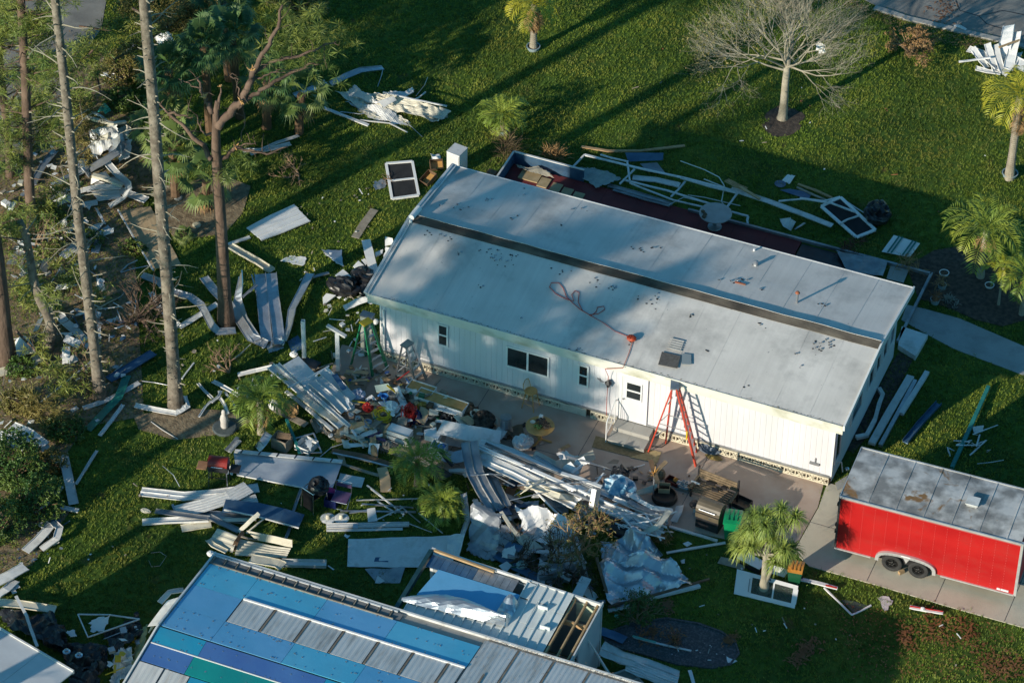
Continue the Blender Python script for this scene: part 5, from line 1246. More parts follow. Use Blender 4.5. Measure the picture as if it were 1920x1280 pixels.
# --- upper left heap
RIB('white pole lying from the teal tarp down over the upper left heap',[(152,204,.3),(175,212,.4),(190,219,.5),(206,232,.3)],.10,'box',name='metal_pole')
RIB('cream tube lying across the top of the upper left heap',[(161,222,.6),(185,228,.6),(212,234,.5),(235,231,.3)],.13,'box',M_cream,h=.10,name='metal_tube')
CRUMP('crumpled white sheet at the top of the upper left heap',[(165,240,.2),(215,228,.5),(235,255,.6),(170,290,.2)],M_white,.22)
CRUMP('white sheet folded under the cream tube',[(190,232,.2),(245,238,.2),(240,262,.4),(185,262,.4)],M_cream,.14)
QUAD('grey curved sheet standing like a shell in the upper left heap',[(198,256,.3),(224,250,.9),(228,285,.8),(205,290,.2)],M_alu,curl=-.2,amp=.05)
CRUMP('bright white crumpled bag-like sheet beside the fan palm',[(228,262,.2),(248,262,.5),(240,298,.5),(222,302,.1)],M_white2,.16,n=(8,8))
RIB('long grey folded strip slanting across the upper left heap',[(168,318,.3),(195,302,.5),(222,284,.7),(232,268,.8)],.28,'pan',M_alu,roll=.5)
RIB('white bent gutter making a hook under the upper left heap',[(200,305,.3),(218,325,.35),(240,345,.3),(243,355,.5),(232,372,.3),(205,387,.1)],.28,'pan',M_white,roll=[.1,.1,.2,.6,.4,.1])
RIB('cream box beam lying behind the second grey trunk',[(174,331,.4),(200,338,.4),(230,350,.3)],.18,'box',M_cream,h=.12,name='metal_beam')
RIB('flat white plank below the cream box beam',[(135,362,.2),(178,352,.3),(226,351,.3)],.24,'pan')
QUAD('pale sheet fanned out under the hooked gutter',[(170,358,.12),(222,352,.2),(228,372,.1),(185,378,.06)],M_white,2)
RIB('white panel reaching right out of the upper left heap',[(178,345,.1),(225,358,.1),(275,376,.08)],.36,'pan')
RIB('white gutter end left of the second grey trunk',[(132,390,.1),(160,384,.1),(183,380,.15)],.28,'pan')
RIB('grey panel leaning through the second trunk from the left',[(105,345,.2),(135,330,.2),(165,315,.3)],.30,'rib',M_alu)
RIB('torn pale strip left of the second grey trunk',[(100,385,.1),(125,372,.3),(145,362,.2)],.28,'pan',M_white,roll=[0,.8,.3],jit=.03)
RIB('second torn pale strip under the pine boughs',[(92,372,.05),(120,362,.1),(148,342,.1)],.2,'pan',M_alu,jit=.03)
RIB('black and white lattice strip at the left below the road',[(62,346,.1),(80,312,.15),(103,284,.1)],.28,'pan',M_alud,jit=.02)
QUAD('small open white carton shape above the brown panel',[(108,414,.1),(124,408,.4),(128,435,.3),(122,438,.1)],M_white2,amp=.02)
QUAD('white flap beside the open carton shape',[(124,420,.1),(138,412,.35),(141,430,.1),(127,437,.05)],M_white2)
RIB('teal strip of torn tarp beside the dark tree base',[(84,444,.05),(105,435,.1),(118,431,.1),(158,420,.1)],.10,'flat',M_teal,roll=[0,.6,1,.2],name='tarp_strip')
RIB('teal crumpled tarp on the litter at the top left',[(186,205,.1),(196,200,.4),(203,211,.2)],.28,'flat',mat('teal_tarp',(.03,.30,.26),None,3,.5),roll=[.5,1.2,.3],name='tarp')
RIB('long ribbed white pan between the grey trunks',[(116,482,.08),(138,465,.1),(160,446,.1)],.42,'rib')
RIB('narrow grey-teal pan right of the second grey trunk',[(178,474,.1),(186,448,.1),(192,427,.1)],.3,'pan',M_alu)
QUAD('brown panel, large and stained, on the grass left of the third trunk',[(222,396,.1),(282,386,.12),(340,497,.06),(286,505,.06)],M_ply,amp=.02,name='plywood_panel',cat='board')
RIB('thin white edge strip along the large brown panel',[(221,394,.2),(252,448,.18),(288,508,.12)],.05,'box')
RIB('narrow bent strip on the grass below the brown panel',[(226,511,.05),(250,504,.06),(280,498,.05)],.05,'flat',M_alu)
RIB('thin strip joining the lower end of the brown panel',[(226,510,.05),(240,496,.1),(258,488,.1)],.04,'flat',M_alu)
QUAD('fragment of roof with torn brown underside, blue-white, at the left edge',[(33,452,.3),(83,456,.3),(66,480,.15),(30,470,.1)],M_white,amp=.05)
QUAD('grey roof fragment lying at the left edge',[(28,460,.15),(52,475,.12),(42,497,.1),(12,496,.1)],M_alu,amp=.04)
LUMP('torn brown insulation on the roof fragment at the left',62,472,.2,.22,M_rust,'insulation','debris',(1.4,.9,.3))
RIB('curled grey sheet under the left pine branches',[(112,502,.1),(130,518,.25),(155,530,.1)],.28,'pan',M_alud,roll=[.9,.2,-.5])
CRUMP('white plastic bag between the second and third grey trunks',[(180,520,.05),(194,524,.1),(196,545,.05),(183,542,.05)],M_white2,.12,n=(6,6),name='plastic_bag',cat='bag')
RIB('white plank broken in the middle at the left',[(84,575,.15),(115,594,.2),(118,600,.15),(145,624,.12),(170,652,.1)],.34,'pan')
QUAD('white curved panel standing at the foot of the thick brown trunk',[(28,640,.1),(50,630,.5),(74,663,.2),(32,672,.05)],M_white2,curl=.12)
RIB('thick white board lying at the left edge below the brown trunk',[(-20,704,.1),(30,692,.1),(84,670,.15)],.36,'pan',M_cream,h=.09)
QUAD('small white panel by the low shrubs left of the green strip',[(126,668,.1),(144,664,.2),(147,676,.1),(130,684,.05)],M_white)
RIB('dark blue plank resting between the two grey trunks',[(204,712,.1),(245,688,.12),(288,661,.15)],.36,'pan',M_blueh)
RIB('thin pale blue pole lying by the second grey trunk',[(76,754,.05),(125,715,.08),(172,676,.1)],.06,'tube',M_white,name='metal_pole')
RIB('bent thin wire beside the thin pale blue pole',[(108,732,.05),(130,733,.1),(152,722,.1),(172,694,.1)],.02,'tube',M_alu,name='wire',cat='wire')
RIB('long bent green plastic strip lying over the white plank',[(164,806,.06),(196,772,.12),(222,745,.2),(238,704,.1)],.30,'flat',mat('sea_green_plastic',(.015,.15,.11),(.02,.20,.15),3,.4),name='plastic_strip')
RIB('white plank crossed by the green strip',[(156,766,.06),(208,748,.06),(262,718,.06)],.20,'pan')
RIB('short white flat stub left of the crossed plank',[(134,771,.04),(146,764,.05)],.16,'pan')
RIB('slim white pan on the grass right of the green strip',[(187,817,.04),(210,788,.06),(231,759,.05)],.14,'pan')
RIB('white channel bent round the foot of the third grey trunk',[(253,760,.1),(290,768,.1),(330,775,.12),(352,760,.2),(345,742,.3)],.20,'pan',M_white,roll=[.2,.2,.3,.9,.6])
RIB('thin stick of white trim near the third grey trunk',[(341,711,.03),(352,696,.03),(364,681,.03)],.05,'box')
RIB('thin rod lying left of the third grey trunk',[(265,714,.03),(290,717,.03),(315,722,.03)],.03,'tube',M_alu,name='rod')
RIB('thin curving wire on the lower left grass',[(283,790,.03),(305,806,.05),(334,823,.03)],.025,'tube',M_white,name='wire',cat='wire')
RIB('broken pale trim forming a cross, left arm',[(371,719,.05),(385,735,.08),(398,747,.1)],.10,'pan')
RIB('broken pale trim forming a cross, lower arm',[(373,782,.05),(386,762,.08),(397,752,.1)],.09,'pan')
RIB('broken pale trim forming a cross, right arm',[(397,755,.12),(410,744,.14),(415,733,.1)],.10,'pan')
RIB('bent trim leaning over the white garden figure',[(411,744,.1),(422,758,.2),(428,776,.1)],.12,'pan',M_white,roll=[.2,.9,.4])
RIB('slim trim right of the cross of broken trim',[(421,735,.05),(433,750,.08),(440,762,.05)],.07,'pan')
RIB('white gutter leading to the green palm',[(399,715,.08),(420,726,.1),(448,742,.1)],.16,'pan')
for i,(x,y) in enumerate([(50,1060),(60,778),(52,768)]):pass
# white garden figure on a stone ring
g_=empty('garden_figure',P(421,800,.1),0,'small pale stone garden figure on a grey round base','statue')
MB().lathe((0,0,0),[(.12,0),(.14,.06),(.13,.22),(.15,.38),(.12,.52),(.07,.60),(.09,.68),(.06,.78),(.02,.8)],14).build('figure',mat('pale_stone',(.50,.46,.42),(.6,.56,.52),6,.8),g_,smooth=True)
MB().lathe((0,0,-.1),[(.42,0),(.44,.06),(.4,.1)],18).build('base',mat('dark_stone',(.06,.08,.08),(.1,.12,.12),6,.8),g_)
# lower left edge
for i,(lb,pts,w,k) in enumerate([('white ribbed panel above the left shrub',[(-20,812,.5),(20,826,.55),(48,838,.5)],.55,'rib'),('second white panel overlapping above the left shrub',[(20,800,.6),(50,812,.65),(82,836,.6)],.5,'pan'),
      ('short white panel piece right above the left shrub',[(66,822,.6),(80,834,.5),(88,845,.4)],.35,'pan'),('long white graffiti-marked plank beside the left shrub',[(118,852,.3),(128,895,.2),(138,945,.08)],.34,'pan'),
      ('thin leaning white strip right of the marked plank',[(182,845,.1),(160,880,.1),(143,908,.1)],.10,'pan'),('short white channel across the foot of the marked plank',[(100,948,.1),(122,953,.1),(147,958,.1)],.18,'pan'),
      ('curved pale strip along the left shrub',[(118,912,.2),(100,935,.2),(68,962,.1)],.10,'pan'),('short pale upright stub near the left shrub',[(84,835,.4),(94,850,.3),(108,868,.3)],.12,'pan'),
      ('bent white folded sheet, left arm of the V',[(75,978,.1),(92,990,.25),(72,1012,.15),(48,1034,.08)],.34,'pan'),('bent white folded sheet, right arm of the V',[(98,978,.1),(112,990,.3),(106,1010,.25),(78,1030,.1)],.26,'pan'),
      ('white plank cut by the left edge below the shrub',[(-20,1098,.2),(20,1078,.25),(48,1062,.25)],.42,'pan'),('second white plank below it at the left edge',[(-10,1120,.1),(12,1105,.15),(30,1088,.1)],.30,'pan'),
      ('small tapered white stub at the left edge',[(28,1112,.08),(22,1104,.08),(36,1098,.08)],.16,'flat'),('long cream plank above the black sheeting',[(-20,1128,.3),(40,1133,.3),(104,1143,.3)],.34,'pan'),
      ('white square tube lying over the black sheeting',[(30,1118,.5),(50,1155,.5),(58,1180,.4),(70,1212,.4)],.10,'box')]):
 RIB(lb,pts,w,k,M_cream if 'cream' in lb else M_white)
CRUMP('black plastic sheeting spread beside the white shed roof',[(-10,1138,.3),(100,1150,.35),(125,1215,.3),(20,1175,.4)],M_blacks,.16,name='black_sheeting',cat='sheeting')
CRUMP('rounded heap of black sheeting right of the square tube',[(70,1160,.2),(120,1165,.3),(128,1215,.3),(85,1212,.4)],M_blacks,.30,name='black_sheeting',cat='sheeting')
CRUMP('black sheeting between the shed and the stripped house',[(110,1205,.3),(200,1200,.4),(200,1250,.3),(135,1262,.3)],M_blacks,.24,name='black_sheeting',cat='sheeting')
CRUMP('black sheeting leaning to the stripped house corner',[(195,1180,.3),(260,1150,.5),(270,1185,.6),(210,1225,.4)],M_blacks,.2,name='black_sheeting',cat='sheeting')
CRUMP('lower black sheeting at the bottom edge',[(130,1260,.3),(180,1240,.3),(190,1290,.3),(130,1300,.3)],M_blacks,.2,name='black_sheeting',cat='sheeting')
FRAME('thin white door outline lying over the black sheeting',[(146,1151,.3),(205,1152,.4),(262,1160,.5),(165,1194,.3)],w=.04,mid=0)
QUAD('torn white board printed with brown stain by the door outline',[(168,1163,.3),(206,1152,.5),(196,1182,.3),(170,1182,.2)],M_white2,rough=.06)
QUAD('white triangular scrap near the black sheeting',[(125,1183,.2),(140,1180,.25),(144,1192,.2),(132,1194,.2)],M_white2,rough=.04)
for lb,x,y in (('silver vent cap on the black sheeting, left',125,1222),('silver vent cap on the black sheeting, right',148,1229)):
 place(MB().lathe(P(x,y,.62),[(.10,0),(.13,.04),(.07,.07),(.07,.12),(.02,.14)],12),'vent_cap',M_steel,lb,'vent')
CRUMP('cream rolled blanket stuffed at the gable of the stripped house',[(258,1180,.4),(278,1168,.6),(262,1245,.5),(246,1250,.4)],mat('mustard_cloth',(.30,.26,.10),(.38,.34,.16),3,.8),.12,n=(6,14),name='blanket',cat='cloth')
CRUMP('crumpled white sheet heap at the bottom below the gable',[(215,1225,.3),(248,1205,.5),(250,1262,.4),(205,1290,.3)],M_white,.25)
RIB('vertical white panel leaning on the gable of the stripped house',[(310,1135,2.2),(298,1155,1.6),(288,1175,1.0)],.6,'rib',M_cream)
RIB('white roof plank overhanging the gable corner',[(300,1130,2.4),(318,1110,2.5),(345,1106,2.4)],.2,'pan',M_white)
# --- bent sheets round the snapped pine
B=RIB
B('bent gutter zigzag left of the snapped pine, upper run',[(266,516,.15),(298,528,.2),(316,546,.25),(355,556,.3),(378,572,.25),(398,610,.2),(410,622,.2),(442,620,.15)],.28,'pan',M_alu,roll=[.2,.3,.6,.2,.5,.8,.5,.2])
B('bent gutter zigzag left of the snapped pine, lower run',[(283,548,.1),(298,575,.15),(320,598,.15),(340,612,.12),(372,592,.15),(408,570,.2)],.20,'pan',M_white,roll=[.2,.5,.8,.5,.3,.2])
B('wide bent gutter passing behind the snapped pine',[(382,520,.2),(402,545,.25),(428,570,.3),(448,598,.3),(470,632,.2),(500,646,.1)],.34,'pan',M_alu,roll=[0,.2,.3,.4,.5,.4])
B('twisted upright strip right of the snapped pine',[(452,513,.5),(450,540,.6),(446,566,.3),(458,600,.3),(482,638,.2)],.34,'pan',M_alu,roll=[1.2,.8,.3,.6,.2])
B('thin bent strip leaning on the twisted upright',[(472,515,.4),(483,560,.3),(490,610,.2)],.05,'flat',M_alu)
B('short strip crossing behind the twisted upright',[(455,558,.5),(470,545,.6),(482,534,.6)],.10,'pan',M_alu)
B('wide pale channel standing on end, left of the pair',[(488,514,.35),(492,560,.3),(496,600,.22),(500,640,.12)],.42,'pan',M_alu,h=.08)
B('wide pale channel standing on end, right of the pair',[(508,513,.35),(513,560,.3),(519,600,.22),(524,645,.12)],.42,'pan',M_alu,h=.08)
B('long channel curving down to the right pair',[(582,513,.2),(566,545,.25),(548,580,.3),(543,610,.25),(532,640,.15)],.32,'pan',M_alu,roll=[.1,.2,.4,.7,.5])
B('short pale strip touching the curved channel top',[(581,522,.1),(598,517,.1),(617,512,.1)],.13,'pan',M_alu)
CRUMP('crumpled end of the wide channels near the ground',[(492,640,.05),(530,628,.3),(532,650,.1),(505,660,.05)],M_alu,.14,n=(8,6))
B('thin pole with a knob end on the dark grass',[(470,645,.1),(452,662,.08),(433,676,.05)],.03,'tube',M_white,name='rod')
B('big stained white channel right of the snapped pine',[(431,462,.12),(455,476,.12),(484,492,.12),(510,509,.1)],.30,'pan',M_cream,h=.09)
B('narrow white channel above the stained channel',[(428,459,.05),(448,452,.06),(469,445,.05)],.14,'pan',M_white)
for i,(dx,dy,lb) in enumerate([(0,0,'rearmost'),(7,9,'second'),(14,17,'third'),(22,26,'nearest')]):
 B('white siding plank on the lawn, %s of the overlapping four' % lb,[(467+dx*.9,432+dy*.6,.05+.02*i),(512+dx*.8,408+dy*.9,.06+.02*i),(556+dx*1.0,388+dy*.9,.05+.02*i)],.30,'pan',M_white2,name='siding_plank',cat='plank')
QUAD('irregular white scrap alone on the grass below the siding planks',[(526,488,.03),(548,478,.05),(573,482,.05),(570,499,.03)],M_white2,rough=.05)
QUAD('torn panel scrap with blue foil face left of the house',[(604,469,.1),(639,466,.12),(643,499,.05),(628,488,.05)],M_foil,rough=.05,amp=.03)
QUAD('white half of the foil-faced scrap',[(606,472,.05),(625,488,.08),(642,500,.05),(637,484,.06)],M_white2,rough=.03)
QUAD('diamond shaped white foam sheet left of the house',[(628,517,.1),(643,504,.15),(659,519,.12),(645,531,.08)],M_white2,amp=.03)
QUAD('white foam chunk left of the black bin bags',[(605,558,.15),(612,550,.2),(630,553,.2),(606,572,.08)],M_white2,thick=.06)
B('upright white board leaning by the gable',[(686,450,.25),(694,482,.2),(702,514,.1)],.34,'flat',M_white2,name='foam_board')
QUAD('broken white board left of the upright one',[(662,499,.1),(672,489,.12),(692,506,.12),(680,519,.08)],M_white2,thick=.03)
QUAD('small white chip behind the broken board',[(677,487,.1),(684,484,.12),(690,492,.1),(686,498,.1)],M_white2,thick=.03)
QUAD('white broken board touching the gable',[(694,520,.1),(712,498,.2),(713,510,.2),(704,524,.1)],M_white2,thick=.03)
QUAD('angular white sheet by the gable roof edge',[(722,444,.2),(736,447,.4),(738,458,.3),(722,461,.2)],M_white2)
QUAD('white flap by the gable',[(721,462,.2),(735,462,.3),(730,490,.2),(721,488,.15)],M_white2,rough=.04)
QUAD('white chunk near the gable foot',[(703,473,.1),(718,467,.15),(717,474,.12),(704,481,.1)],M_white2,thick=.05)
B('pale frosted fascia piece pointing to the house corner',[(645,578,.3),(668,567,.4),(690,560,.5)],.24,'flat',M_white,roll=.4,jit=.02)
LUMP('black bin bag pile left of the house corner',645,548,.02,.42,M_blacks,'bin_bag','bag',(1.3,.8,.7))
LUMP('black bin bag nearer to the house corner',682,532,.02,.38,M_blacks,'bin_bag','bag',(1.1,1,.8))
LUMP('dark bag behind the utility box',690,552,.02,.3,M_blacks,'bin_bag','bag')
QUAD('small white electrical plate on the grass',[(613,571,.03),(620,569,.03),(622,575,.03),(615,577,.03)],M_white2)
B('grey weathered plank on the grass near the window frame',[(666,446,.04),(682,420,.05),(702,393,.05)],.32,'flat',M_woodg,name='plank',cat='plank')
QUAD('dark blue square mat on the grass by the standing posts',[(539,640,.03),(558,628,.03),(575,650,.03),(548,662,.03)],M_blueh,thick=.02,amp=.0,name='mat',cat='mat')
# standing posts
for (x,y,h,lb,top) in ((571,682,2.05,'hollow square white post standing alone, the left of two',False),(634,696,1.85,'white post standing with a broken bracket on top, the right of two',True)):
 c=P(x,y);t=empty('standing_post',c,.3,lb,'post')
 m_=MB()
 for a,b,e,d in ((-.07,.07,-.07,-.055),(-.07,.07,.055,.07),(-.07,-.055,-.055,.055),(.055,.07,-.055,.055)):m_.box(a,b,e,d,-.02,h)
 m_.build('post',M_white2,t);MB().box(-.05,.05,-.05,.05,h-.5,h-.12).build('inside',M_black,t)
 if top:MB().bar((-.38,.22,h+.10),(.34,-.2,h+.0),.13,.08).build('bracket',M_white,t)
# white conduit on the house wall and utility box
place(MB().box(.10,.17,-.09,-.03,.5,2.35),'conduit',M_white2,'thin white conduit fixed on the wall near the left corner','pipe')
t=empty('utility_pedestal',P(690,660),0,'pale grey electrical box standing by the left house corner','electrical box')
MB().box(-.22,.22,-.14,.14,0,1.75).build('cabinet',mat('grey_green_paint',(.36,.38,.32),(.42,.44,.38),2,.5),t);MB().box(-.24,.24,-.16,.16,1.755,1.80).build('lid',M_alud,t)
MB().lathe((.33,0,1.5),[(.09,0),(.10,.05),(.09,.14),(.02,.18)],12).build('meter',M_white2,t)
# --- items behind the left end of the house
FRAME('white double window frame with dark screens standing on the grass',[(724,307,.25),(773,303,.3),(785,366,.08),(735,373,.05)],M_white2,w=.10,mid=1,pane=M_screen,h=.07)
BOX('open wooden drawer tipped on the grass, the upper one',818,312,.05,.5,.42,.22,.5,M_woodd,'drawer','drawer',inner=M_oak,tilt=.5)
BOX('open wooden drawer tipped on the grass, the lower one',804,338,.05,.42,.6,.22,-.3,M_woodd,'drawer','drawer',inner=M_oak,tilt=.3)
CRUMP('crumpled white paper and bags above the drawers',[(808,290,.05),(824,286,.1),(827,298,.1),(810,302,.05)],M_white2,.16,n=(7,6))
t=empty('cabinet',P(857,318),-.15,'white metal cabinet standing at the back left corner of the house','cabinet')
MB().box(-.28,.28,-.3,.3,0,.95).build('body',M_white2,t);MB().box(-.29,.29,-.31,.31,.955,.98).build('top',M_white,t);MB().box(-.26,.26,-.325,-.305,.05,.9).build('door',M_white,t)
B('brown broken block behind the ridge of the roof',[(915,325,.15),(930,330,.15)],.25,'box',M_woodd,h=.15,name='block')
CRUMP('dark wire rack on the grass left of the window frame',[(700,340,.05),(722,334,.1),(722,350,.1),(702,356,.05)],M_alud,.06,n=(6,5),name='wire_rack')
# pile of sheets at the upper middle lawn
B('bent grey channel arching behind the sheet pile',[(620,158,.15),(648,143,.3),(676,132,.35),(718,128,.15)],.24,'pan',M_alu,roll=[.3,.6,.4,.1])
B('thin strip hanging from the arched channel',[(718,130,.2),(714,146,.1),(708,163,.05)],.03,'flat',M_alu)
for i,(q,am) in enumerate([([(626,168,.15),(700,182,.2),(770,228,.1),(690,215,.1)],.10),([(648,190,.1),(720,195,.3),(772,236,.06),(700,222,.1)],.12),([(640,170,.35),(740,178,.45),(845,206,.2),(828,224,.15)],.10),([(700,178,.3),(776,162,.3),(772,176,.25),(728,186,.3)],.10),
      ([(700,195,.3),(800,192,.35),(842,214,.15),(818,224,.2)],.14),([(648,172,.4),(664,160,.6),(700,180,.5),(720,196,.3)],.12)]):
 CRUMP('crumpled pale sheet of the upper lawn pile, ' + ['lowest one at the front','one sticking out at the lower middle','long top one reaching right','small one behind','one at the right end','one with a peak at the left'][i],q,M_cream if i in (0,2,4) else M_white,am,n=(16,6))
QUAD('blue-grey folded square lying on the upper lawn pile',[(708,190,.55),(738,180,.65),(744,188,.5),(720,200,.45)],M_white,amp=.04)
B('long white pole along the upper lawn pile',[(718,174,.5),(775,187,.5),(838,200,.4)],.06,'box',M_white)
B('slim white bar lying left of the upper lawn pile',[(606,203,.05),(645,218,.07),(691,236,.05)],.13,'box',M_white)
B('thin trim left of the upper lawn pile',[(638,210,.04),(675,214,.05),(700,212,.05)],.04,'flat',M_alu)
B('thin rod poking below the upper lawn pile',[(675,226,.05),(730,232,.06),(764,249,.05)],.04,'box',M_white)
B('thin rod ending in a hook below the upper lawn pile',[(762,228,.1),(778,244,.06),(792,257,.03)],.025,'tube',M_alu,name='rod')
B('thin arched rod above the upper lawn pile',[(802,145,.05),(796,160,.3),(780,180,.3)],.025,'tube',M_alu,name='rod')
B('short white rod above the upper lawn pile',[(760,182,.4),(775,173,.35),(774,171,.3)],.05,'box')
B('short white bar left in the middle of the upper lawn pile',[(798,174,.15),(785,184,.2),(779,187,.3)],.05,'box')
B('white pieces near the bushes left of the lawn pile',[(590,165,.1),(612,155,.15)],.3,'pan',M_white)
B('grey panel under the fan palms beside the lawn pile',[(552,180,.1),(575,172,.1),(590,165,.1)],.3,'pan',M_alu)
B('pale strip on the soil at the foot of the right fan palm',[(455,283,.06),(500,282,.06),(545,270,.05)],.20,'pan',M_white)
B('long white gutter half hidden under the right fan palms',[(470,290,.1),(520,268,.15),(560,255,.1)],.14,'pan',M_white)
B('short white strip beside the snapped pine foot',[(380,352,.05),(392,342,.05)],.10,'flat',M_white)
place(MB().lathe(P(369,423,.02),[(.16,0),(.17,.05),(.12,.08)],14),'stepping_stone',mat('sand_stone',(.45,.42,.3),None,3,.8),'round pale stone on the soil bed right of the seedling palm','stone')
place(MB().lathe(P(334,372,.02),[(.16,0),(.17,.05),(.12,.08)],14),'stepping_stone',M_conc,'round grey stone at the foot of the front fan palm','stone')
# --- wreck of the screen enclosure behind the house
for i,(lb,pts,w,k) in enumerate([
     ('long blue-white frame rail along the back of the enclosure wreck',[(1096,291,.3),(1180,312,.35),(1280,334,.35),(1370,357,.3)],.09,'box'),
     ('left slanting rail of the enclosure wreck',[(1096,291,.3),(1082,306,.25),(1066,322,.2)],.07,'box'),
     ('front long rail of the enclosure wreck',[(1168,338,.25),(1250,358,.3),(1360,392,.2)],.08,'box'),
     ('second front rail of the enclosure wreck',[(1180,344,.4),(1262,376,.3),(1330,392,.2)],.06,'box'),
     ('short cross rail at the left of the enclosure wreck',[(1176,304,.35),(1181,340,.3)],.07,'box'),
     ('diagonal rail at the left of the enclosure wreck',[(1190,318,.3),(1162,346,.3)],.07,'box'),
     ('middle slanting rail of the enclosure wreck',[(1285,341,.35),(1272,356,.3),(1258,370,.25)],.07,'box'),
     ('right slanting rail of the enclosure wreck',[(1382,364,.3),(1372,378,.25),(1361,392,.2)],.07,'box'),
     ('upper left thin rail of the enclosure wreck',[(1126,291,.4),(1150,298,.4),(1178,304,.35)],.06,'box'),
     ('wooden batten lying along the top of the enclosure wreck',[(1090,276,.1),(1140,284,.12),(1200,284,.15),(1284,274,.1)],.12,'box'),
     ('white long panel lying inside the enclosure wreck',[(1186,334,.1),(1230,338,.1),(1274,348,.1)],.28,'pan'),
     ('white flat rail running right from the enclosure wreck',[(1276,334,.4),(1330,350,.4),(1380,362,.35)],.10,'pan'),
     ('broad white beam running right to the big frame',[(1370,355,.35),(1440,378,.3),(1500,400,.25),(1560,424,.2)],.24,'pan'),
     ('thin pale strip above the broad white beam',[(1320,336,.3),(1345,346,.3),(1375,358,.3)],.05,'flat'),
     ('grey dark channel under the front rail of the wreck',[(1140,348,.1),(1190,362,.12),(1260,384,.1)],.20,'pan'),
     ('second grey channel lying on the deck edge',[(1150,356,.16),(1210,374,.16),(1256,386,.16)],.16,'pan'),
     ('tan board lying on the broad beam',[(1366,340,.5),(1388,352,.5),(1425,374,.4)],.12,'box'),
     ('bunch of dry straw coloured laths by the big frame',[(1362,338,.5),(1380,348,.55),(1400,356,.45)],.24,'rib'),
     ('white edging piece behind the round table, long arm',[(1372,398,.3),(1390,403,.3),(1403,406,.3)],.07,'box'),
     ('white edging piece behind the round table, short arm',[(1403,406,.3),(1401,414,.2),(1402,422,.1)],.08,'box'),
     ('thin bent tube under the right rail',[(1290,366,.2),(1320,370,.25),(1388,386,.2)],.035,'tube'),
     ('thin bent tube in the enclosure wreck',[(1254,384,.2),(1282,370,.25),(1340,384,.3),(1362,394,.2)],.035,'tube')]):
 RIB(lb,pts,w,k,(M_wood if 'wooden' in lb or 'tan' in lb or 'laths' in lb else M_alud if 'grey' in lb else M_white),name='frame_rail')
for lb,pts in (('long arched thin pipe right of the enclosure wreck',[(1276,302,.1),(1320,318,.6),(1348,332,.8),(1358,348,.5),(1356,362,.2)]),('lower half of the arched thin pipe',[(1356,360,.2),(1353,378,.2),(1362,392,.1)])):
 RIB(lb,pts,.04,'tube',M_white,name='pipe',cat='pipe')
QUAD('dark blue screen panel leaning above the enclosure wreck',[(1172,286,.4),(1244,287,.4),(1243,301,.15),(1178,303,.15)],M_blueh,amp=.01)
QUAD('grey triangular screen mesh beneath the blue panel',[(1200,306,.15),(1232,305,.1),(1250,328,.1),(1215,322,.1)],M_alud,amp=.02)
CRUMP('rumpled grey mesh sheet draped over the deck edge',[(1072,316,.3),(1115,312,.4),(1168,334,.35),(1120,352,.25)],mat('grey_mesh',(.24,.28,.27),(.32,.36,.34),5,.9),.06,n=(14,8),name='mesh_sheet')
CRUMP('straw coloured torn mesh by the low blue wall',[(968,306,.35),(1010,312,.4),(1040,330,.3),(990,322,.3)],mat('straw_mesh',(.28,.26,.2),(.36,.33,.26),5,.9),.08,n=(10,6),name='mesh_sheet')
FRAME('large white window frame with black panes lying on the lawn behind the house',[(1576,370,.45),(1641,431,.2),(1606,445,.12),(1540,387,.3)],M_white2,w=.12,mid=0,pane=M_screen,h=.06)
RIB('divider bar lying on the large black paned frame',[(1573,421,.3),(1590,412,.3),(1612,405,.3)],.07,'box')
RIB('white rail crossing the large frame from the left',[(1460,378,.3),(1506,374,.4),(1560,382,.5),(1602,398,.4)],.07,'box')
RIB('second white rail beneath the crossing one',[(1500,372,.3),(1545,378,.4),(1575,370,.4)],.05,'box')
RIB('narrow strip along the right side of the large frame',[(1578,372,.2),(1605,390,.2),(1628,404,.15)],.05,'flat')
LUMP('black rubbish bag right of the large frame',1644,412,.02,.42,M_blacks,'bin_bag','bag',(1,1.2,.8))
QUAD('blue-grey flat panel left of the large frame',[(1462,356,.08),(1480,354,.1),(1522,362,.08),(1516,374,.06)],M_blueh)
RIB('tan lath near the large frame, upper',[(1496,346,.08),(1530,358,.1),(1560,372,.1)],.10,'box',M_wood,name='lath',cat='plank')
RIB('tan lath near the large frame, lower',[(1494,352,.06),(1520,364,.08),(1548,376,.08)],.08,'box',M_woodg,name='lath',cat='plank')
QUAD('small white striped sheet on the back lawn',[(1466,338,.05),(1476,327,.1),(1491,329,.1),(1481,345,.05)],M_white2,2)
place(MB().lathe(P(1463,345,.02),[(.22,0),(.22,.02)],20),'lid',M_blueh,'round blue lid beside the small striped sheet','lid')
RIB('curled white gutter end on the lawn behind the house',[(1472,410,.1),(1476,418,.3),(1488,424,.2)],.4,'pan',M_white,roll=[.1,.6,1.2])
RIB('pale hooked strip beside the curled gutter',[(1490,430,.05),(1500,424,.15),(1509,418,.1)],.08,'flat',M_alu)
QUAD('white and green striped sheet on the grass right of the deck',[(1676,440,.35),(1725,456,.4),(1706,482,.1),(1653,472,.1)],M_white2,0,amp=.01,name='striped_awning',cat='awning')
for i,(a,b) in enumerate([((1683,443),(1660,474)),((1690,446),(1668,477)),((1711,452),(1690,480)),((1717,455),(1697,482))]):
 pass
aw=bpy.data.objects['striped_awning']
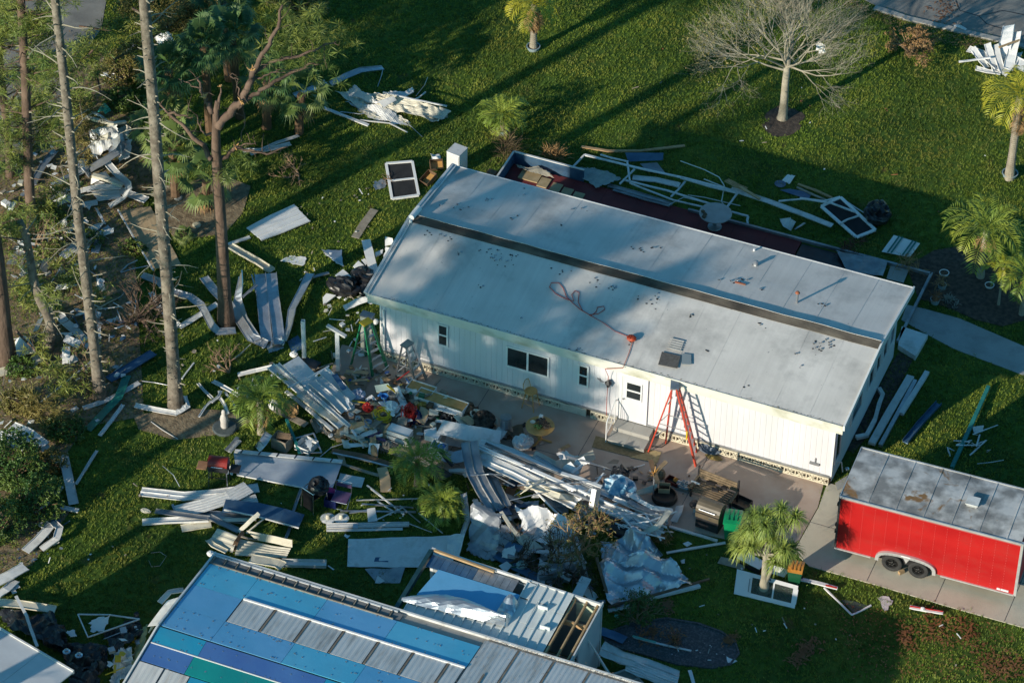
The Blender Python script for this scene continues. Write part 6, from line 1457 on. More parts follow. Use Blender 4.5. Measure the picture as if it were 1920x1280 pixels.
for i,u in enumerate((.18,.30,.70,.82)):
 A,Bq,C,D=P(1676,440,.365),P(1725,456,.415),P(1706,482,.115),P(1653,472,.115)
 a0,a1,b1,b0=A.lerp(Bq,u),A.lerp(Bq,u+.06),D.lerp(C,u+.06),D.lerp(C,u)
 off=Vector((0,0,.03));mb=MB().grid([[a0+off,b0+off],[a1+off,b1+off]],.004);mb.v=[tuple(Vector(v)-aw.location) for v in mb.v]
 mb.build('green_stripe',M_teal,aw)
QUAD('grey tarpaulin sheet lying at the right end of the deck',[(1568,470,.25),(1664,490,.3),(1655,520,.2),(1590,512,.15)],M_alud,amp=.06,fold=.08)
QUAD('pale slab between the deck and the planter',[(1670,498,.12),(1704,506,.12),(1694,530,.12),(1662,522,.12)],M_conc,amp=.0,name='slab',cat='slab')
tb=empty('round_table',P(1340,425,.12),0,'pale stone-topped table on the red deck behind the roof','table')
MB().lathe((0,0,.62),[(.60,0),(.62,.02),(.62,.05),(.6,.06)],26).build('top',mat('pinkish_stone',(.38,.33,.31),(.45,.40,.38),4,.6),tb);MB().lathe((0,0,0),[(.28,0),(.26,.05),(.08,.1),(.07,.6)],12).build('pedestal',M_alud,tb)
for i,(x,y) in enumerate([(1318,398),(1322,403),(1320,408)]):LUMP('dark clump of leaves on the pale round table, %s' % ('topmost','middle','lowest')[i],x,y,.79,.07,M_woodd,'dry_leaves','debris',nn=6)
# --- right end of the house
for lb,pts,w,k,m_ in [
     ('long pale blue box beam beside the right end wall, the upper longer one',[(1634,834,.1),(1670,770,.12),(1707,708,.12)],.26,'box',M_white),
     ('second long box beam right beside the first along the right end wall',[(1650,838,.06),(1690,765,.06),(1716,716,.06)],.14,'box',M_alu),
     ('shorter white beam right of the pair by the right end wall',[(1689,778,.06),(1712,742,.08),(1738,700,.08)],.18,'box',M_white),
     ('dark blue plank on the grass at the shadow edge',[(1697,830,.04),(1725,795,.05),(1760,757,.05)],.22,'pan',M_blueh),
     ('white downpipe bent along the end wall, upper part',[(1648,730,.1),(1655,742,.1),(1648,760,.1),(1640,790,.1)],.14,'box',M_white),
     ('white downpipe bent along the end wall, lower part',[(1640,790,.1),(1625,818,.1),(1605,822,.1)],.16,'box',M_white),
     ('thin white conduit end by the house corner',[(1562,868,.4),(1578,866,.5),(1580,884,.1)],.05,'tube',M_white)]:
 RIB(lb,pts,w,k,m_,h=.12,name='beam' if k=='box' else 'pipe',cat='beam' if 'beam' in lb else 'debris')
slab('entry_step',[tuple(p)[:2] for p in poly_px([(1690,620),(1739,636),(1716,676),(1683,655)])],-.05,.22,M_white,'white entry step slab by the end wall','thing','step')
slab('planting_strip',[tuple(p)[:2] for p in poly_px([(1685,660),(1712,674),(1650,790),(1600,850),(1585,840)])],-.05,.028,M_mulch,'mulch strip along the end wall')
RIB('green-teal square post lying on the lawn above the trailer',[(1784,879,.1),(1818,805,.12),(1853,727,.1)],.14,'box',M_teal,name='post',cat='post',h=.12)
for i in range(9):
 x,y=1820+R.gauss(0,22),832+R.gauss(0,12);pts=[(x+R.gauss(0,3),y,.05),(x+R.gauss(0,16),y+R.gauss(0,8),.15+R.random()*.2),(x+R.gauss(0,26),y+R.gauss(0,12),.05)]
 RIB('thin twisted white strip tangled over the teal post',pts,.05,'flat',M_white,group='thin twisted strips over the teal post',jit=.01)
QUAD('small white crumpled panel by the teal post',[(1823,800,.2),(1845,796,.3),(1842,810,.1),(1826,812,.1)],M_white,amp=.05)
RIB('thin pale wire on the dark lawn above the trailer',[(1832,869,.03),(1860,866,.05),(1882,862,.03)],.03,'tube',M_white,name='wire',cat='wire')
LUMP('small silver ball ornament by the house corner',1588,882,.05,.09,M_steel,'ornament','ornament',(1,1,1),am=0,smooth=True)
QUAD('small concrete pad at the house corner',[(1566,905,.05),(1590,890,.05),(1583,912,.05),(1570,918,.05)],M_conc,amp=0)
# heap at the top right edge
for i,(lb,pts,w) in enumerate([('white bent pan in the right edge heap, lying lowest',[(1816,92,.1),(1840,100,.3),(1870,130,.2)],.3),('upright white sheet in the right edge heap',[(1893,48,1.0),(1886,80,.7),(1878,115,.2)],.5),('second upright white sheet in the right edge heap',[(1908,60,.9),(1900,90,.6),(1890,130,.2)],.4),
      ('fanned pan in the right edge heap, left',[(1824,90,.5),(1836,108,.3),(1850,128,.1)],.26),('fanned pan in the right edge heap, second',[(1852,82,.6),(1858,105,.4),(1866,135,.1)],.28),('fanned pan in the right edge heap, third',[(1868,84,.6),(1872,110,.4),(1880,138,.1)],.26),
      ('long pan in the right edge heap, right',[(1912,100,.3),(1900,120,.3),(1880,140,.1)],.3),('low pan at the front of the right edge heap',[(1830,128,.1),(1850,134,.1),(1876,140,.1)],.2),('white sheet cut by the right edge',[(1900,115,.3),(1925,128,.3),(1940,145,.2)],.5)]):
 RIB(lb,pts,w,'pan',M_white2 if i in (1,2) else M_white,roll=[.5,.2,-.3],jit=.02)
RIB('white pole sticking left out of the right edge heap',[(1798,117,.1),(1830,113,.3),(1858,109,.5)],.08,'box',M_white2)
RIB('wooden stick lying in the right edge heap',[(1873,90,.8),(1895,82,.8),(1912,76,.8)],.08,'box',M_wood,name='stick')
QUAD('white rag caught in the bare tree twigs',[(1533,82,1.6),(1546,84,1.7),(1547,104,1.3),(1531,100,1.3)],M_white2,rough=.08,amp=.08,name='rag',cat='cloth')
RIB('crumpled metal scrap on the kerb of the top right road',[(1790,48,.08),(1800,50,.2),(1812,56,.06)],.12,'flat',M_white,roll=[0,.8,.2])
# --- lower left lawn: long planks
B('long wavy grey plank, topmost of the lower left plank pile',[(264,922,.06),(300,926,.06),(345,931,.08),(405,926,.1),(485,915,.06)],.42,'wide',M_white)
B('broad white plank slanting up over the plank pile',[(330,960,.12),(380,948,.2),(430,932,.28),(466,913,.3)],.62,'rib',M_white)
B('short thin end stub left of the plank pile',[(323,945,.15),(328,957,.1)],.08,'flat',M_alu)
B('white plank behind the dark blue plank',[(420,952,.12),(450,942,.15),(482,935,.15)],.46,'rib',M_white)
B('pale wide plank under the dark blue plank',[(330,962,.08),(400,968,.1),(470,974,.12)],.5,'wide',M_alu)
B('long dark blue plank lying over the plank pile',[(420,948,.3),(480,954,.32),(530,965,.3),(566,976,.2)],.62,'flat',M_blueh)
B('thin pale edge of the dark blue plank',[(420,956,.33),(480,968,.33),(560,990,.2)],.04,'box',M_white)
B('narrow dark pan crossing the plank pile, left part',[(291,958,.2),(340,965,.22),(392,972,.25)],.22,'pan',M_alud)
B('narrow dark pan crossing the plank pile, right part',[(392,968,.25),(415,980,.22),(448,996,.1)],.24,'pan',M_alud)
B('white square channel at the left bottom of the plank pile',[(267,980,.06),(310,977,.07),(392,974,.15)],.26,'pan',M_white,h=.08)
B('short white plank angled below the plank pile',[(340,991,.05),(370,986,.06),(396,982,.08)],.34,'pan',M_cream)
B('long pale plank under the narrow dark pan',[(392,974,.2),(430,975,.2),(480,973,.15)],.16,'flat',M_cream)
B('raised white tapered board leaning over the folded sheets',[(448,997,.2),(468,978,.5),(486,962,.7)],.18,'flat',M_cream)
B('thin pale bar beside the raised tapered board',[(462,1000,.2),(480,985,.3),(496,972,.3)],.06,'box',M_cream)
QUAD('cream folded ribbed sheet, left one near the stripped house corner',[(408,990,.35),(447,1005,.4),(436,1036,.2),(388,1018,.15)],M_cream,3,amp=.03)
B('short cream flap under the left folded sheet',[(390,1012,.2),(400,1022,.3),(425,1034,.25)],.2,'pan',M_cream)
QUAD('cream folded ribbed sheet, upright flange of the right one',[(462,994,.5),(548,1012,.45),(548,1026,.2),(480,1012,.2)],M_cream,amp=.02)
QUAD('cream folded ribbed sheet, flat part of the right one',[(448,1010,.15),(546,1028,.2),(536,1046,.1),(440,1040,.1)],M_cream,5,amp=.02)
B('brown curved board standing between the folded sheets',[(436,1032,.1),(443,1015,.4),(456,996,.5)],.16,'flat',M_woodd,roll=.9)
B('small stick between the folded sheets',[(452,1006,.5),(465,1010,.5),(482,1012,.4)],.05,'box',M_woodg)
B('cream plank reaching right below the folded sheets',[(470,1047,.15),(520,1056,.2),(530,1062,.2)],.4,'pan',M_cream,jit=.02)
B('white box gutter lying right of the stripped house corner',[(528,1057,.1),(570,1058,.1),(612,1059,.1)],.30,'pan',M_white,h=.12)
B('tiny white strip at the end of the box gutter',[(615,1060,.03),(626,1068,.03)],.05,'flat')
LUMP('crumpled green and white rag at the stripped house corner',395,1040,2.2,.10,M_white2,'rag','cloth')
B('narrow dark teal rail running down under the foil panel, upper',[(566,914,.05),(555,945,.05),(545,975,.05)],.10,'pan',M_alud)
B('narrow dark teal rail running down under the foil panel, lower',[(545,985,.05),(540,1000,.05),(536,1010,.05)],.10,'pan',M_alud)
LUMP('bleached scrap of brown paper on the lower left lawn',273,958,.01,.10,M_cream,'paper','debris',(1.6,.9,.3))
B('thin arched wire on the grass above the plank pile',[(305,873,.03),(325,890,.2),(337,912,.03)],.025,'tube',M_alu,name='wire',cat='wire')
B('large loop of thin wire on the lower left lawn',[(283,1036,.02),(300,1034,.03),(312,1042,.03),(300,1060,.03),(284,1062,.02),(279,1050,.02)],.014,'tube',M_alu,name='wire',cat='wire')
# the big foil-faced panel
t=empty('insulated_panel',P(430,890),0,'big silver-blue insulated roof panel lying on the lawn beside the red barbecue','panel')
c=P(430,890);q=[P(438,848,.35)-c,P(641,868,.35)-c,P(620,924,.08)-c,P(444,890,.08)-c]
rows=[[q[0].lerp(q[1],i/14).lerp(q[3].lerp(q[2],i/14),j/8)+Vector((0,0,.012*noise.noise((i*.6,j*.6,2)))) for j in range(9)] for i in range(15)]
MB().grid(rows,.05).build('face',mat('silver_blue_face',(.42,.48,.56),(.52,.57,.62),2,.35,metal=.55,dirt=(.4,.42,.44),bump=.15),t)
q2=[P(440,845,.42)-c,P(642,865,.42)-c];MB().bar(q2[0],q2[1],.16,.03).build('top_flange',M_white,t);MB().bar(q[3],q[3].lerp(q[2],.72),.03,.05).build('lower_edge',M_white2,t)
for i in range(6):p=q2[0].lerp(q2[1],(i+.4)/6);MB().box(p.x-.02,p.x+.02,p.y-.1,p.y+.08,p.z+.01,p.z+.03).build('clip',M_black,t)
QUAD('pale blue plain sheet sticking out right of the silver panel',[(638,886,.1),(684,896,.1),(678,914,.05),(632,908,.05)],M_white)
B('thin board right of the silver panel, long and tan',[(640,870,.1),(690,886,.12),(733,898,.08)],.10,'box',M_woodg,name='plank',cat='plank')
B('tan plywood strip standing left of the bright palms',[(716,876,.2),(722,898,.15),(723,922,.05)],.36,'flat',M_ply,name='plank',cat='plank')
QUAD('tan plywood corner behind the long tan board',[(630,850,.1),(646,856,.1),(650,872,.05),(640,870,.05)],M_ply)
B('long brown-faced board with pale edge across the junk pile bottom',[(622,845,.15),(680,855,.2),(738,873,.12)],.26,'flat',M_woodd,name='board',cat='board')
B('pale metal edge of the long brown-faced board',[(624,850,.16),(680,862,.2),(738,878,.12)],.06,'box',M_alu)
# barbecue grill on legs
def grill():
 c=P(412,905);t=empty('barbecue',c,.25,'red-lidded barbecue grill on thin metal legs beside the silver panel','barbecue')
 mb=MB();n=12
 v=[];f=[]
 for i,x in enumerate((-.36,-.34,.34,.36)):
  r=.0 if i in (0,3) else 1
  for j in range(n):
   a=math.pi*j/(n-1);s=.7 if i in (0,3) else 1;v.append((x,-.25*math.cos(a)*s,.95+.24*math.sin(a)*s))
 for i in range(3):
  for j in range(n-1):f.append((i*n+j,(i+1)*n+j,(i+1)*n+j+1,i*n+j+1))
 f.append(tuple(range(n-1,-1,-1)));f.append(tuple(3*n+j for j in range(n)));f.append((0,n-1,n*4-1,n*3))
 mb.add(v,f[:-1]).build('lid',mat('barbecue_red',(.20,.018,.012),(.28,.025,.018),3,.35),t)
 MB().box(-.35,.35,-.24,.24,.72,.945).build('firebox',M_black,t);MB().tube([(-.2,-.3,1.0),(.2,-.3,1.0)],.018,6).build('handle',M_steel,t)
 for x in (-.33,.33):
  for y in (-.26,.2):MB().bar((x,y,0),(x*.9,y*.8,.95),.035,.03).build('leg',M_steel if y < 0 else M_black,t)
 MB().bar((-.32,-.24,.45),(.32,-.24,.45),.02,.02).build('cross_bar',M_black,t)
 s=MB().box(-.75,-.40,-.2,.2,.74,.77).build('side_shelf',mat('reddish_wood',(.28,.14,.07),(.36,.19,.1),4,.7),t);MB().box(.40,.75,-.2,.2,.74,.77).build('side_shelf',M_black,t)
grill()
QUAD('pale grey square bucket lid beside the barbecue',[(428,872,.1),(440,874,.15),(436,890,.1),(426,888,.05)],M_white)
B('grey corrugated offcut left of the palm foot, left strip',[(424,845,.08),(436,832,.1),(446,820,.1)],.14,'rib',M_alu)
B('grey corrugated offcut left of the palm foot, right strip',[(430,848,.08),(440,836,.1),(450,826,.1)],.14,'rib',M_white)
B('bent grey gutter standing between palm and old stove',[(484,843,.2),(494,828,.5),(504,812,.7)],.3,'pan',M_alu,roll=[.2,.7,.4])
BOX('open weathered wooden box, dark inside, standing like a stove',529,838,.02,.62,.45,.5,-.15,M_woodg,'wooden_box','box',inner=M_black)
QUAD('dark top panel leaning on the wooden box',[(520,810,.8),(545,812,.8),(545,824,.6),(518,822,.6)],M_woodd)
B('teal painted pole leaning past the wooden box',[(537,786,.6),(550,818,.4),(562,851,.1)],.10,'box',M_teal,name='pole')
t=BOX('white framed open cabinet lying on its back right of the wooden box',575,840,.02,.6,.62,.26,-.2,M_white2,'open_cabinet','cabinet',inner=M_white)
QUAD('torn white paper scrap over the open cabinet',[(572,825,.35),(585,823,.35),(584,846,.32),(576,838,.32)],M_white2,rough=.04)
FRAME('thin pale triangular frame round the open cabinet',[(553,822,.3),(588,812,.3),(603,848,.1),(565,850,.1)],M_alu,w=.05,mid=0)
# folding stools
def stool(px,py,rz,label,seatm,h=.46,w=.46,lean=0.0):
 t=empty('folding_chair',P(px,py),rz,label,'chair');a=w/2
 st_=MB().box(-a,a,-a,a,h-.02,h).build('seat',seatm,t)
 for x in (-a,a):
  MB().tube([(x,-a,0),(x,a*.9,h),(x,a*1.25,h+.40)],.014,6).build('leg',M_steel,t);MB().tube([(x,a,0),(x,-a,h-.02)],.014,6).build('leg',M_steel,t)
 MB().tube([(-a,a*1.25,h+.40),(a,a*1.25,h+.40)],.014,6).build('back_rail',M_steel,t)
 MB().box(-a+.02,a-.02,a*1.16,a*1.22,h+.16,h+.32).build('backrest',seatm,t)
 MB().tube([(-a,-a,.02),(a,-a,.02)],.012,6).build('foot_rail',M_steel,t);MB().tube([(-a,-a,h-.02),(a,-a,h-.02)],.014,6).build('front_rail',M_steel,t)
stool(640,945,.1,'low folding chair with faded violet seat and white metal frame on the lawn',M_purple,w=.56,h=.36)
# tall walker frame with black bag
t=empty('walker_frame',P(590,950),-.35,'tall white metal stand with black cloth on top and black front','stand')
for x in (-.26,.26):
 for y in (-.3,.3):MB().tube([(x*1.15,y*1.2,0),(x,y,.95)],.018,6).build('leg',M_steel,t)
MB().tube([(-.26,-.3,.95),(.26,-.3,.95),(.26,.3,.95),(-.26,.3,.95),(-.26,-.3,.95)],.018,6).build('top_rail',M_steel,t)
MB().box(-.25,.25,-.30,-.285,.08,.86).build('front_cloth',M_blacks,t);MB().box(-.25,.25,-.25,.25,.62,.66).build('tray',M_blacks,t)
LUMP('black ragged cloth heaped on the tall white stand',598,920,.75,.30,M_blacks,'cloth','cloth',(1,1,.8),fr=4)
LUMP('magenta cushion beside the black stand',620,924,.15,.2,M_magenta,'cushion','cushion',(1,.8,.5),am=.12)
BOX('dark blue plastic tub under the magenta cushion',622,945,.01,.42,.4,.34,.1,mat('navy_plastic',(.01,.02,.12),None,3,.5),'tub','tub')
for lb,x,y in (('white plate-like reel lying on the grass, left of the two',615,972),('white plate-like reel lying on the grass, right of the two',640,972)):
 t=empty('reel',P(x,y),0,lb,'reel');MB().lathe((0,0,0),[(.26,0),(.27,.02),(.2,.035)],22).build('disc',M_white2,t);MB().lathe((0,0,.036),[(.08,0),(.07,.1),(.05,.14),(.05,.16)],12).build('hub',M_cream,t)
B('long white siding bundle on the lawn, upper plank',[(612,986,.1),(680,985,.1),(767,983,.1)],.22,'wide',M_white)
B('long white siding bundle on the lawn, lower plank',[(612,994,.06),(680,993,.06),(755,991,.06)],.12,'flat',M_white)
QUAD('small grey square patch on the white siding bundle',[(662,981,.2),(671,981,.2),(671,990,.2),(662,990,.2)],M_alu,n=(2,2),amp=0)
QUAD('small blue-grey cabinet door lying on the rails',[(688,953,.15),(703,951,.15),(708,976,.08),(690,978,.08)],M_white,amp=.0)
for i,(lb,a,b,w) in enumerate([('thin white rail slanting on the lawn, longest of the bundle',(638,958),(780,960),.07),('thin white rail crossing it from the upper left',(688,910),(758,965),.06),('thin white rail right of the folding chair, upper',(668,938),(785,935),.04),
      ('thin white rail right of the folding chair, lower',(678,945),(775,952),.05),('short rail behind the grey cabinet door',(705,975),(755,952),.04),('short rail reaching to the lower palm',(708,940),(742,962),.05),('thin rail pointing to the lower right of the bundle',(750,948),(788,980),.04),
      ('very thin rod from the bundle to the crumpled sheet',(785,962),(830,1000),.03),('thin rod lying towards the white siding bundle',(762,980),(810,998),.02),('short white rail beside the reels',(655,962),(700,955),.05)]):
 B(lb,[(*a,.05+.02*(i % 4)),((a[0]+b[0])/2,(a[1]+b[1])/2,.08),(*b,.05)],w,'box',M_white if i % 3 else M_alu,name='rail',h=.03)
B('long curved pale hose from the junk pile to the silver panel',[(600,856,.04),(622,838,.05),(648,830,.06),(666,815,.1),(690,802,.2)],.035,'tube',M_white,name='hose',cat='hose')
B('crumpled white tissue on the lower lawn',[(646,1003,.03),(654,1006,.04)],.12,'flat',M_white2,jit=.03)
# --- fallen roof panels left of the junk pile
PRG=None
for i,(lb,pts,w,k,m_,h) in enumerate([
     ('wide white awning panel of the fallen stack, farthest left',[(507,687,1.0),(570,740,.7),(640,800,.3)],.32,'pan',M_white,.07),
     ('narrow white rail of the fallen stack between the panels',[(520,683,1.1),(580,735,.8),(655,800,.35)],.14,'pan',M_white,.07),
     ('broad flat white panel of the fallen stack',[(545,676,1.15),(590,722,.85),(632,768,.5)],.70,'flat',M_white,.05),
     ('second broad white panel of the fallen stack',[(590,712,1.0),(625,742,.8),(650,768,.5)],.62,'wide',M_white,.06),
     ('upper right white panel of the fallen stack',[(605,694,1.0),(635,722,.8),(660,750,.5)],.40,'pan',M_white,.06),
     ('lower long white beam of the fallen stack',[(536,735,.5),(580,770,.4),(624,808,.2)],.12,'box',M_white,.08),
     ('broad cream end beam of the fallen stack pointing to the grass',[(560,740,.7),(605,775,.5),(632,792,.3)],.26,'box',M_cream,.08),
     ('thin white rail lying across the fallen stack',[(540,727,1.15),(575,710,1.25),(617,687,1.25)],.04,'box',M_white2,.04),
     ('second thin rail at the top right of the fallen stack',[(592,705,1.25),(608,692,1.3),(622,700,1.2)],.04,'box',M_white2,.04),
     ('white gutter left behind the green palm',[(446,703,.2),(480,695,.3),(510,688,.5)],.18,'pan',M_white,.05)]):
 B(lb,pts,w,k,m_,h=h,name='awning_panel')
QUAD('dark blue inset strip on the upper right fallen panel',[(622,703,1.05),(632,700,1.05),(650,728,.85),(642,732,.85)],M_blueh,amp=0,n=(3,2))
QUAD('crumpled white paper at the lower end of the fallen stack',[(642,752,.6),(652,744,.7),(658,766,.5),(646,770,.5)],M_white2,rough=.05,amp=.05)
B('cream weathered boards below the fallen stack, left',[(512,765,.1),(545,782,.1),(575,797,.1)],.28,'flat',M_woodg,name='board',cat='board')
B('cream weathered boards below the fallen stack, middle',[(588,785,.15),(594,798,.1),(600,810,.05)],.3,'rib',M_woodg,name='board',cat='board')
B('cream weathered board below the fallen stack, right',[(605,808,.1),(625,815,.1),(640,818,.05)],.16,'flat',M_woodg,name='board',cat='board')
t=BOX('black case with white lettering-like marks beside the standing posts',580,690,.05,.75,.38,.26,-.1,M_black,'black_case','case',open_=False)
B('pinkish brown timber pole right of the black case',[(575,697,.2),(600,690,.3),(625,682,.3)],.05,'box',M_woodg,name='timber')
LUMP('white plastic lump between the black case and the posts',551,667,.02,.12,M_white2,'plastic_bag','bag')
LUMP('dead brown frond clump beside the green palm',545,778,.2,.25,M_straw,'dead_frond_clump','debris',(1,.6,1.2),fr=5)
LUMP('white plastic bag hanging at the green palm',513,765,.2,.14,M_white2,'plastic_bag','bag',(1,1,1.3))
# --- the junk pile on the patio
DR=[('long white dresser body lying on its back with tan inside, the larger one',828,768,.1,1.9,.55,.5,-.06),('white drawer with tan inside lying next to the long dresser, the smaller one',790,742,.15,1.0,.5,.42,-.05)]
for lb,x,y,z,a,b,h_,rz in DR:
 t=BOX(lb,x,y,z,a,b,h_,rz,M_white2,'dresser','dresser',open_=True,inner=M_oak)
 MB().box(-a/2+.02,a/2-.02,-b/2+.02,b/2-.02,h_-.06,h_-.045).build('back_panel',M_oak,t)
QL=[('brown table leaf leaning in the junk pile centre',[(752,716,.5),(775,722,.5),(768,760,.2),(748,755,.3)],M_woodd),('white long panel leaning beside the brown table leaf',[(735,727,.6),(748,725,.7),(765,758,.3),(752,760,.3)],M_white2),
     ('dark long brown board slanting through the junk pile',[(662,770,.3),(720,738,.4),(724,745,.4),(668,778,.3)],M_woodd),('tan flat board under the yellow cord',[(668,785,.15),(712,760,.2),(722,768,.2),(684,798,.1)],M_woodg),
     ('grey tan mat under the junk',[(690,760,.1),(730,742,.12),(735,760,.12),(700,775,.1)],M_woodg),('tan plywood triangle in the junk pile front',[(720,800,.3),(730,793,.6),(736,815,.3),(716,825,.1)],M_ply),
     ('tan cardboard sheet in front of the junk pile',[(765,800,.2),(792,800,.3),(788,822,.1),(766,820,.1)],M_ply),('pale green glass sheet at the top of the junk pile',[(702,722,.5),(728,718,.55),(735,730,.4),(706,735,.4)],mat('pale_green_sheet',(.35,.45,.40),None,3,.2)),
     ('teal fabric strip at the lower junk pile',[(684,820,.2),(715,830,.2),(716,836,.15),(682,828,.15)],M_teal),('pink and violet fabric strip in the lower junk pile',[(688,814,.3),(722,822,.3),(726,828,.25),(690,820,.25)],M_purple),
     ('white square tile leaning at the lower junk pile',[(692,830,.3),(712,832,.3),(708,858,.05),(690,850,.05)],M_white2),('white lampshade-like carton behind the palm',[(795,805,.4),(818,800,.5),(820,818,.3),(796,820,.3)],M_white2),
     ('brown cardboard flap at the far end of the junk pile',[(638,712,.1),(660,708,.15),(675,722,.1),(655,735,.05)],M_ply),('tan flat cardboard behind the fallen panels',[(656,715,.1),(690,712,.12),(685,735,.1),(660,740,.1)],M_woodg),
     ('pale cream plastic drawer front near the chair side',[(918,778,.35),(932,785,.35),(934,796,.2),(924,792,.2)],M_cream),('brown corrugated card sheet on the patio edge',[(935,805,.05),(950,806,.1),(962,822,.05),(940,826,.04)],M_woodd),
     ('dark grey patch of shade cloth on the junk front',[(700,795,.2),(725,790,.2),(735,800,.15),(712,812,.1)],M_alud)]
for lb,q,m_ in QL:QUAD(lb,q,m_,amp=.015,name='board',cat='board',n=(4,3))
# long tan planks
for lb,pts,m_ in [('tan wooden plank propped in the junk pile, left',[(676,780,.4),(692,798,.4),(710,818,.2)],M_wood),('short tan wood block in the lower junk pile',[(672,830,.3),(682,829,.3),(690,828,.3)],M_wood),('thin white stick crossing the junk pile',[(746,724,.8),(752,740,.6),(757,758,.4)],M_white2),
      ('thin white stick poking down from the junk pile',[(660,806,.3),(671,822,.3),(682,840,.1)],M_white2),('white flat bar lying in the junk centre',[(708,762,.5),(722,761,.5),(738,761,.5)],M_white2),('black wire shelf edge at the centre front',[(735,806,.5),(750,805,.5),(764,804,.5)],M_black),
      ('thin yellow wooden rod in the junk pile',[(725,722,.7),(735,730,.6),(742,736,.5)],M_yellow),('pale thin stick at the left side of the junk',[(695,755,.4),(705,758,.4),(718,768,.3)],M_woodg),('thin grey rod on the patio behind the junk',[(805,733,.05),(815,722,.05),(824,712,.05)],M_woodg),
      ('rusty thin metal angle on the patio behind the junk',[(780,728,.1),(783,708,.15),(772,712,.1)],M_black)]:
 B(lb,pts,.07,'box',m_,name='stick',h=.03)
LL=[('yellow extension cord coil',718,785,.25,.24,M_yellow,'cord'),('red plastic cone-like bag',690,768,.35,.16,M_red,'bag'),('red tangled tinsel heap',768,788,.3,.22,M_red,'tinsel'),('blue round plastic container',721,747,.4,.14,M_blue,'container'),('white round cooler lid',793,790,.25,.17,M_white2,'container'),
      ('grey oval metal dish',807,783,.3,.16,M_alu,'dish'),('green plastic bowl',824,785,.2,.13,M_green,'bowl'),('white plastic chair seat piece',863,795,.15,.16,M_white2,'container'),('white plastic piece beside the chair seat piece',857,803,.1,.12,M_white2,'container'),('cream plastic basket',892,782,.25,.2,M_cream,'basket'),
      ('white bags heap by the round bird bath',978,836,.05,.26,M_white2,'bag'),('white carton piece near the bird bath',990,832,.05,.16,M_white2,'bag'),('pale clothes bundle at the left of the junk',672,745,.3,.2,mat('pale_cloth',(.45,.45,.48),(.3,.35,.5),8,.9),'clothes'),('patterned clothes bundle with red',668,753,.2,.16,mat('patterned_cloth',(.5,.45,.42),(.45,.06,.05),12,.9),'clothes'),
      ('grey metal wire basket heap',737,745,.35,.2,M_alu,'basket'),('white crumpled bags in the middle of the junk',735,770,.4,.22,M_white2,'bag'),('gold coloured crumple in the middle',790,765,.3,.16,mat('gold_foil',(.5,.33,.08),None,4,.35,metal=.6),'bag'),('black bag under the dresser',840,795,.05,.25,M_blacks,'bag'),
      ('dark wet cloth between junk and grey can',875,778,.05,.3,M_woodd,'clothes'),('white cup on the junk',769,770,.55,.07,M_white2,'cup'),('red cup on the junk',780,768,.5,.06,M_red,'cup'),('dark heap of leaves and soil by the grey can',905,800,.02,.35,M_mulch,'soil'),
      ('round brown cushion leaning at the lower junk pile',727,838,.3,.14,M_woodg,'cushion'),('grey blue jar in the junk',690,795,.3,.13,mat('slate_plastic',(.12,.2,.3),None,4,.5),'container'),('small white bottle in the junk',658,780,.2,.1,M_white2,'bottle'),('dark basket behind the fallen panels',640,778,.2,.16,M_woodd,'basket'),
      ('white frilly bag at the left junk edge',655,765,.25,.16,M_white2,'bag'),('violet bag in the lower junk',735,815,.2,.12,M_purple,'bag'),('dark blue cloth under the tinsel',780,798,.1,.2,mat('navy_cloth',(.01,.03,.10),None,4,.9),'clothes')]
for lb,x,y,z,r,m_,cat in LL:
 if 'coil' in lb or 'tinsel' in lb:
  c=P(x,y,z);mb=MB()
  for k in range(9 if 'coil' in lb else 22):
   rr=r*R.uniform(.5,1.1);o=Vector((vr()*.05,vr()*.05,vr()*.05+.05*k/3));ex=1.4 if 'coil' in lb else 1;tl=vr()*.5
   mb.tube([c+o+Vector((math.cos(a)*rr*ex,math.sin(a)*rr*.8,math.sin(a+tl)*.12+.12+(0 if 'coil' in lb else vr()*.12))) for a in [6.283*q/12 for q in range(13)]],.018,5)
  place(mb,'cord_coil' if 'coil' in lb else 'tinsel',m_,lb+' in the junk pile',cat)
 elif cat in ('container','bowl','dish','cup','basket','bottle'):
  place(MB().lathe(P(x,y,z),[(r*.7,0),(r*.95,r*.5),(r,r*1.0),(r*1.05,r*1.05),(r*.85,r*1.02),(r*.7,r*.35)],14),cat,m_,lb+(' in the junk pile' if 'junk' not in lb and 'patio' not in lb else ''),cat)
 else:LUMP(lb+(' on the patio' if 'junk' not in lb else ''),x,y,z,r,m_,cat,cat,fr=4,am=.45)
t=BOX('white storage bin with a bright blue item inside beside the palm',822,848,.25,.55,.42,.34,-.1,mat('frosted_plastic',(.5,.58,.62),None,3,.4),'storage_bin','bin');MB().lathe((.1,.02,.2),[(.12,0),(.15,.12),(.1,.16)],12).build('blue_item',M_blue,t)
BOX('white carton on the junk pile over the long curved sheet',812,822,.4,.5,.35,.2,.0,M_white2,'carton','box',open_=False)
# black framed wire rack, iron, etc.
t=empty('white_cooler',P(750,825,.1),-.05,'white box with black wire frame in the front of the junk pile','box');MB().box(-.42,.42,-.2,.2,.0,.5).build('body',M_white2,t)
for z in (.1,.3,.52):MB().tube([(-.44,-.23,z),(.44,-.23,z),(.44,.23,z),(-.44,.23,z),(-.44,-.23,z)],.012,5).build('wire',M_black,t)
t=empty('chair_back',P(712,850,.15),.3,'dark rounded chair back with slats lying in the lower junk pile','chair')
MB().tube([(-.3,0,.0),(-.32,.3,.1),(0,.45,.15),(.32,.3,.1),(.3,0,0)],.02,6).build('rim',M_black,t)
for i in range(6):MB().bar((-.24+i*.095,.0,.02),(-.27+i*.107,.35,.12),.03,.015).build('slat',M_black,t)
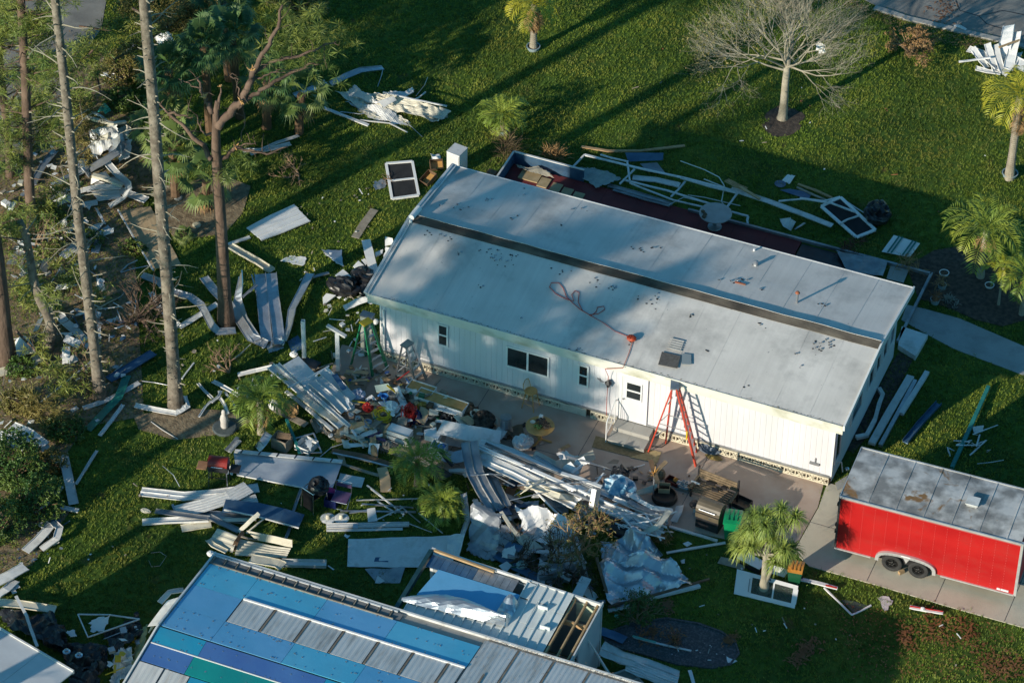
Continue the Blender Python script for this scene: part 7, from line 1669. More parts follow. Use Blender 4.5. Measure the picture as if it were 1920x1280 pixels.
# grey ribbed can on the patio
t=empty('ribbed_can',P(948,812),0,'upright grey ribbed metal can at the patio edge of the junk','bin');mb=MB()
pr_=[]
for i in range(24):
 a=6.283*i/24;r=.19+(.012 if i % 2 else 0);pr_.append((r*math.cos(a),r*math.sin(a)))
v=[(x,y,z) for z in (0,.75) for x,y in pr_];mb.add(v,[tuple(range(23,-1,-1)),tuple(range(24,48))]+[(i,(i+1) % 24,24+(i+1) % 24,24+i) for i in range(24)]).build('body',M_alu,t);MB().lathe((0,0,.752),[(.2,0),(.205,.03),(.02,.05)],18).build('lid',M_alud,t)
# bits: small countable scraps scattered, with shared labels only inside their own patch
SCR=[]
SM=[M_white2,M_white,M_woodg,M_wood,M_cream,M_alu,M_black,M_blue,M_red,M_woodd,M_green,M_yellow,M_purple]
def scraps(n,poly,label,group,mats_,s=(.04,.14),z=(.02,.1),name='scrap',pile=0.0,big=0.0):
 pts=[tuple(P(x,y))[:2] for x,y in poly];xs=[q[0] for q in pts];ys=[q[1] for q in pts];k=0;tries=0
 cx,cy=sum(xs)/len(xs),sum(ys)/len(ys);rad=max(max(xs)-min(xs),max(ys)-min(ys))/2
 while k < n and tries < n*30:
  tries+=1;x,y=R.uniform(min(xs),max(xs)),R.uniform(min(ys),max(ys))
  if not inpoly(np.array([x]),np.array([y]),pts)[0]:continue
  k+=1;m_=R.choice(mats_);a,b=R.uniform(*s)*(2 if R.random() < big else 1),R.uniform(*s);th=R.uniform(0,3.14);zz=R.uniform(*z)+pile*max(0,1-math.hypot(x-cx,y-cy)/rad)*R.random()
  sh=R.random();mb=MB()
  if sh < .55:
   nn=R.choice((4,5,6));ring=[]
   for i in range(nn):q=6.283*i/nn+R.uniform(-.3,.3);ring.append((a*math.cos(q)*R.uniform(.6,1.2),b*math.sin(q)*R.uniform(.6,1.2),R.uniform(-.3,.3)*min(a,b)))
   v=ring+[(p[0],p[1],p[2]+.012) for p in ring];mb.add(v,[tuple(range(nn-1,-1,-1)),tuple(range(nn,2*nn))]+[(i,(i+1) % nn,nn+(i+1) % nn,nn+i) for i in range(nn)]);lb='flat torn'
  elif sh < .8:mb.bar((-a*2.2,0,0),(a*2.2,0,R.uniform(0,.12)),.03,.02);lb='thin stick-like'
  else:mb.box(-a*.8,a*.8,-b*.6,b*.6,0,min(a,b)*.9);lb='small boxy'
  c_,s_=math.cos(th),math.sin(th);mn=min(v[2] for v in mb.v)
  mb.v=[(v[0]*c_-v[1]*s_,v[0]*s_+v[1]*c_,v[2]-mn) for v in mb.v]
  cn=COLN.get(m_.name,'pale');o=mb.build(name,m_,None);o.location=(x,y,zz);SCR.append((a*b,o))
  tag(o,'%s %s %s' % (lb,cn,label),'scrap','%s %s scraps, %s' % (lb,cn,group))
COLN={M_white2.name:'white',M_white.name:'off-white',M_woodg.name:'greyish tan',M_wood.name:'tan',M_cream.name:'cream',M_alu.name:'silver',M_black.name:'black',M_blue.name:'blue',M_red.name:'red',M_woodd.name:'brown',M_green.name:'green',M_yellow.name:'yellow',M_purple.name:'violet',M_alud.name:'grey',M_blueh.name:'dark blue'}
scraps(150,[(640,705),(700,700),(790,735),(900,770),(945,810),(800,830),(700,835),(640,790)],'scrap in the junk pile on the patio','in the junk pile',SM+[M_white2,M_woodg,M_cream],(.04,.16),(.04,.15),pile=.7)
scraps(45,[(590,800),(690,790),(700,850),(640,845)],'scrap at the left foot of the junk pile','left foot of the junk pile',[M_white2,M_woodg,M_cream,M_alu,M_wood],(.05,.18),(.03,.2))
scraps(38,[(590,560),(700,530),(705,690),(640,720),(600,650)],'scrap on the ground between the posts and the house corner','by the house corner',[M_white2,M_white2,M_white,M_woodg,M_cream],(.04,.16))
scraps(30,[(655,690),(760,690),(780,730),(700,720)],'scrap on the patio under the ladders','under the ladders',[M_white2,M_woodg,M_wood,M_cream,M_woodd],(.04,.16))
scraps(30,[(860,830),(1000,790),(1060,850),(960,860)],'scrap between the junk pile and the metal heap','between junk pile and heap',[M_white2,M_woodd,M_black,M_alu],(.04,.14))
scraps(26,[(560,380),(700,330),(690,450),(560,540)],'scrap on the shaded grass left of the house','left of the house',[M_white2,M_woodg,M_woodg],(.02,.07))
scraps(26,[(300,600),(540,650),(500,780),(340,740)],'scrap on the grass between the pines and the posts','between pines and posts',[M_white2,M_white,M_woodg],(.03,.11))
scraps(60,[(0,280),(190,230),(210,420),(170,540),(20,560)],'scrap in the upper left debris under the pines','upper left debris',[M_white2,M_white,M_alu,M_cream,M_woodg],(.05,.2),(.03,.25))
scraps(60,[(20,560),(250,540),(250,760),(100,860),(0,800)],'scrap in the left debris between the trunks','left debris',[M_white2,M_white,M_alu,M_woodd,M_woodg],(.04,.17),(.03,.2))
scraps(30,[(120,560),(260,560),(250,650),(150,640)],'scrap in the shaded heap behind the second grey pine','behind the second grey pine',[M_white2,M_blueh,M_white],(.06,.2),(.03,.2))
scraps(22,[(40,1010),(130,960),(110,1060),(20,1070)],'scrap beside the bent white V at the left edge','left edge V',[M_white2,M_blueh,M_alu],(.03,.1))
scraps(16,[(120,1070),(560,1000),(520,800),(260,900)],'scrap on the lower left lawn','lower left lawn',[M_white2,M_woodg],(.02,.06))
scraps(14,[(650,1000),(830,970),(700,900)],'scrap on the lawn by the palms','lawn by the palms',[M_white2,M_alu],(.02,.06))
scraps(26,[(960,0),(1900,250),(1800,420),(1300,250)],'speck on the back lawn','back lawn',[M_white2,M_woodg,M_rust],(.02,.06))
scraps(26,[(1280,1000),(1900,1200),(1880,1270),(1200,1150)],'speck on the lower right lawn','lower right lawn',[M_white2,M_rust,M_woodg],(.02,.06))
scraps(55,[(860,870),(1000,900),(1240,970),(1200,1010),(1000,1010),(880,960)],'scrap deep in the metal heap','in the metal heap',[M_alu,M_white,M_alud,M_woodd,M_white2],(.06,.25),(.05,.25),pile=.5)
scraps(34,[(930,1010),(1060,1040),(1120,1130),(960,1100)],'scrap between the metal heap and the carport','between heap and carport',[M_alu,M_white2,M_alud,M_blueh,M_green],(.06,.22),(.03,.3))
scraps(24,[(1090,1190),(1260,1180),(1390,1215),(1330,1240),(1180,1230)],'chip on the gravel bed','gravel bed',[M_white2,M_alu,M_conc],(.012,.035),(.03,.035))
scraps(20,[(1230,900),(1340,880),(1400,960),(1290,960)],'scrap on the patio near the bench','patio near bench',[M_woodd,M_black,M_woodg,M_white2],(.02,.08))
scraps(28,[(1110,870),(1230,870),(1250,910),(1130,920)],'scrap round the blue tarp bundle','round the blue tarp',[M_woodd,M_black,M_white2,M_wood],(.04,.14))
scraps(22,[(210,1200),(270,1180),(255,1270),(205,1280)],'scrap in the crumpled heap by the stripped house gable','by the gable',[M_white2,M_cream,M_alu,M_yellow],(.05,.2),(.2,.6))
# --- the metal heap
H=[
     ('long curved white sheet running from the palm to the junk front',[(825,800,.7),(860,808,.8),(900,815,.8),(938,822,.7)],.62,'flat',M_white,[.2,.25,.3,.3]),
     ('grey under-sheet below the long curved one',[(835,825,.4),(880,832,.45),(930,832,.4)],.42,'flat',M_alu,[.1,.1,.1]),
     ('rounded grey panel under the curved sheets',[(818,850,.3),(850,858,.4),(885,850,.5)],.5,'flat',M_alu,[0,.3,.1]),
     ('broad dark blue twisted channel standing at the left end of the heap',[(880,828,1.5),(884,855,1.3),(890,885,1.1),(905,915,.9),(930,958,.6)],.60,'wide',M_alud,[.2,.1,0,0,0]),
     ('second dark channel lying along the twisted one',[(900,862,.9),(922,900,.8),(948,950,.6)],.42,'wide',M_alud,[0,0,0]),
     ('long bright white channel across the whole heap, upper front',[(898,858,1.1),(960,885,1.05),(1030,920,.9),(1080,945,.7)],.52,'wide',M_white,[.1,.1,.1,.1]),
     ('grey long pan behind the bright channel',[(893,838,1.1),(970,872,1.1),(1060,915,1.0),(1140,950,.8)],.26,'pan',M_alu,None),
     ('thin bright rail behind the bright channel',[(895,835,1.25),(980,872,1.2),(1070,912,1.1),(1150,948,.9)],.06,'box',M_white2,None),
     ('second thin bright rail of the heap',[(895,842,1.2),(960,866,1.2),(1080,920,1.1)],.05,'box',M_white2,None),
     ('third thin rail of the heap, greyer',[(910,832,1.2),(1000,870,1.15),(1110,915,1.0)],.07,'pan',M_alud,None),
     ('pale long pan at the back of the heap, left',[(900,828,1.0),(960,848,1.0),(1020,875,.9)],.34,'pan',M_white,None),
     ('pale long pan at the back of the heap, right',[(1000,858,.9),(1060,890,.9),(1125,915,.8)],.30,'pan',M_alu,None),
     ('white flat strip at the back edge of the heap',[(925,842,1.1),(985,858,1.1),(1045,885,1.0)],.16,'flat',M_white2,None),
     ('dark strip between the long pans',[(940,858,1.0),(1010,885,.95),(1090,925,.8)],.14,'flat',M_alud,None),
     ('curved white fascia at the back right of the heap',[(1000,852,.7),(1040,872,.6),(1075,868,.5),(1114,852,.5)],.34,'flat',M_cream,[.3,.5,.9,1.1]),
     ('white leaning panel right of the curved fascia',[(1078,888,.4),(1085,868,.8),(1098,862,.9)],.3,'flat',M_white,[.5,.5,.5]),
     ('bright long white bar near the blue bundle',[(1052,888,1.1),(1090,900,1.05),(1128,914,1.0)],.14,'box',M_white2,None),
     ('white triangular sheet leaning in the heap back',[(1058,885,.7),(1068,872,.9),(1080,890,.7)],.26,'flat',M_white2,[.4,.6,.4]),
     ('pale wide channel ending below the blue bundle, left',[(1110,945,.9),(1160,962,.85),(1210,985,.7),(1240,1000,.5)],.44,'wide',M_white,None),
     ('long white pan reaching the patio at the right end',[(1120,920,.8),(1180,945,.7),(1250,985,.4)],.26,'pan',M_alu,None),
     ('second long white pan at the right end',[(1150,935,.9),(1200,955,.8),(1252,975,.6)],.22,'pan',M_white,None),
     ('third long pan at the right end, greyer',[(1165,925,.8),(1210,945,.7),(1245,962,.5)],.24,'pan',M_alud,None),
     ('thin bright rail along the right end pans',[(1110,932,1.0),(1180,960,.9),(1250,990,.6)],.05,'box',M_white2,None),
     ('second thin bright rail at the right end',[(1170,965,.8),(1210,985,.7),(1245,1000,.5)],.05,'box',M_white2,None),
     ('blue-grey flat strip on the right end pans',[(1178,940,.95),(1200,950,.9),(1228,962,.8)],.20,'flat',M_alud,None),
     ('rail crossing the heap front, long and thin',[(970,910,1.2),(1040,906,1.2),(1120,903,1.2)],.035,'tube',M_alu,None),
     ('second crossing rail at the heap front',[(955,938,.9),(1010,925,1.0),(1068,912,1.0)],.035,'tube',M_alu,None),
     ('thin rail crossing over the right end pans',[(1140,962,1.0),(1180,963,1.0),(1235,964,.9)],.035,'tube',M_alu,None),
     ('thin bowed rail from the heap to the patio tuft',[(1225,950,.8),(1245,980,.6),(1260,1005,.1)],.03,'tube',M_alu,None),
     ('pale folded end of the crossing channels',[(985,908,1.0),(1020,918,.95),(1068,935,.8)],.30,'pan',M_cream,None),
     ('dark long pan sloping down the heap front',[(1000,908,.9),(1030,940,.7),(1062,962,.4)],.30,'pan',M_alud,None),
     ('thin bright edge along the sloping dark pan',[(990,905,1.0),(1018,936,.8),(1048,966,.5)],.05,'box',M_white2,None),
     ('second dark sloping pan in front of the blue bundle',[(1180,975,.8),(1210,1010,.5),(1235,1045,.2)],.30,'pan',M_alud,None),
     ('thin bright edge above the foil sheet',[(1165,968,.9),(1195,1002,.8),(1225,1035,.7)],.05,'box',M_white2,None),
     ('round grey upright post drum in the middle of the heap',[(1118,915,1.5),(1113,945,1.0),(1108,975,.4)],.36,'tube',M_alud,None),
     ('blue-white gutter standing at the left side of the heap',[(870,925,.3),(873,950,.3),(878,975,.25),(866,1010,.2)],.22,'pan',M_white,[.3,.3,.6,.9]),
     ('pale bar lying behind the lower palm',[(842,884,.3),(862,883,.35),(885,884,.35)],.16,'box',M_white,None),
     ('black angle iron leaning over the palm top, left leg',[(792,905,.3),(806,880,.6),(820,842,1.0)],.06,'box',M_black,None),
     ('black angle iron leaning over the palm top, right leg',[(822,842,1.0),(835,858,.8),(848,874,.6)],.12,'box',M_black,None),
     ('thin dark cable over the black angle iron',[(826,845,.9),(840,862,.7),(862,872,.5)],.02,'tube',M_black,None),
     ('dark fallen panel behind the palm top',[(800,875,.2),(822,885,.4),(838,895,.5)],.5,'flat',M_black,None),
     ('pale strip along the dark fallen panel',[(790,896,.3),(800,906,.3),(815,918,.3)],.04,'box',M_white,None),
     ('folded silver edge left of the dead shrub',[(940,960,.9),(955,985,.8),(978,1015,.6),(995,1030,.5)],.12,'box',M_cream,None),
     ('white folded sheet edge under the dead shrub',[(990,1032,.45),(1020,1034,.45),(1060,1030,.5)],.16,'flat',M_white,None),
     ('slim white post in front of the dead shrub',[(1090,1042,.9),(1096,1065,.6),(1102,1090,.2)],.10,'flat',M_white,[.4,.4,.4]),
     ('white triangular plank behind the carport joists',[(1075,1130,.8),(1088,1105,.9),(1100,1082,1.0)],.36,'flat',M_white,None),
     ('dark brown timber leaning left of the foil sheet',[(1118,1045,1.0),(1128,1080,.8),(1138,1115,.4)],.10,'box',M_woodd,None),
     ('bent white corner piece left of the foil sheet',[(1095,1105,.4),(1108,1115,.5),(1115,1125,.3)],.3,'pan',M_white,[0,.7,.3]),
     ('dark teal long pipe under the dark brush',[(1010,1085,.3),(1040,1075,.35),(1075,1062,.35)],.26,'tube',M_alud,None),
     ('second dark pan between heap and carport',[(930,1040,.2),(965,1062,.2),(1010,1085,.2)],.34,'pan',M_blueh,None),
     ('thin grey rod at the foot of the foil sheet',[(1112,1120,.5),(1100,1085,.7),(1088,1050,.9)],.03,'tube',M_woodd,None),
     ('green-grey post lying in front of the foil sheet',[(1095,1133,.3),(1115,1130,.3),(1135,1128,.3)],.10,'box',M_alud,None)]
for lb,pts,w,k,m_,rl in H:RIB(lb,pts,w,k,m_,roll=(rl if rl is not None else 0),h=.06,jit=.012)
CRUMP('large silver-blue foil sheet crumpled at the lower right of the metal heap, upper part',[(1128,1010,.7),(1200,985,1.1),(1235,1030,.9),(1130,1060,.7)],M_foil,.30,n=(20,16),freq=1.7)
CRUMP('large silver-blue foil sheet spread to a pointed corner on the grass',[(1122,1050,.8),(1232,1025,1.0),(1305,1092,.25),(1140,1132,.35)],M_foil,.26,n=(26,20),freq=1.5)
RIB('brown timber edge along the foil sheet',[(1140,1138,.22),(1220,1118,.22),(1330,1086,.2)],.08,'box',M_woodd,name='timber',h=.06)
RIB('white board under the right part of the timber edge',[(1212,1124,.12),(1260,1112,.12),(1312,1100,.1)],.14,'box',M_white,h=.10)
RIB('white board under the left part of the timber edge',[(1140,1145,.1),(1160,1142,.1),(1182,1136,.1)],.14,'box',M_white)
CRUMP('large rounded blue-grey sheet hanging at the left front of the heap',[(888,930,.9),(940,965,.9),(930,1040,.3),(875,1030,.3)],M_alud,.24,n=(14,14),freq=1.4)
CRUMP('second rounded sheet beside the dark brush',[(925,975,.7),(965,990,.7),(975,1045,.3),(920,1050,.2)],M_alud,.2,n=(10,10),freq=1.6)
CRUMP('big cream-white crumpled sheet in front of the heap, left half',[(965,940,1.0),(1040,958,1.0),(1040,1015,.5),(985,1010,.6)],M_white2,.22,n=(16,14),freq=1.5)
CRUMP('big cream-white crumpled sheet in front of the heap, right half',[(1020,955,.9),(1075,975,.9),(1082,1015,.5),(1020,1020,.5)],M_white2,.18,n=(12,12),freq=1.6)
QUAD('cream folded panel with dark opening left of the dead shrub',[(950,985,.7),(985,1000,.7),(1020,1028,.4),(985,1030,.5)],M_cream,amp=.05)
CRUMP('blue-white sheet beneath the dead shrub',[(1010,1005,.4),(1085,1010,.5),(1100,1060,.3),(1030,1045,.25)],M_white,.12,n=(12,10))
QUAD('square white printed box top lying in the brush',[(942,1030,.5),(966,1022,.6),(966,1048,.4),(940,1045,.3)],M_white2,amp=.02,rough=.03)
QUAD('blue-white square sheet below the printed box top',[(935,1060,.3),(950,1052,.4),(960,1060,.3),(948,1074,.2)],M_white)
LUMP('mint coloured crumpled paper in the brush',978,1062,.15,.16,mat('mint_paper',(.4,.55,.5),None,5,.7),'paper','debris')
LUMP('small white paper ball on the brush',990,1040,.25,.12,M_white2,'paper','debris')
QUAD('blue-white wide sheet in front of the carport, large with a cut-out',[(653,1010,.12),(868,1003,.3),(845,1062,.15),(651,1062,.06)],M_white,amp=.03,n=(16,10))
QUAD('dark window cut in the wide sheet',[(704,1044,.13),(728,1044,.13),(728,1053,.12),(701,1052,.12)],M_blueh,n=(2,2),amp=0,thick=.004)
QUAD('darker bent sheet under the wide one, left',[(684,1066,.05),(760,1062,.08),(750,1092,.04),(706,1092,.04)],M_alud,amp=.04)
QUAD('bright triangular tip on the darker bent sheet',[(703,1092,.06),(708,1078,.12),(722,1088,.08),(712,1093,.05)],M_white)
QUAD('folded pale sheet joining the wide sheet to the heap',[(838,1005,.4),(872,1000,.6),(860,1048,.3),(838,1042,.2)],M_white,fold=.2)
# blue tarp bundle, black potting bag with letters
LUMP('shiny blue tarp bundle with painted white highlights on the heap',1160,925,.45,.42,mat('blue_tarp_painted_glints',(.10,.28,.42),(.45,.58,.66),3.5,.22,contrast=(.42,.58)),'tarp_bundle','tarp',(1.15,1,.7),fr=1.6,am=.32,nn=24)  # pale blotches in the tarp colour stand in for glints on its folds
LUMP('black bag stuffed in the top of the blue tarp bundle',1163,895,.6,.26,M_blacks,'bin_bag','bag')
bg=LUMP('black bag with white capital letters beside the foil sheet',1165,1000,.3,.36,M_blacks,'lettered_bag','bag',(1.3,.8,.6),am=.18)
fc=bpy.data.curves.new('bag_lettering','FONT');fc.body='POTTI';fc.size=.22;fc.extrude=.004;fo=bpy.data.objects.new('bag_lettering_src',fc);COL.objects.link(fo);bpy.context.view_layer.update();fme=bpy.data.meshes.new_from_object(fo.evaluated_get(bpy.context.evaluated_depsgraph_get()));bpy.data.objects.remove(fo);fo=bpy.data.objects.new('bag_lettering',fme);COL.objects.link(fo);fme.materials.append(M_white2)
fo.parent=bg;fo.location=P(1160,992,.82)-bg.location;fo.rotation_euler=(.35,0,.75)
# stiff white pieces on the patio
RIB('white curved gutter end lying on the patio',[(1275,948,.05),(1272,962,.15),(1263,978,.05)],.28,'flat',M_white,roll=[.3,.5,.3])
QUAD('tan wooden triangle on the patio beside the doormat',[(1138,868,.04),(1150,860,.05),(1162,862,.04),(1158,869,.04)],M_woodg,n=(2,2),amp=0)
RIB('small orange-tan board on the patio',[(1052,842,.04),(1060,838,.05),(1068,834,.04)],.14,'flat',M_wood)
CRUMP('white bathtub-like plastic shell at the edge of the heap',[(1044,848,.1),(1062,843,.25),(1100,862,.2),(1050,862,.1)],M_white2,.06,n=(8,6),name='plastic_shell')
# more bent strips tangled through the heap
for i in range(34):
 u=R.random();x,y=905+u*330+R.gauss(0,10),865+u*115+R.gauss(0,20);L_s=R.uniform(18,60);th=R.choice([.42,.42,.5,-.15,1.2,2.3])+R.gauss(0,.12);z=R.uniform(.35,1.15);dx,dy=math.cos(th)*L_s,math.sin(th)*L_s*.7
 m_=R.choice([M_alu,M_white,M_alud,M_white2,M_cream]);w=R.choice([.05,.08,.14,.22])
 RIB('bent %s strip tangled in the metal heap' % COLN[m_.name],[(x-dx,y-dy,z),(x+R.gauss(0,5),y+R.gauss(0,4),z+R.uniform(0,.2)),(x+dx,y+dy,max(.1,z-R.uniform(0,.4)))],w,R.choice(['pan','flat','box','flat']),m_,roll=[R.uniform(-.6,.6) for _ in range(3)],h=.03,jit=.012,group='bent %s strips tangled in the metal heap' % COLN[m_.name])
for i in range(16):
 x,y=R.uniform(20,230),R.uniform(300,640);th=R.uniform(0,3.1);L_s=R.uniform(10,30);m_=R.choice([M_white,M_white2,M_alu]);dx,dy=math.cos(th)*L_s,math.sin(th)*L_s*.7
 RIB('bent %s strip among the broken pine branches at the left' % COLN[m_.name],[(x-dx,y-dy,.1),(x+R.gauss(0,4),y+R.gauss(0,4),R.uniform(.15,.5)),(x+dx,y+dy,.1)],R.uniform(.1,.3),R.choice(['pan','flat']),m_,roll=[R.uniform(-.7,.7) for _ in range(3)],jit=.015,group='bent %s strips among the left pine branches' % COLN[m_.name])
CRUMP('white crumpled mesh-like sheet in the brush at the top of the palms',[(287,62,.6),(312,50,1.0),(328,78,.8),(300,85,.4)],M_white2,.15)
RIB('white scrap lying on the leaf litter by the road',[(193,138,.1),(208,142,.15),(226,150,.1)],.3,'pan',M_white2,jit=.02)
RIB('short pale shard leaning near the litter by the road',[(232,100,.3),(244,92,.4),(252,84,.4)],.14,'flat',M_white)
# broken boards and card filling the junk pile
def filler(n,poly,label,mats_,zmax,name='broken_board',smin=.12,smax=.42):
 pts=[tuple(P(x,y))[:2] for x,y in poly];xs=[q[0] for q in pts];ys=[q[1] for q in pts];k=0
 while k < n:
  x,y=R.uniform(min(xs),max(xs)),R.uniform(min(ys),max(ys))
  if not inpoly(np.array([x]),np.array([y]),pts)[0]:continue
  k+=1;m_=R.choice(mats_);a,b=R.uniform(smin,smax),R.uniform(.05,.2);th=R.uniform(0,3.14);z=R.uniform(.05,zmax);u=Vector((math.cos(th),math.sin(th),R.uniform(-.35,.35)));w_=Vector((-math.sin(th),math.cos(th),R.uniform(-.5,.5)));c=Vector((x,y,z+.12))
  rows=[[c+u*a*i+w_*b*j+Vector((0,0,R.uniform(-.02,.02)))+u*R.uniform(-.04,.04)*abs(i) for j in (-1,0,1)] for i in (-1,-.4,.3,1)]
  rows=[[Vector((p.x,p.y,max(p.z,.03))) for p in r] for r in rows];cn=COLN.get(m_.name,'pale')
  if m_ is M_ply:cn='plywood'
  place(MB().grid(rows,.02),name,m_,'broken %s board %s' % (cn,label),'board','broken %s boards %s' % (cn,label))
filler(60,[(640,710),(700,705),(790,745),(880,780),(930,800),(800,822),(700,830),(650,790)],'in the junk pile on the patio',[M_wood,M_woodg,M_woodd,M_ply,M_white2,M_cream,M_woodg],.45)
filler(18,[(600,800),(690,795),(740,845),(650,850)],'below the fallen awning panels',[M_woodg,M_wood,M_white2,M_cream],.2)
filler(14,[(860,830),(960,815),(1010,850),(900,850)],'between the junk pile and the metal heap',[M_woodd,M_white,M_woodg,M_alu],.3)
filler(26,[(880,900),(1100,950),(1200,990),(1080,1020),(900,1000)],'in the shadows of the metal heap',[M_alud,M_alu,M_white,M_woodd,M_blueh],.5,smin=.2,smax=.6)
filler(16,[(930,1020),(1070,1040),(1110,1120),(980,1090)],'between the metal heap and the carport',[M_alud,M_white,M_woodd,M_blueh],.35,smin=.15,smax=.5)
filler(22,[(20,430),(210,400),(240,620),(60,740)],'among the left pine trunks',[M_white,M_white2,M_alu,M_woodg],.25,smin=.15,smax=.45)
# --- ladders
def ladder(F1,F2,R1,R2,top,h,label,railm,capm,steps,wtop=.32,name='step_ladder',cap=True):
 """A-frame ladder; F1, F2 climbing feet, R1, R2 rear feet (world), top centre"""
 c=(F1+F2+R1+R2)/4;c.z=.035;t=empty(name,c,0,label,'ladder')
 ax=(F2-F1).normalized();T=Vector((top[0],top[1],h));tf=[T-ax*wtop/2,T+ax*wtop/2];lo=lambda p:p-c
 F1,F2,R1,R2=[Vector((p.x,p.y,.04)) for p in (F1,F2,R1,R2)]
 d=((F1+F2)/2-(R1+R2)/2).normalized()
 for f,tp in ((F1,tf[0]),(F2,tf[1])):MB().bar(lo(f),lo(tp+d*.08),.11,.05,up=(d.x,d.y,0)).build('front_rail',railm,t)
 for f,tp in ((R1,tf[0]),(R2,tf[1])):MB().bar(lo(f),lo(tp-d*.08),.09,.045,up=(d.x,d.y,0)).build('rear_rail',railm,t)
 for i in range(1,steps+1):
  k=i/(steps+1);a,b=F1.lerp(tf[0],k),F2.lerp(tf[1],k);MB().bar(lo(a),lo(b),.10,.03,up=(0,0,1)).build('step',M_alu,t)
 for k in (.25,.5,.75):
  a,b=R1.lerp(tf[0],k),R2.lerp(tf[1],k);MB().bar(lo(a),lo(b),.03,.02).build('brace',M_alu,t)
 a,b=F1.lerp(tf[0],.45),R1.lerp(tf[0],.45);MB().bar(lo(a),lo(b),.02,.02).build('spreader',M_alu,t)
 a,b=F2.lerp(tf[1],.45),R2.lerp(tf[1],.45);MB().bar(lo(a),lo(b),.02,.02).build('spreader',M_alu,t)
 if cap:MB().bar(lo(T-ax*(wtop/2+.06)),lo(T+ax*(wtop/2+.06)),.3,.05).build('top_cap',capm,t)
 return t
M_lred=mat('ladder_red',(.48,.05,.025),(.56,.07,.035),4,.45);M_lgreen=mat('ladder_green',(.01,.16,.07),(.015,.20,.09),4,.45)
t=ladder(Vector((12.38,-.92,0)),Vector((12.15,-.22,0)),Vector((10.60,-.90,0)),Vector((11.0,-.22,0)),(11.32,-.55),3.15,'tall orange-red stepladder with aluminium steps standing at the front wall',M_lred,M_alud,9,wtop=.36)
MB().box(.42,.47,-.36,-.34,1.1,1.5).build('yellow_sticker',M_yellow,t)
t=ladder(Vector((.12,-1.05,0)),Vector((.42,-.45,0)),Vector((-.85,-.75,0)),Vector((-.55,-.15,0)),(-.3,-.6),2.1,'green stepladder with a yellow top left of the house corner',M_lgreen,M_yellow,6,wtop=.3)
t=ladder(Vector((1.78,-.98,0)),Vector((1.95,-.45,0)),Vector((.95,-.95,0)),Vector((1.1,-.4,0)),(1.3,-.65),1.65,'small chrome stepladder with a grey tray near the narrow window',M_steel,M_alud,4,wtop=.3)
# --- windsor chair, bird bath table
c=P(995,762,.035);t=empty('windsor_chair',c,-.12,'varnished oak bar chair with hooped spindle back at the front wall','chair')
MB().lathe((0,0,.72),[(.20,0),(.23,.02),(.22,.045),(.05,.035)],20).build('seat',M_oak,t)
for x,y in ((-.14,-.14),(.14,-.14),(-.14,.14),(.14,.14)):MB().tube([(x*1.7,y*1.6,0),(x,y,.72)],[.018,.022],8).build('leg',M_oak,t)
MB().tube([(-.21,-.21,.25),(.21,-.21,.25)],.012,6).build('stretcher',M_oak,t);MB().tube([(-.20,.19,.3),(.20,.19,.3)],.012,6).build('stretcher',M_oak,t)
hoop=[(-.19+.0,.10,.76),(-.22,.17,.95),(-.18,.2,1.1),(0,.22,1.17),(.18,.2,1.1),(.22,.17,.95),(.19,.10,.76)]
hoop=[(-y*1.0-.02,x,z) for x,y,z in hoop];MB().tube(hoop,.014,8).build('back_hoop',M_oak,t)
for i in range(6):x=-.13+i*.052;MB().tube([(-.13,x,.76),(-.22,x*1.15,1.13-.25*abs(x))],.006,5).build('spindle',M_oak,t)
c=P(1012,828,.035);t=empty('pedestal_table',c,0,'round varnished wooden pedestal table heaped with plant pots and debris','table')
MB().lathe((0,0,.72),[(.46,0),(.51,.02),(.51,.045),(.48,.05)],28).build('top',M_oak,t)
MB().lathe((0,0,.1),[(.07,0),(.09,.08),(.06,.15),(.055,.3),(.075,.38),(.06,.5),(.08,.62)],14).build('pedestal',M_oak,t,smooth=True)
for a in (.3,2.4,4.5):MB().bar((.04*math.cos(a),.04*math.sin(a),.14),(.42*math.cos(a),.42*math.sin(a),.02),.05,.06).build('foot',M_oak,t)
zt=.035+.775
for lb,dx,dy,r,m_,cat in (('green leafy clump on the wooden pedestal table',-.05,-.14,.13,M_shrub,'plant'),('dark soil clump on the right of the pedestal table',.2,.05,.18,M_mulch,'soil'),('dark soil clump at the back of the pedestal table',-.05,.2,.17,M_mulch,'soil'),('cream saucer on the left of the pedestal table',-.3,.05,.10,M_cream,'saucer')):
 mb=MB()
 for i in range(26):
  a=R.uniform(0,6.28);rr=R.uniform(0,r);s=R.uniform(.03,.07);p=(c.x+dx+rr*math.cos(a),c.y+dy+rr*math.sin(a),zt+R.uniform(0,.07));mb.lathe(p,[(s*.6,0),(s,s*.5),(s*.4,s)],5)
 if cat=='saucer':mb=MB().lathe((c.x+dx,c.y+dy,zt),[(.07,0),(.1,.03),(.09,.03),(.06,.012)],14)
 place(mb,cat,m_,lb,cat)
place(MB().box(c.x-.18,c.x-.06,c.y+.32,c.y+.44,zt,zt+.12),'white_cup',M_white2,'white square cup at the rear edge of the pedestal table','cup')
mt_q=poly_px([(1117,817),(1228,845),(1222,866),(1110,838)],.04);slab('doormat',[tuple(p)[:2] for p in mt_q],.037,.052,mat('olive_mat',(.17,.13,.065),(.24,.185,.10),12,.95,coords='World'),'olive brown mat lying below the door steps','thing','mat')
slab('doormat',[tuple(p)[:2] for p in poly_px([(1228,845),(1240,848),(1233,868),(1222,866),(1180,857)],.04)],.053,.062,mat('tan_mat',(.33,.25,.12),(.42,.33,.17),12,.95,coords='World'),'lighter tan cloth lying over the end of the mat','thing','mat')
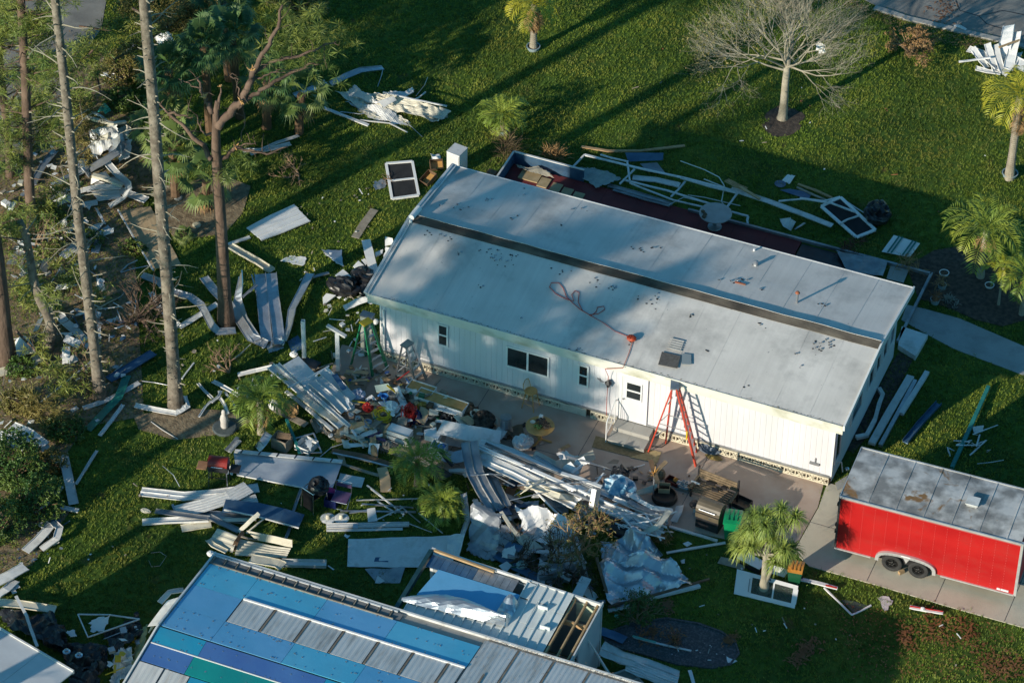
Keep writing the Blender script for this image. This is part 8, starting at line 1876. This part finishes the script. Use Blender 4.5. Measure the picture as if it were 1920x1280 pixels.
# lantern on the wall with wire, hummingbird-like ornament
t=empty('wall_lantern',(8.75,-.16,1.95),0,'black coach lantern hanging on the white wall beside the door','lantern')
MB().lathe((0,0,-.12),[(.05,0),(.10,.16),(.13,.18),(.05,.28),(.02,.32)],6).build('cage',M_black,t);MB().bar((0,.15,.1),(0,0,.16),.03,.03).build('bracket',M_black,t);MB().lathe((0,0,-.1),[(.03,0),(.07,.12)],6).build('glass',mat('lantern_glass',(.5,.5,.45),None,3,.1),t)
mb=MB();mb.bar((7.99+.3,-.03,1.98),(8.0+.52,-.03,1.86),.05,.02);mb.bar((8.36,-.035,1.99),(8.44,-.035,1.86),.04,.02)
place(mb,'wall_ornament',M_alud,'small dark bird ornament on the wall between window and lantern','ornament')
mb=MB();mb.bar((16.2,-.03,.86),(16.55,-.03,.86),.06,.10);mb.bar((16.4,-.03,.9),(16.4,-.03,1.12),.03,.03);place(mb,'wall_hook',M_alud,'grey umbrella-shaped ornament low at the right end of the front wall','ornament')
# red cord on the roof and down the wall
rp=[(1040,548),(1030,538),(1034,530),(1048,530),(1056,540),(1062,556),(1074,568),(1088,580),(1105,590),(1122,588),(1134,580),(1132,574),(1120,576),(1118,584),(1108,592),(1092,582),(1084,566),(1086,548),(1078,545),(1072,552),(1076,564),(1066,562),(1052,556),(1040,549)]
def on_roof(px,py):
 n=np.array([0,-HR,(W_/2+OV)]);p0=np.array([0,-OV,HE+.03]);d=FWD*FPX+RGT*(px-960)-UP*(py-640);t_=((p0-CP)@n)/(d@n);return Vector((CP+d*t_).tolist())
M_cord=mat('red_cord',(.42,.045,.02),None,3,.5);cordm=MB().tube([on_roof(*p) for p in rp],.014,5)
cordm.tube([on_roof(*p) for p in [(1108,592),(1130,604),(1152,620),(1176,630),(1186,640),(1180,660),(1168,690)]]+[Vector((8.72,-.45,2.9)),Vector((8.74,-.14,2.3)),Vector((8.7,-.10,1.2)),Vector((8.75,-.2,.5))],.012,5)
place(cordm,'red_cord',M_cord,'red extension cord looped over the roof and hanging to the lantern','cord')
mb=MB();c=on_roof(1184,637)
for k in range(12):
 a0=vr(0,3);mb.tube([c+Vector((.16*math.cos(a)*math.cos(a0),.13*math.sin(a),.08+.10*math.cos(a)*math.sin(a0))) for a in [6.283*q/12 for q in range(13)]],.02,5)
place(mb,'orange_cord_reel',mat('orange_red',(.55,.07,.02),None,3,.45),'bundle of orange-red cord lying near the roof edge','cord')
def roofpatch(pts,m_,nm,lb,cat,off=.02):
 v=[on_roof(*p)+Vector((0,0,off-.03)) for p in pts];n=len(v);vv=v+[p+Vector((0,0,.012)) for p in v]
 f=[tuple(range(n-1,-1,-1)),tuple(range(n,2*n))]+[(i,(i+1) % n,n+(i+1) % n,n+i) for i in range(n)]
 a=sum(v[i].x*v[(i+1) % n].y-v[(i+1) % n].x*v[i].y for i in range(n))
 if a < 0:f=[q[::-1] for q in f]
 place(MB().add(vv,f),nm,m_,lb,cat)
roofpatch([(1241,660),(1276,668),(1270,691),(1234,684)],mat('dark_grey_mat',(.07,.065,.06),(.10,.095,.09),12,.9),'rubber_tile','dark grey interlocking mat tile lying on the roof','mat',.045)
roofpatch([(1279,663),(1296,665),(1296,684),(1278,683)],mat('blue_grey_pad',(.20,.24,.26),None,3,.6),'grey_pad','small blue-grey square pad beside the dark tile on the roof','pad',.045)
for k in range(5):roofpatch([(1258-k*1.8,634+k*4),(1283-k*1.6,640+k*4.2),(1282-k*1.6,642.5+k*4.2),(1257-k*1.8,636.5+k*4)],M_roof,'loose_slat','thin white slat of the row above the dark roof tile','slat',.05)
for o in [o for o in bpy.data.objects if o.name.startswith('loose_slat')]:o['group']='thin white slats above the dark roof tile'
# ridge-side pipes on the back slope
def back_roof(px,py):
 n=np.array([0,HR,(W_/2+OV)]);p0=np.array([0,W_+OV,HE+.0]);d=FWD*FPX+RGT*(px-960)-UP*(py-640);t_=((p0-CP)@n)/(d@n);return Vector((CP+d*t_).tolist())
c=back_roof(1494,567);t=empty('roof_pipe',c,0,'rusty red capped vent pipe on the back slope of the roof','vent')
MB().tube([(0,0,0),(0,0,.42)],.045,10).build('pipe',M_alud,t);MB().lathe((0,0,.42),[(.05,0),(.09,.02),(.06,.07),(.02,.09)],12).build('cap',mat('rusty_red',(.35,.08,.03),(.25,.12,.06),6,.7),t)
c=back_roof(1417,497);place(MB().lathe(c,[(.1,0),(.08,.06),(.08,.14),(.1,.16),(.03,.2)],10),'roof_cap',M_alud,'small grey vent cap near the rear edge of the roof','vent')
c=back_roof(1414,470);place(MB().tube([c,c+Vector((0,0,.09))],.04,8),'roof_stub',M_white2,'small white pipe stub at the rear edge of the roof','vent')
c=back_roof(1388,532);place(MB().bar(c+Vector((-.2,0,.03)),c+Vector((.2,0,.03)),.06,.03),'rust_strip',mat('rusty_red',(.35,.08,.03)),'rust brown strip with tar spots on the rear roof slope','strip')
# --- patio right side: bench swing, grill, bins, fan
c=P(1338,935,.035);t=empty('bench_swing',c,-.12,'dark weathered wooden bench lying tipped on the patio','bench')
M_bench=mat('weathered_dark_bench',(.12,.085,.05),(.22,.16,.095),5,.8)
for i in range(6):MB().box(-.72,.72,-.28+i*.09,-.21+i*.09,.28+.02*i,.31+.02*i).build('seat_slat',M_bench,t)
for i in range(4):MB().box(-.72,.72,.28,.31,.45+i*.11,.53+i*.11).build('back_slat',M_bench,t)
for x in (-.76,.76):
 MB().bar((x,-.3,.42),(x,.34,.5),.08,.06).build('armrest',M_bench,t);MB().bar((x,-.26,0),(x,-.26,.42),.06,.06).build('leg',M_black,t);MB().bar((x,.30,0),(x,.33,.95),.06,.06).build('leg',M_black,t)
for x,y,s in ((-.2,.2,.16),(.05,-.05,.12),(.3,.15,.1)):place(MB().box(c.x+x-s,c.x+x+s,c.y+y-.05,c.y+y+.05,.48,.58),'tool',M_black,'black tool lying on the dark bench, ' + {.16:'largest',.12:'front',.1:'rightmost'}[s],'tool')
c=P(1331,985,.035);t=empty('barbecue',c,-.08,'black and brown gas barbecue with cover on the patio','barbecue')
MB().box(-.42,.42,-.3,.3,.05,.78).build('cabinet',M_black,t);hood=MB();n=9;v=[];f=[]
for x in (-.44,.44):
 for j in range(n):a=math.pi*j/(n-1);v.append((x,-.32*math.cos(a),.79+.32*math.sin(a)))
for j in range(n-1):f.append((j,n+j,n+j+1,j+1))
f+=[tuple(range(n-1,-1,-1)),tuple(n+j for j in range(n))]
M_hood=mat('brown_black_hood',(.085,.07,.045),(.13,.105,.07),3,.5);hood.add(v,f).build('hood',M_hood,t)
MB().tube([(-.3,-.36,.95),(.3,-.36,.95)],.018,6).build('handle',M_alu,t);MB().box(-.43,.43,-.335,-.305,.55,.74).build('front_panel',M_hood,t);MB().lathe((.1,-.34,.66),[(.03,0),(.02,.03)],8).build('knob',M_steel,t)
for x in (-.36,.36):MB().tube([(x,-.2,.05),(x+.03,-.2,.05)],.05,10).build('wheel',M_rubber,t)
c=P(1302,955,.035);t=empty('desk_fan',c,0,'black round fan head on a white base beside the barbecue','fan');MB().lathe((0,0,.2),[(.17,0),(.19,.05),(.16,.12),(.03,.15)],18).build('head',M_black,t);MB().tube([(.05,-.1,0),(0,0,.2)],.05,8).build('neck',M_white,t);MB().box(0,.34,-.12,.06,0,.12).build('base',M_white,t)
def wheelie(px,py,rz,label,bodym,lidm,tip=False,s=1.0):
 t=empty('wheelie_bin',P(px,py,.03),rz,label,'bin')
 v=[]
 for z,w,d in ((0,.21,.25),(.88,.28,.33)):v+=[(-w,-d,z),(w,-d,z),(w,d,z),(-w,d,z)]
 v=[(x*s,y*s,z*s) for x,y,z in v]
 MB().add(v,[(3,2,1,0),(4,5,6,7),(0,1,5,4),(1,2,6,5),(2,3,7,6),(3,0,4,7)]).build('body',bodym,t)
 MB().box(-.30*s,.30*s,-.36*s,-.333*s,.80*s,.88*s).build('rim',bodym,t)
 lid=MB();v=[];n=7
 for x in (-.30,.30):
  for j in range(n):y=-.37+.74*j/(n-1);v.append((x*s,y*s,(.885+.07*math.sin(math.pi*j/(n-1)))*s))
 f=[(j,n+j,n+j+1,j+1) for j in range(n-1)]+[tuple(range(n-1,-1,-1)),tuple(n+j for j in range(n)),(0,n-1,2*n-1,n)]
 lid.add(v,f).build('lid',lidm,t)
 for x in (-.15,0,.15):MB().bar((x*s,-.28*s,.96*s),(x*s,.28*s,.965*s),.05*s,.02*s).build('lid_rib',lidm,t)
 MB().tube([(-.26*s,.37*s,.86*s),(.26*s,.37*s,.86*s)],.016,6).build('handle',bodym,t)
 for x in (-.24*s,.24*s):MB().tube([(x-.02,.27*s,.09*s),(x+.03,.27*s,.09*s)],.09*s,12).build('wheel',M_rubber,t)
M_gbin=mat('bin_green',(.004,.20,.075),(.006,.26,.10),3,.4)
wheelie(1372,1003,.2,'bright green bin behind the dragon tree on the patio edge',M_gbin,M_gbin,s=1.0)
wheelie(1490,1092,.15,'dark green bin with a tan-orange lid beside the door panel',mat('bin_dark_green',(.006,.075,.03),None,3,.45),M_orange,s=.85)
t=BOX('dark tray with mixed bits beside the bright green bin',1388,945,.035,.7,.5,.18,-.2,M_black,'tray','tray',inner=M_woodd)
t=empty('ceiling_fan_debris',P(1225,925,.035),0,'broken wooden ceiling fan standing upright on the patio','ceiling fan')
MB().tube([(.1,-.3,0),(0,0,.95)],.025,8).build('rod',M_alu,t)
for a,z in ((1.1,1.2),(2.2,1.1),(5.3,1.0)):MB().bar((0,0,.98),(.55*math.cos(a),.55*math.sin(a),z),.16,.015).build('blade',M_bench if a != 2.2 else M_woodd,t)
sp_=MB()
for i in range(26):d=Vector((vr(),vr(),vr(-.3,1))).normalized()*R.uniform(.1,.26);sp_.tube([(0,0,.98),Vector((0,0,.98))+d],[.014,.006],4)
tag(sp_.build('brass_arms',mat('brass_orange',(.55,.28,.06),(.65,.36,.1),6,.35,metal=.4),t),kind='stuff')
QUAD('white trapezoid board standing by the fan',[(1192,920,.05),(1232,906,.35),(1232,922,.1),(1192,928,.04)],M_cream,n=(3,2),amp=0)
BOX('brown cardboard box open on the patio by the fan',1245,922,.035,.4,.34,.3,.3,M_ply,'cardboard_box','box')
BOX('red and black tool case open on the patio',1262,905,.035,.5,.3,.16,-.2,mat('dark_red',(.10,.01,.01),None,3,.5),'tool_case','case',inner=M_black)
LUMP('orange and black drill in the tool case',1267,901,.1,.08,M_orange,'drill','tool')
place(MB().lathe(P(1246,935,.035),[(.42,0),(.45,.06),(.43,.22),(.38,.24),(.36,.1)],24),'round_tub',mat('dark_brown_tub',(.03,.022,.016),None,3,.6),'round dark brown tub on the patio under the fan','tub')
LUMP('dark rounded chair cushion on the patio behind the tub',1240,895,.035,.16,M_bench,'cushion','cushion',(.8,1,1.2),am=.1)
LUMP('heap of glass jars and cans on the patio, small and dark',1283,912,.035,.16,M_alud,'jars','debris',(1.3,1,.5),fr=6,am=.6)
LUMP('brown wicker basket on the patio left of the bench',1296,917,.035,.14,M_woodd,'basket','basket')
RIB('white rod lying at the left end of the bench',[(1296,902,.5),(1304,905,.5),(1312,908,.5)],.05,'box',M_white2,name='rod')
LUMP('small yellow leaf heap by the front wall',1338,858,.035,.14,mat('yellow_leaf_heap',(.3,.22,.06),(.2,.14,.05),12,.9),'leaf_heap','leaves',(1.8,.8,.2),fr=6)
LUMP('spotted grey rag under the red ladder at the wall',1330,846,.035,.3,mat('spotted_rag',(.16,.2,.25),(.08,.1,.13),14,.8),'rag','cloth',(1.2,.6,.5))
RIB('black hose curl at the foot of the red ladder',[(1222,836,.05),(1240,838,.05),(1252,830,.05),(1256,822,.06)],.03,'tube',M_black,name='hose',cat='hose')
# --- lower right lawn
t=empty('door_panel',P(1437,1105),0,'white screen door with two glass panes lying propped on the lawn','door')
c=P(1437,1105);A,Bq,C,D=P(1382,1066,.35)-c,P(1498,1098,.35)-c,P(1491,1140,.05)-c,P(1376,1112,.05)-c
def pt(u,v,o=0):return A.lerp(Bq,u).lerp(D.lerp(C,u),v)+Vector((0,0,o))
def qd(u0,u1,v0,v1,o=0,th=.04):return MB().grid([[pt(u0,v0,o),pt(u0,v1,o)],[pt(u1,v0,o),pt(u1,v1,o)]],th)
qd(0,.24,0,1).build('lower_panel',M_white2,t);qd(.242,.99,0,.16).build('stile',M_white2,t);qd(.242,.99,.82,1).build('stile',M_white2,t);qd(.92,1,.163,.817).build('rail',M_white2,t);qd(.60,.625,.163,.817).build('mullion',M_white2,t);qd(.243,.262,.163,.817).build('rail',M_white2,t)
gm_=mat('clear_door_glass',(.5,.55,.5),None,3,.05,trans=.9);gm_.node_tree.nodes['Principled BSDF'].inputs['IOR'].default_value=1.1
qd(.263,.599,.165,.815,-.01,.006).build('pane',gm_,t);qd(.626,.919,.165,.815,-.01,.006).build('pane',gm_,t);qd(.215,.228,.25,.8,.006,.012).build('hinge_slot',M_alud,t);qd(.53,.55,.05,.12,.02,.02).build('latch',M_black,t)
QUAD('thin triangular mesh screen with white edge on the lower right lawn',[(1577,1124,.03),(1600,1126,.03),(1632,1136,.03),(1600,1148,.03)],mat('fine_mesh',(.05,.08,.06),(.08,.11,.08),9,.8),amp=.01,name='screen',cat='screen')
RIB('long white edge of the triangular screen',[(1545,1102,.05),(1572,1128,.06),(1597,1153,.05)],.05,'box',M_white2);RIB('short white edge of the triangular screen',[(1597,1153,.05),(1615,1145,.06),(1633,1135,.05)],.05,'box',M_white2)
RIB('white and red striped bar beside the dark green bin',[(1500,1086,.08),(1532,1093,.1),(1570,1103,.05)],.14,'box',M_white2,name='striped_bar');RIB('red stripe strip on the bar beside the dark green bin',[(1548,1097,.16),(1558,1099,.15),(1569,1102,.12)],.05,'box',M_red,name='strip',h=.03)
RIB('white bar with red edges on the lower right lawn',[(1706,1138,.05),(1736,1144,.07),(1768,1149,.05)],.14,'box',M_white2,name='striped_bar');RIB('red edge strip of the bar on the lower right lawn',[(1706,1136,.11),(1736,1141,.13),(1768,1146,.11)],.04,'box',M_red,name='strip',h=.02);LUMP('white ribbon tied at the middle of the red edged bar',1730,1142,.1,.06,M_white2,'ribbon','ribbon')
QUAD('white angular board scrap on the lower right lawn',[(1645,1120,.03),(1661,1115,.04),(1676,1126,.03),(1659,1145,.03)],mat('pinkish_board',(.62,.58,.56),None,3,.6),rough=.05,n=(4,4),amp=.01)
QUAD('brown flat board under the dragon tree',[(1352,1043,.1),(1400,1053,.12),(1395,1068,.06),(1345,1055,.05)],M_woodg,amp=0,name='board',cat='board')
t=BOX('black and white appliance lying behind the door panel',1408,1060,.03,.9,.4,.25,-.25,M_black,'appliance','appliance',open_=False,inner=M_white2)
QUAD('white panel lying behind the dragon tree trunk',[(1440,1056,.25),(1480,1068,.25),(1470,1082,.1),(1438,1072,.1)],M_white2,amp=.01)
RIB('thin white rail pointing at the bright green bin',[(1250,1037,.06),(1300,1028,.08),(1360,1018,.06)],.09,'box',M_white,name='rail')
RIB('white kerb strip along the patio front edge',[(1255,988,.02),(1300,1001,.02),(1345,1015,.02)],.10,'box',M_white,name='edging',h=.06)
QUAD('white cap with dark print on the lawn by the heap',[(1280,1018,.05),(1290,1014,.08),(1298,1019,.06),(1288,1024,.04)],M_white2,n=(3,3));QUAD('pale chip near the foil sheet',[(1276,1050,.05),(1284,1047,.06),(1284,1055,.05),(1278,1056,.04)],M_white)
QUAD('white heart-shaped scrap at the edge of the gravel bed',[(1362,1230,.05),(1372,1234,.06),(1381,1238,.05),(1366,1245,.05)],M_white2,rough=.03,n=(3,3))
RIB('pale slim board lying on the gravel bed',[(1188,1194,.05),(1232,1206,.06),(1296,1220,.05)],.08,'box',M_white,h=.03);RIB('mint green tip of the slim board',[(1186,1192,.06),(1210,1199,.07),(1230,1204,.08)],.09,'box',mat('mint_paint',(.12,.4,.33),None,3,.5),h=.02)
RIB('short white strip standing at the bottom edge of the photo',[(1293,1256,.05),(1297,1268,.06),(1302,1285,.05)],.12,'flat',M_white2)
# awning wreck at the lower right of the stripped house
RIB('long crumpled white awning sheet right of the stripped house, rear',[(1128,1215,1.2),(1165,1232,1.0),(1215,1248,.5),(1272,1268,.2)],.5,'wide',M_white,roll=[.3,.2,.1,0],jit=.03)
RIB('long crumpled awning sheet right of the stripped house, front',[(1175,1245,.8),(1215,1262,.6),(1268,1282,.3)],.55,'rib',M_white,jit=.03)
RIB('square tube leaning from the carport corner',[(1100,1198,2.3),(1122,1232,1.4),(1155,1285,.2)],.09,'box',M_white)
FRAME('mesh-filled frame lying at the bottom right of the stripped house',[(1145,1265,.4),(1180,1252,.5),(1215,1290,.3),(1160,1300,.3)],M_white,w=.06,mid=1,pane=mat('grey_mesh',(.24,.28,.27)))
RIB('small white post stub by the crumpled awning',[(1176,1240,.2),(1177,1225,.7)],.10,'box',M_alud)
RIB('blue-grey sheet on the shaded grass near the carport',[(1125,1182,.1),(1150,1190,.12),(1172,1200,.1)],.36,'flat',M_blueh)
LUMP('mint scrap on the grass near the foil sheet',1156,1156,.02,.06,mat('mint_paint',(.12,.4,.33)),'scrap','scrap')
LUMP('red scrap on the grass near the foil sheet',1152,1148,.02,.04,M_red,'scrap','scrap')
# pavers: single them out by their place in the row
pv=sorted([o for o in bpy.data.objects if o.name.startswith('paver')],key=lambda o:o.data.vertices[0].co.x)
for o,w_ in zip(pv,('first','second','third','fourth','fifth','last')):o['label']='%s tan paver, counted from the left, in the row on the red deck' % w_
og=[o for o in bpy.data.objects if o.get('group')==OG]
for o in og:o['label']='tall pine standing beyond the lower left edge of the photo'
ws=sorted([o for o in bpy.data.objects if o.name.startswith('loose_slat')],key=lambda o:-o.location.y)
for o,w_ in zip(ws,('topmost','second','middle','fourth','lowest')):o['label']='%s thin white slat of the row above the dark roof tile' % w_
# --- small scraps beyond the 280 largest become one object of stuff
SCR.sort(key=lambda t_:-t_[0])
rest=[o for _,o in SCR[280:]];vv=[];ff=[];fm_=[];mlist=[]
for o in rest:
 k=len(vv);me=o.data;m_=me.materials[0]
 if m_ not in mlist:mlist.append(m_)
 vv+=[tuple(v.co+o.location) for v in me.vertices]
 for p in me.polygons:ff.append(tuple(i+k for i in p.vertices));fm_.append(mlist.index(m_))
 bpy.data.objects.remove(o)
tag(mk('small_debris',vv,ff,None,None,False,mlist,fm_),'tiny scattered bits of storm debris over lawn and patio','debris',None,'stuff')
# things fixed to the house are its parts
for nm in ('roof_cap','roof_stub','roof_pipe','rust_strip','conduit','wall_ornament','wall_hook','wall_lantern'):
 o=bpy.data.objects[nm];o.parent=house;o.location=o.location-house.location
 for k in ('category','group'):
  if k in o:del o[k]
# walk over names that repeat a label without a group
seen={}
for o in bpy.data.objects:
 if o.parent is None and o.get('label') and not o.get('kind'):seen.setdefault(o['label'],[]).append(o)
for lb,os_ in seen.items():
 if len(os_) > 1:
  for o in os_:
   if not o.get('group'):o['group']=lb[:40]
   print('shared label',len(os_),lb) if o is os_[0] and len(os_) > 20 else None
 if not 4 <= len(lb.split()) <= 16:print('LABEL LENGTH',len(lb.split()),lb)
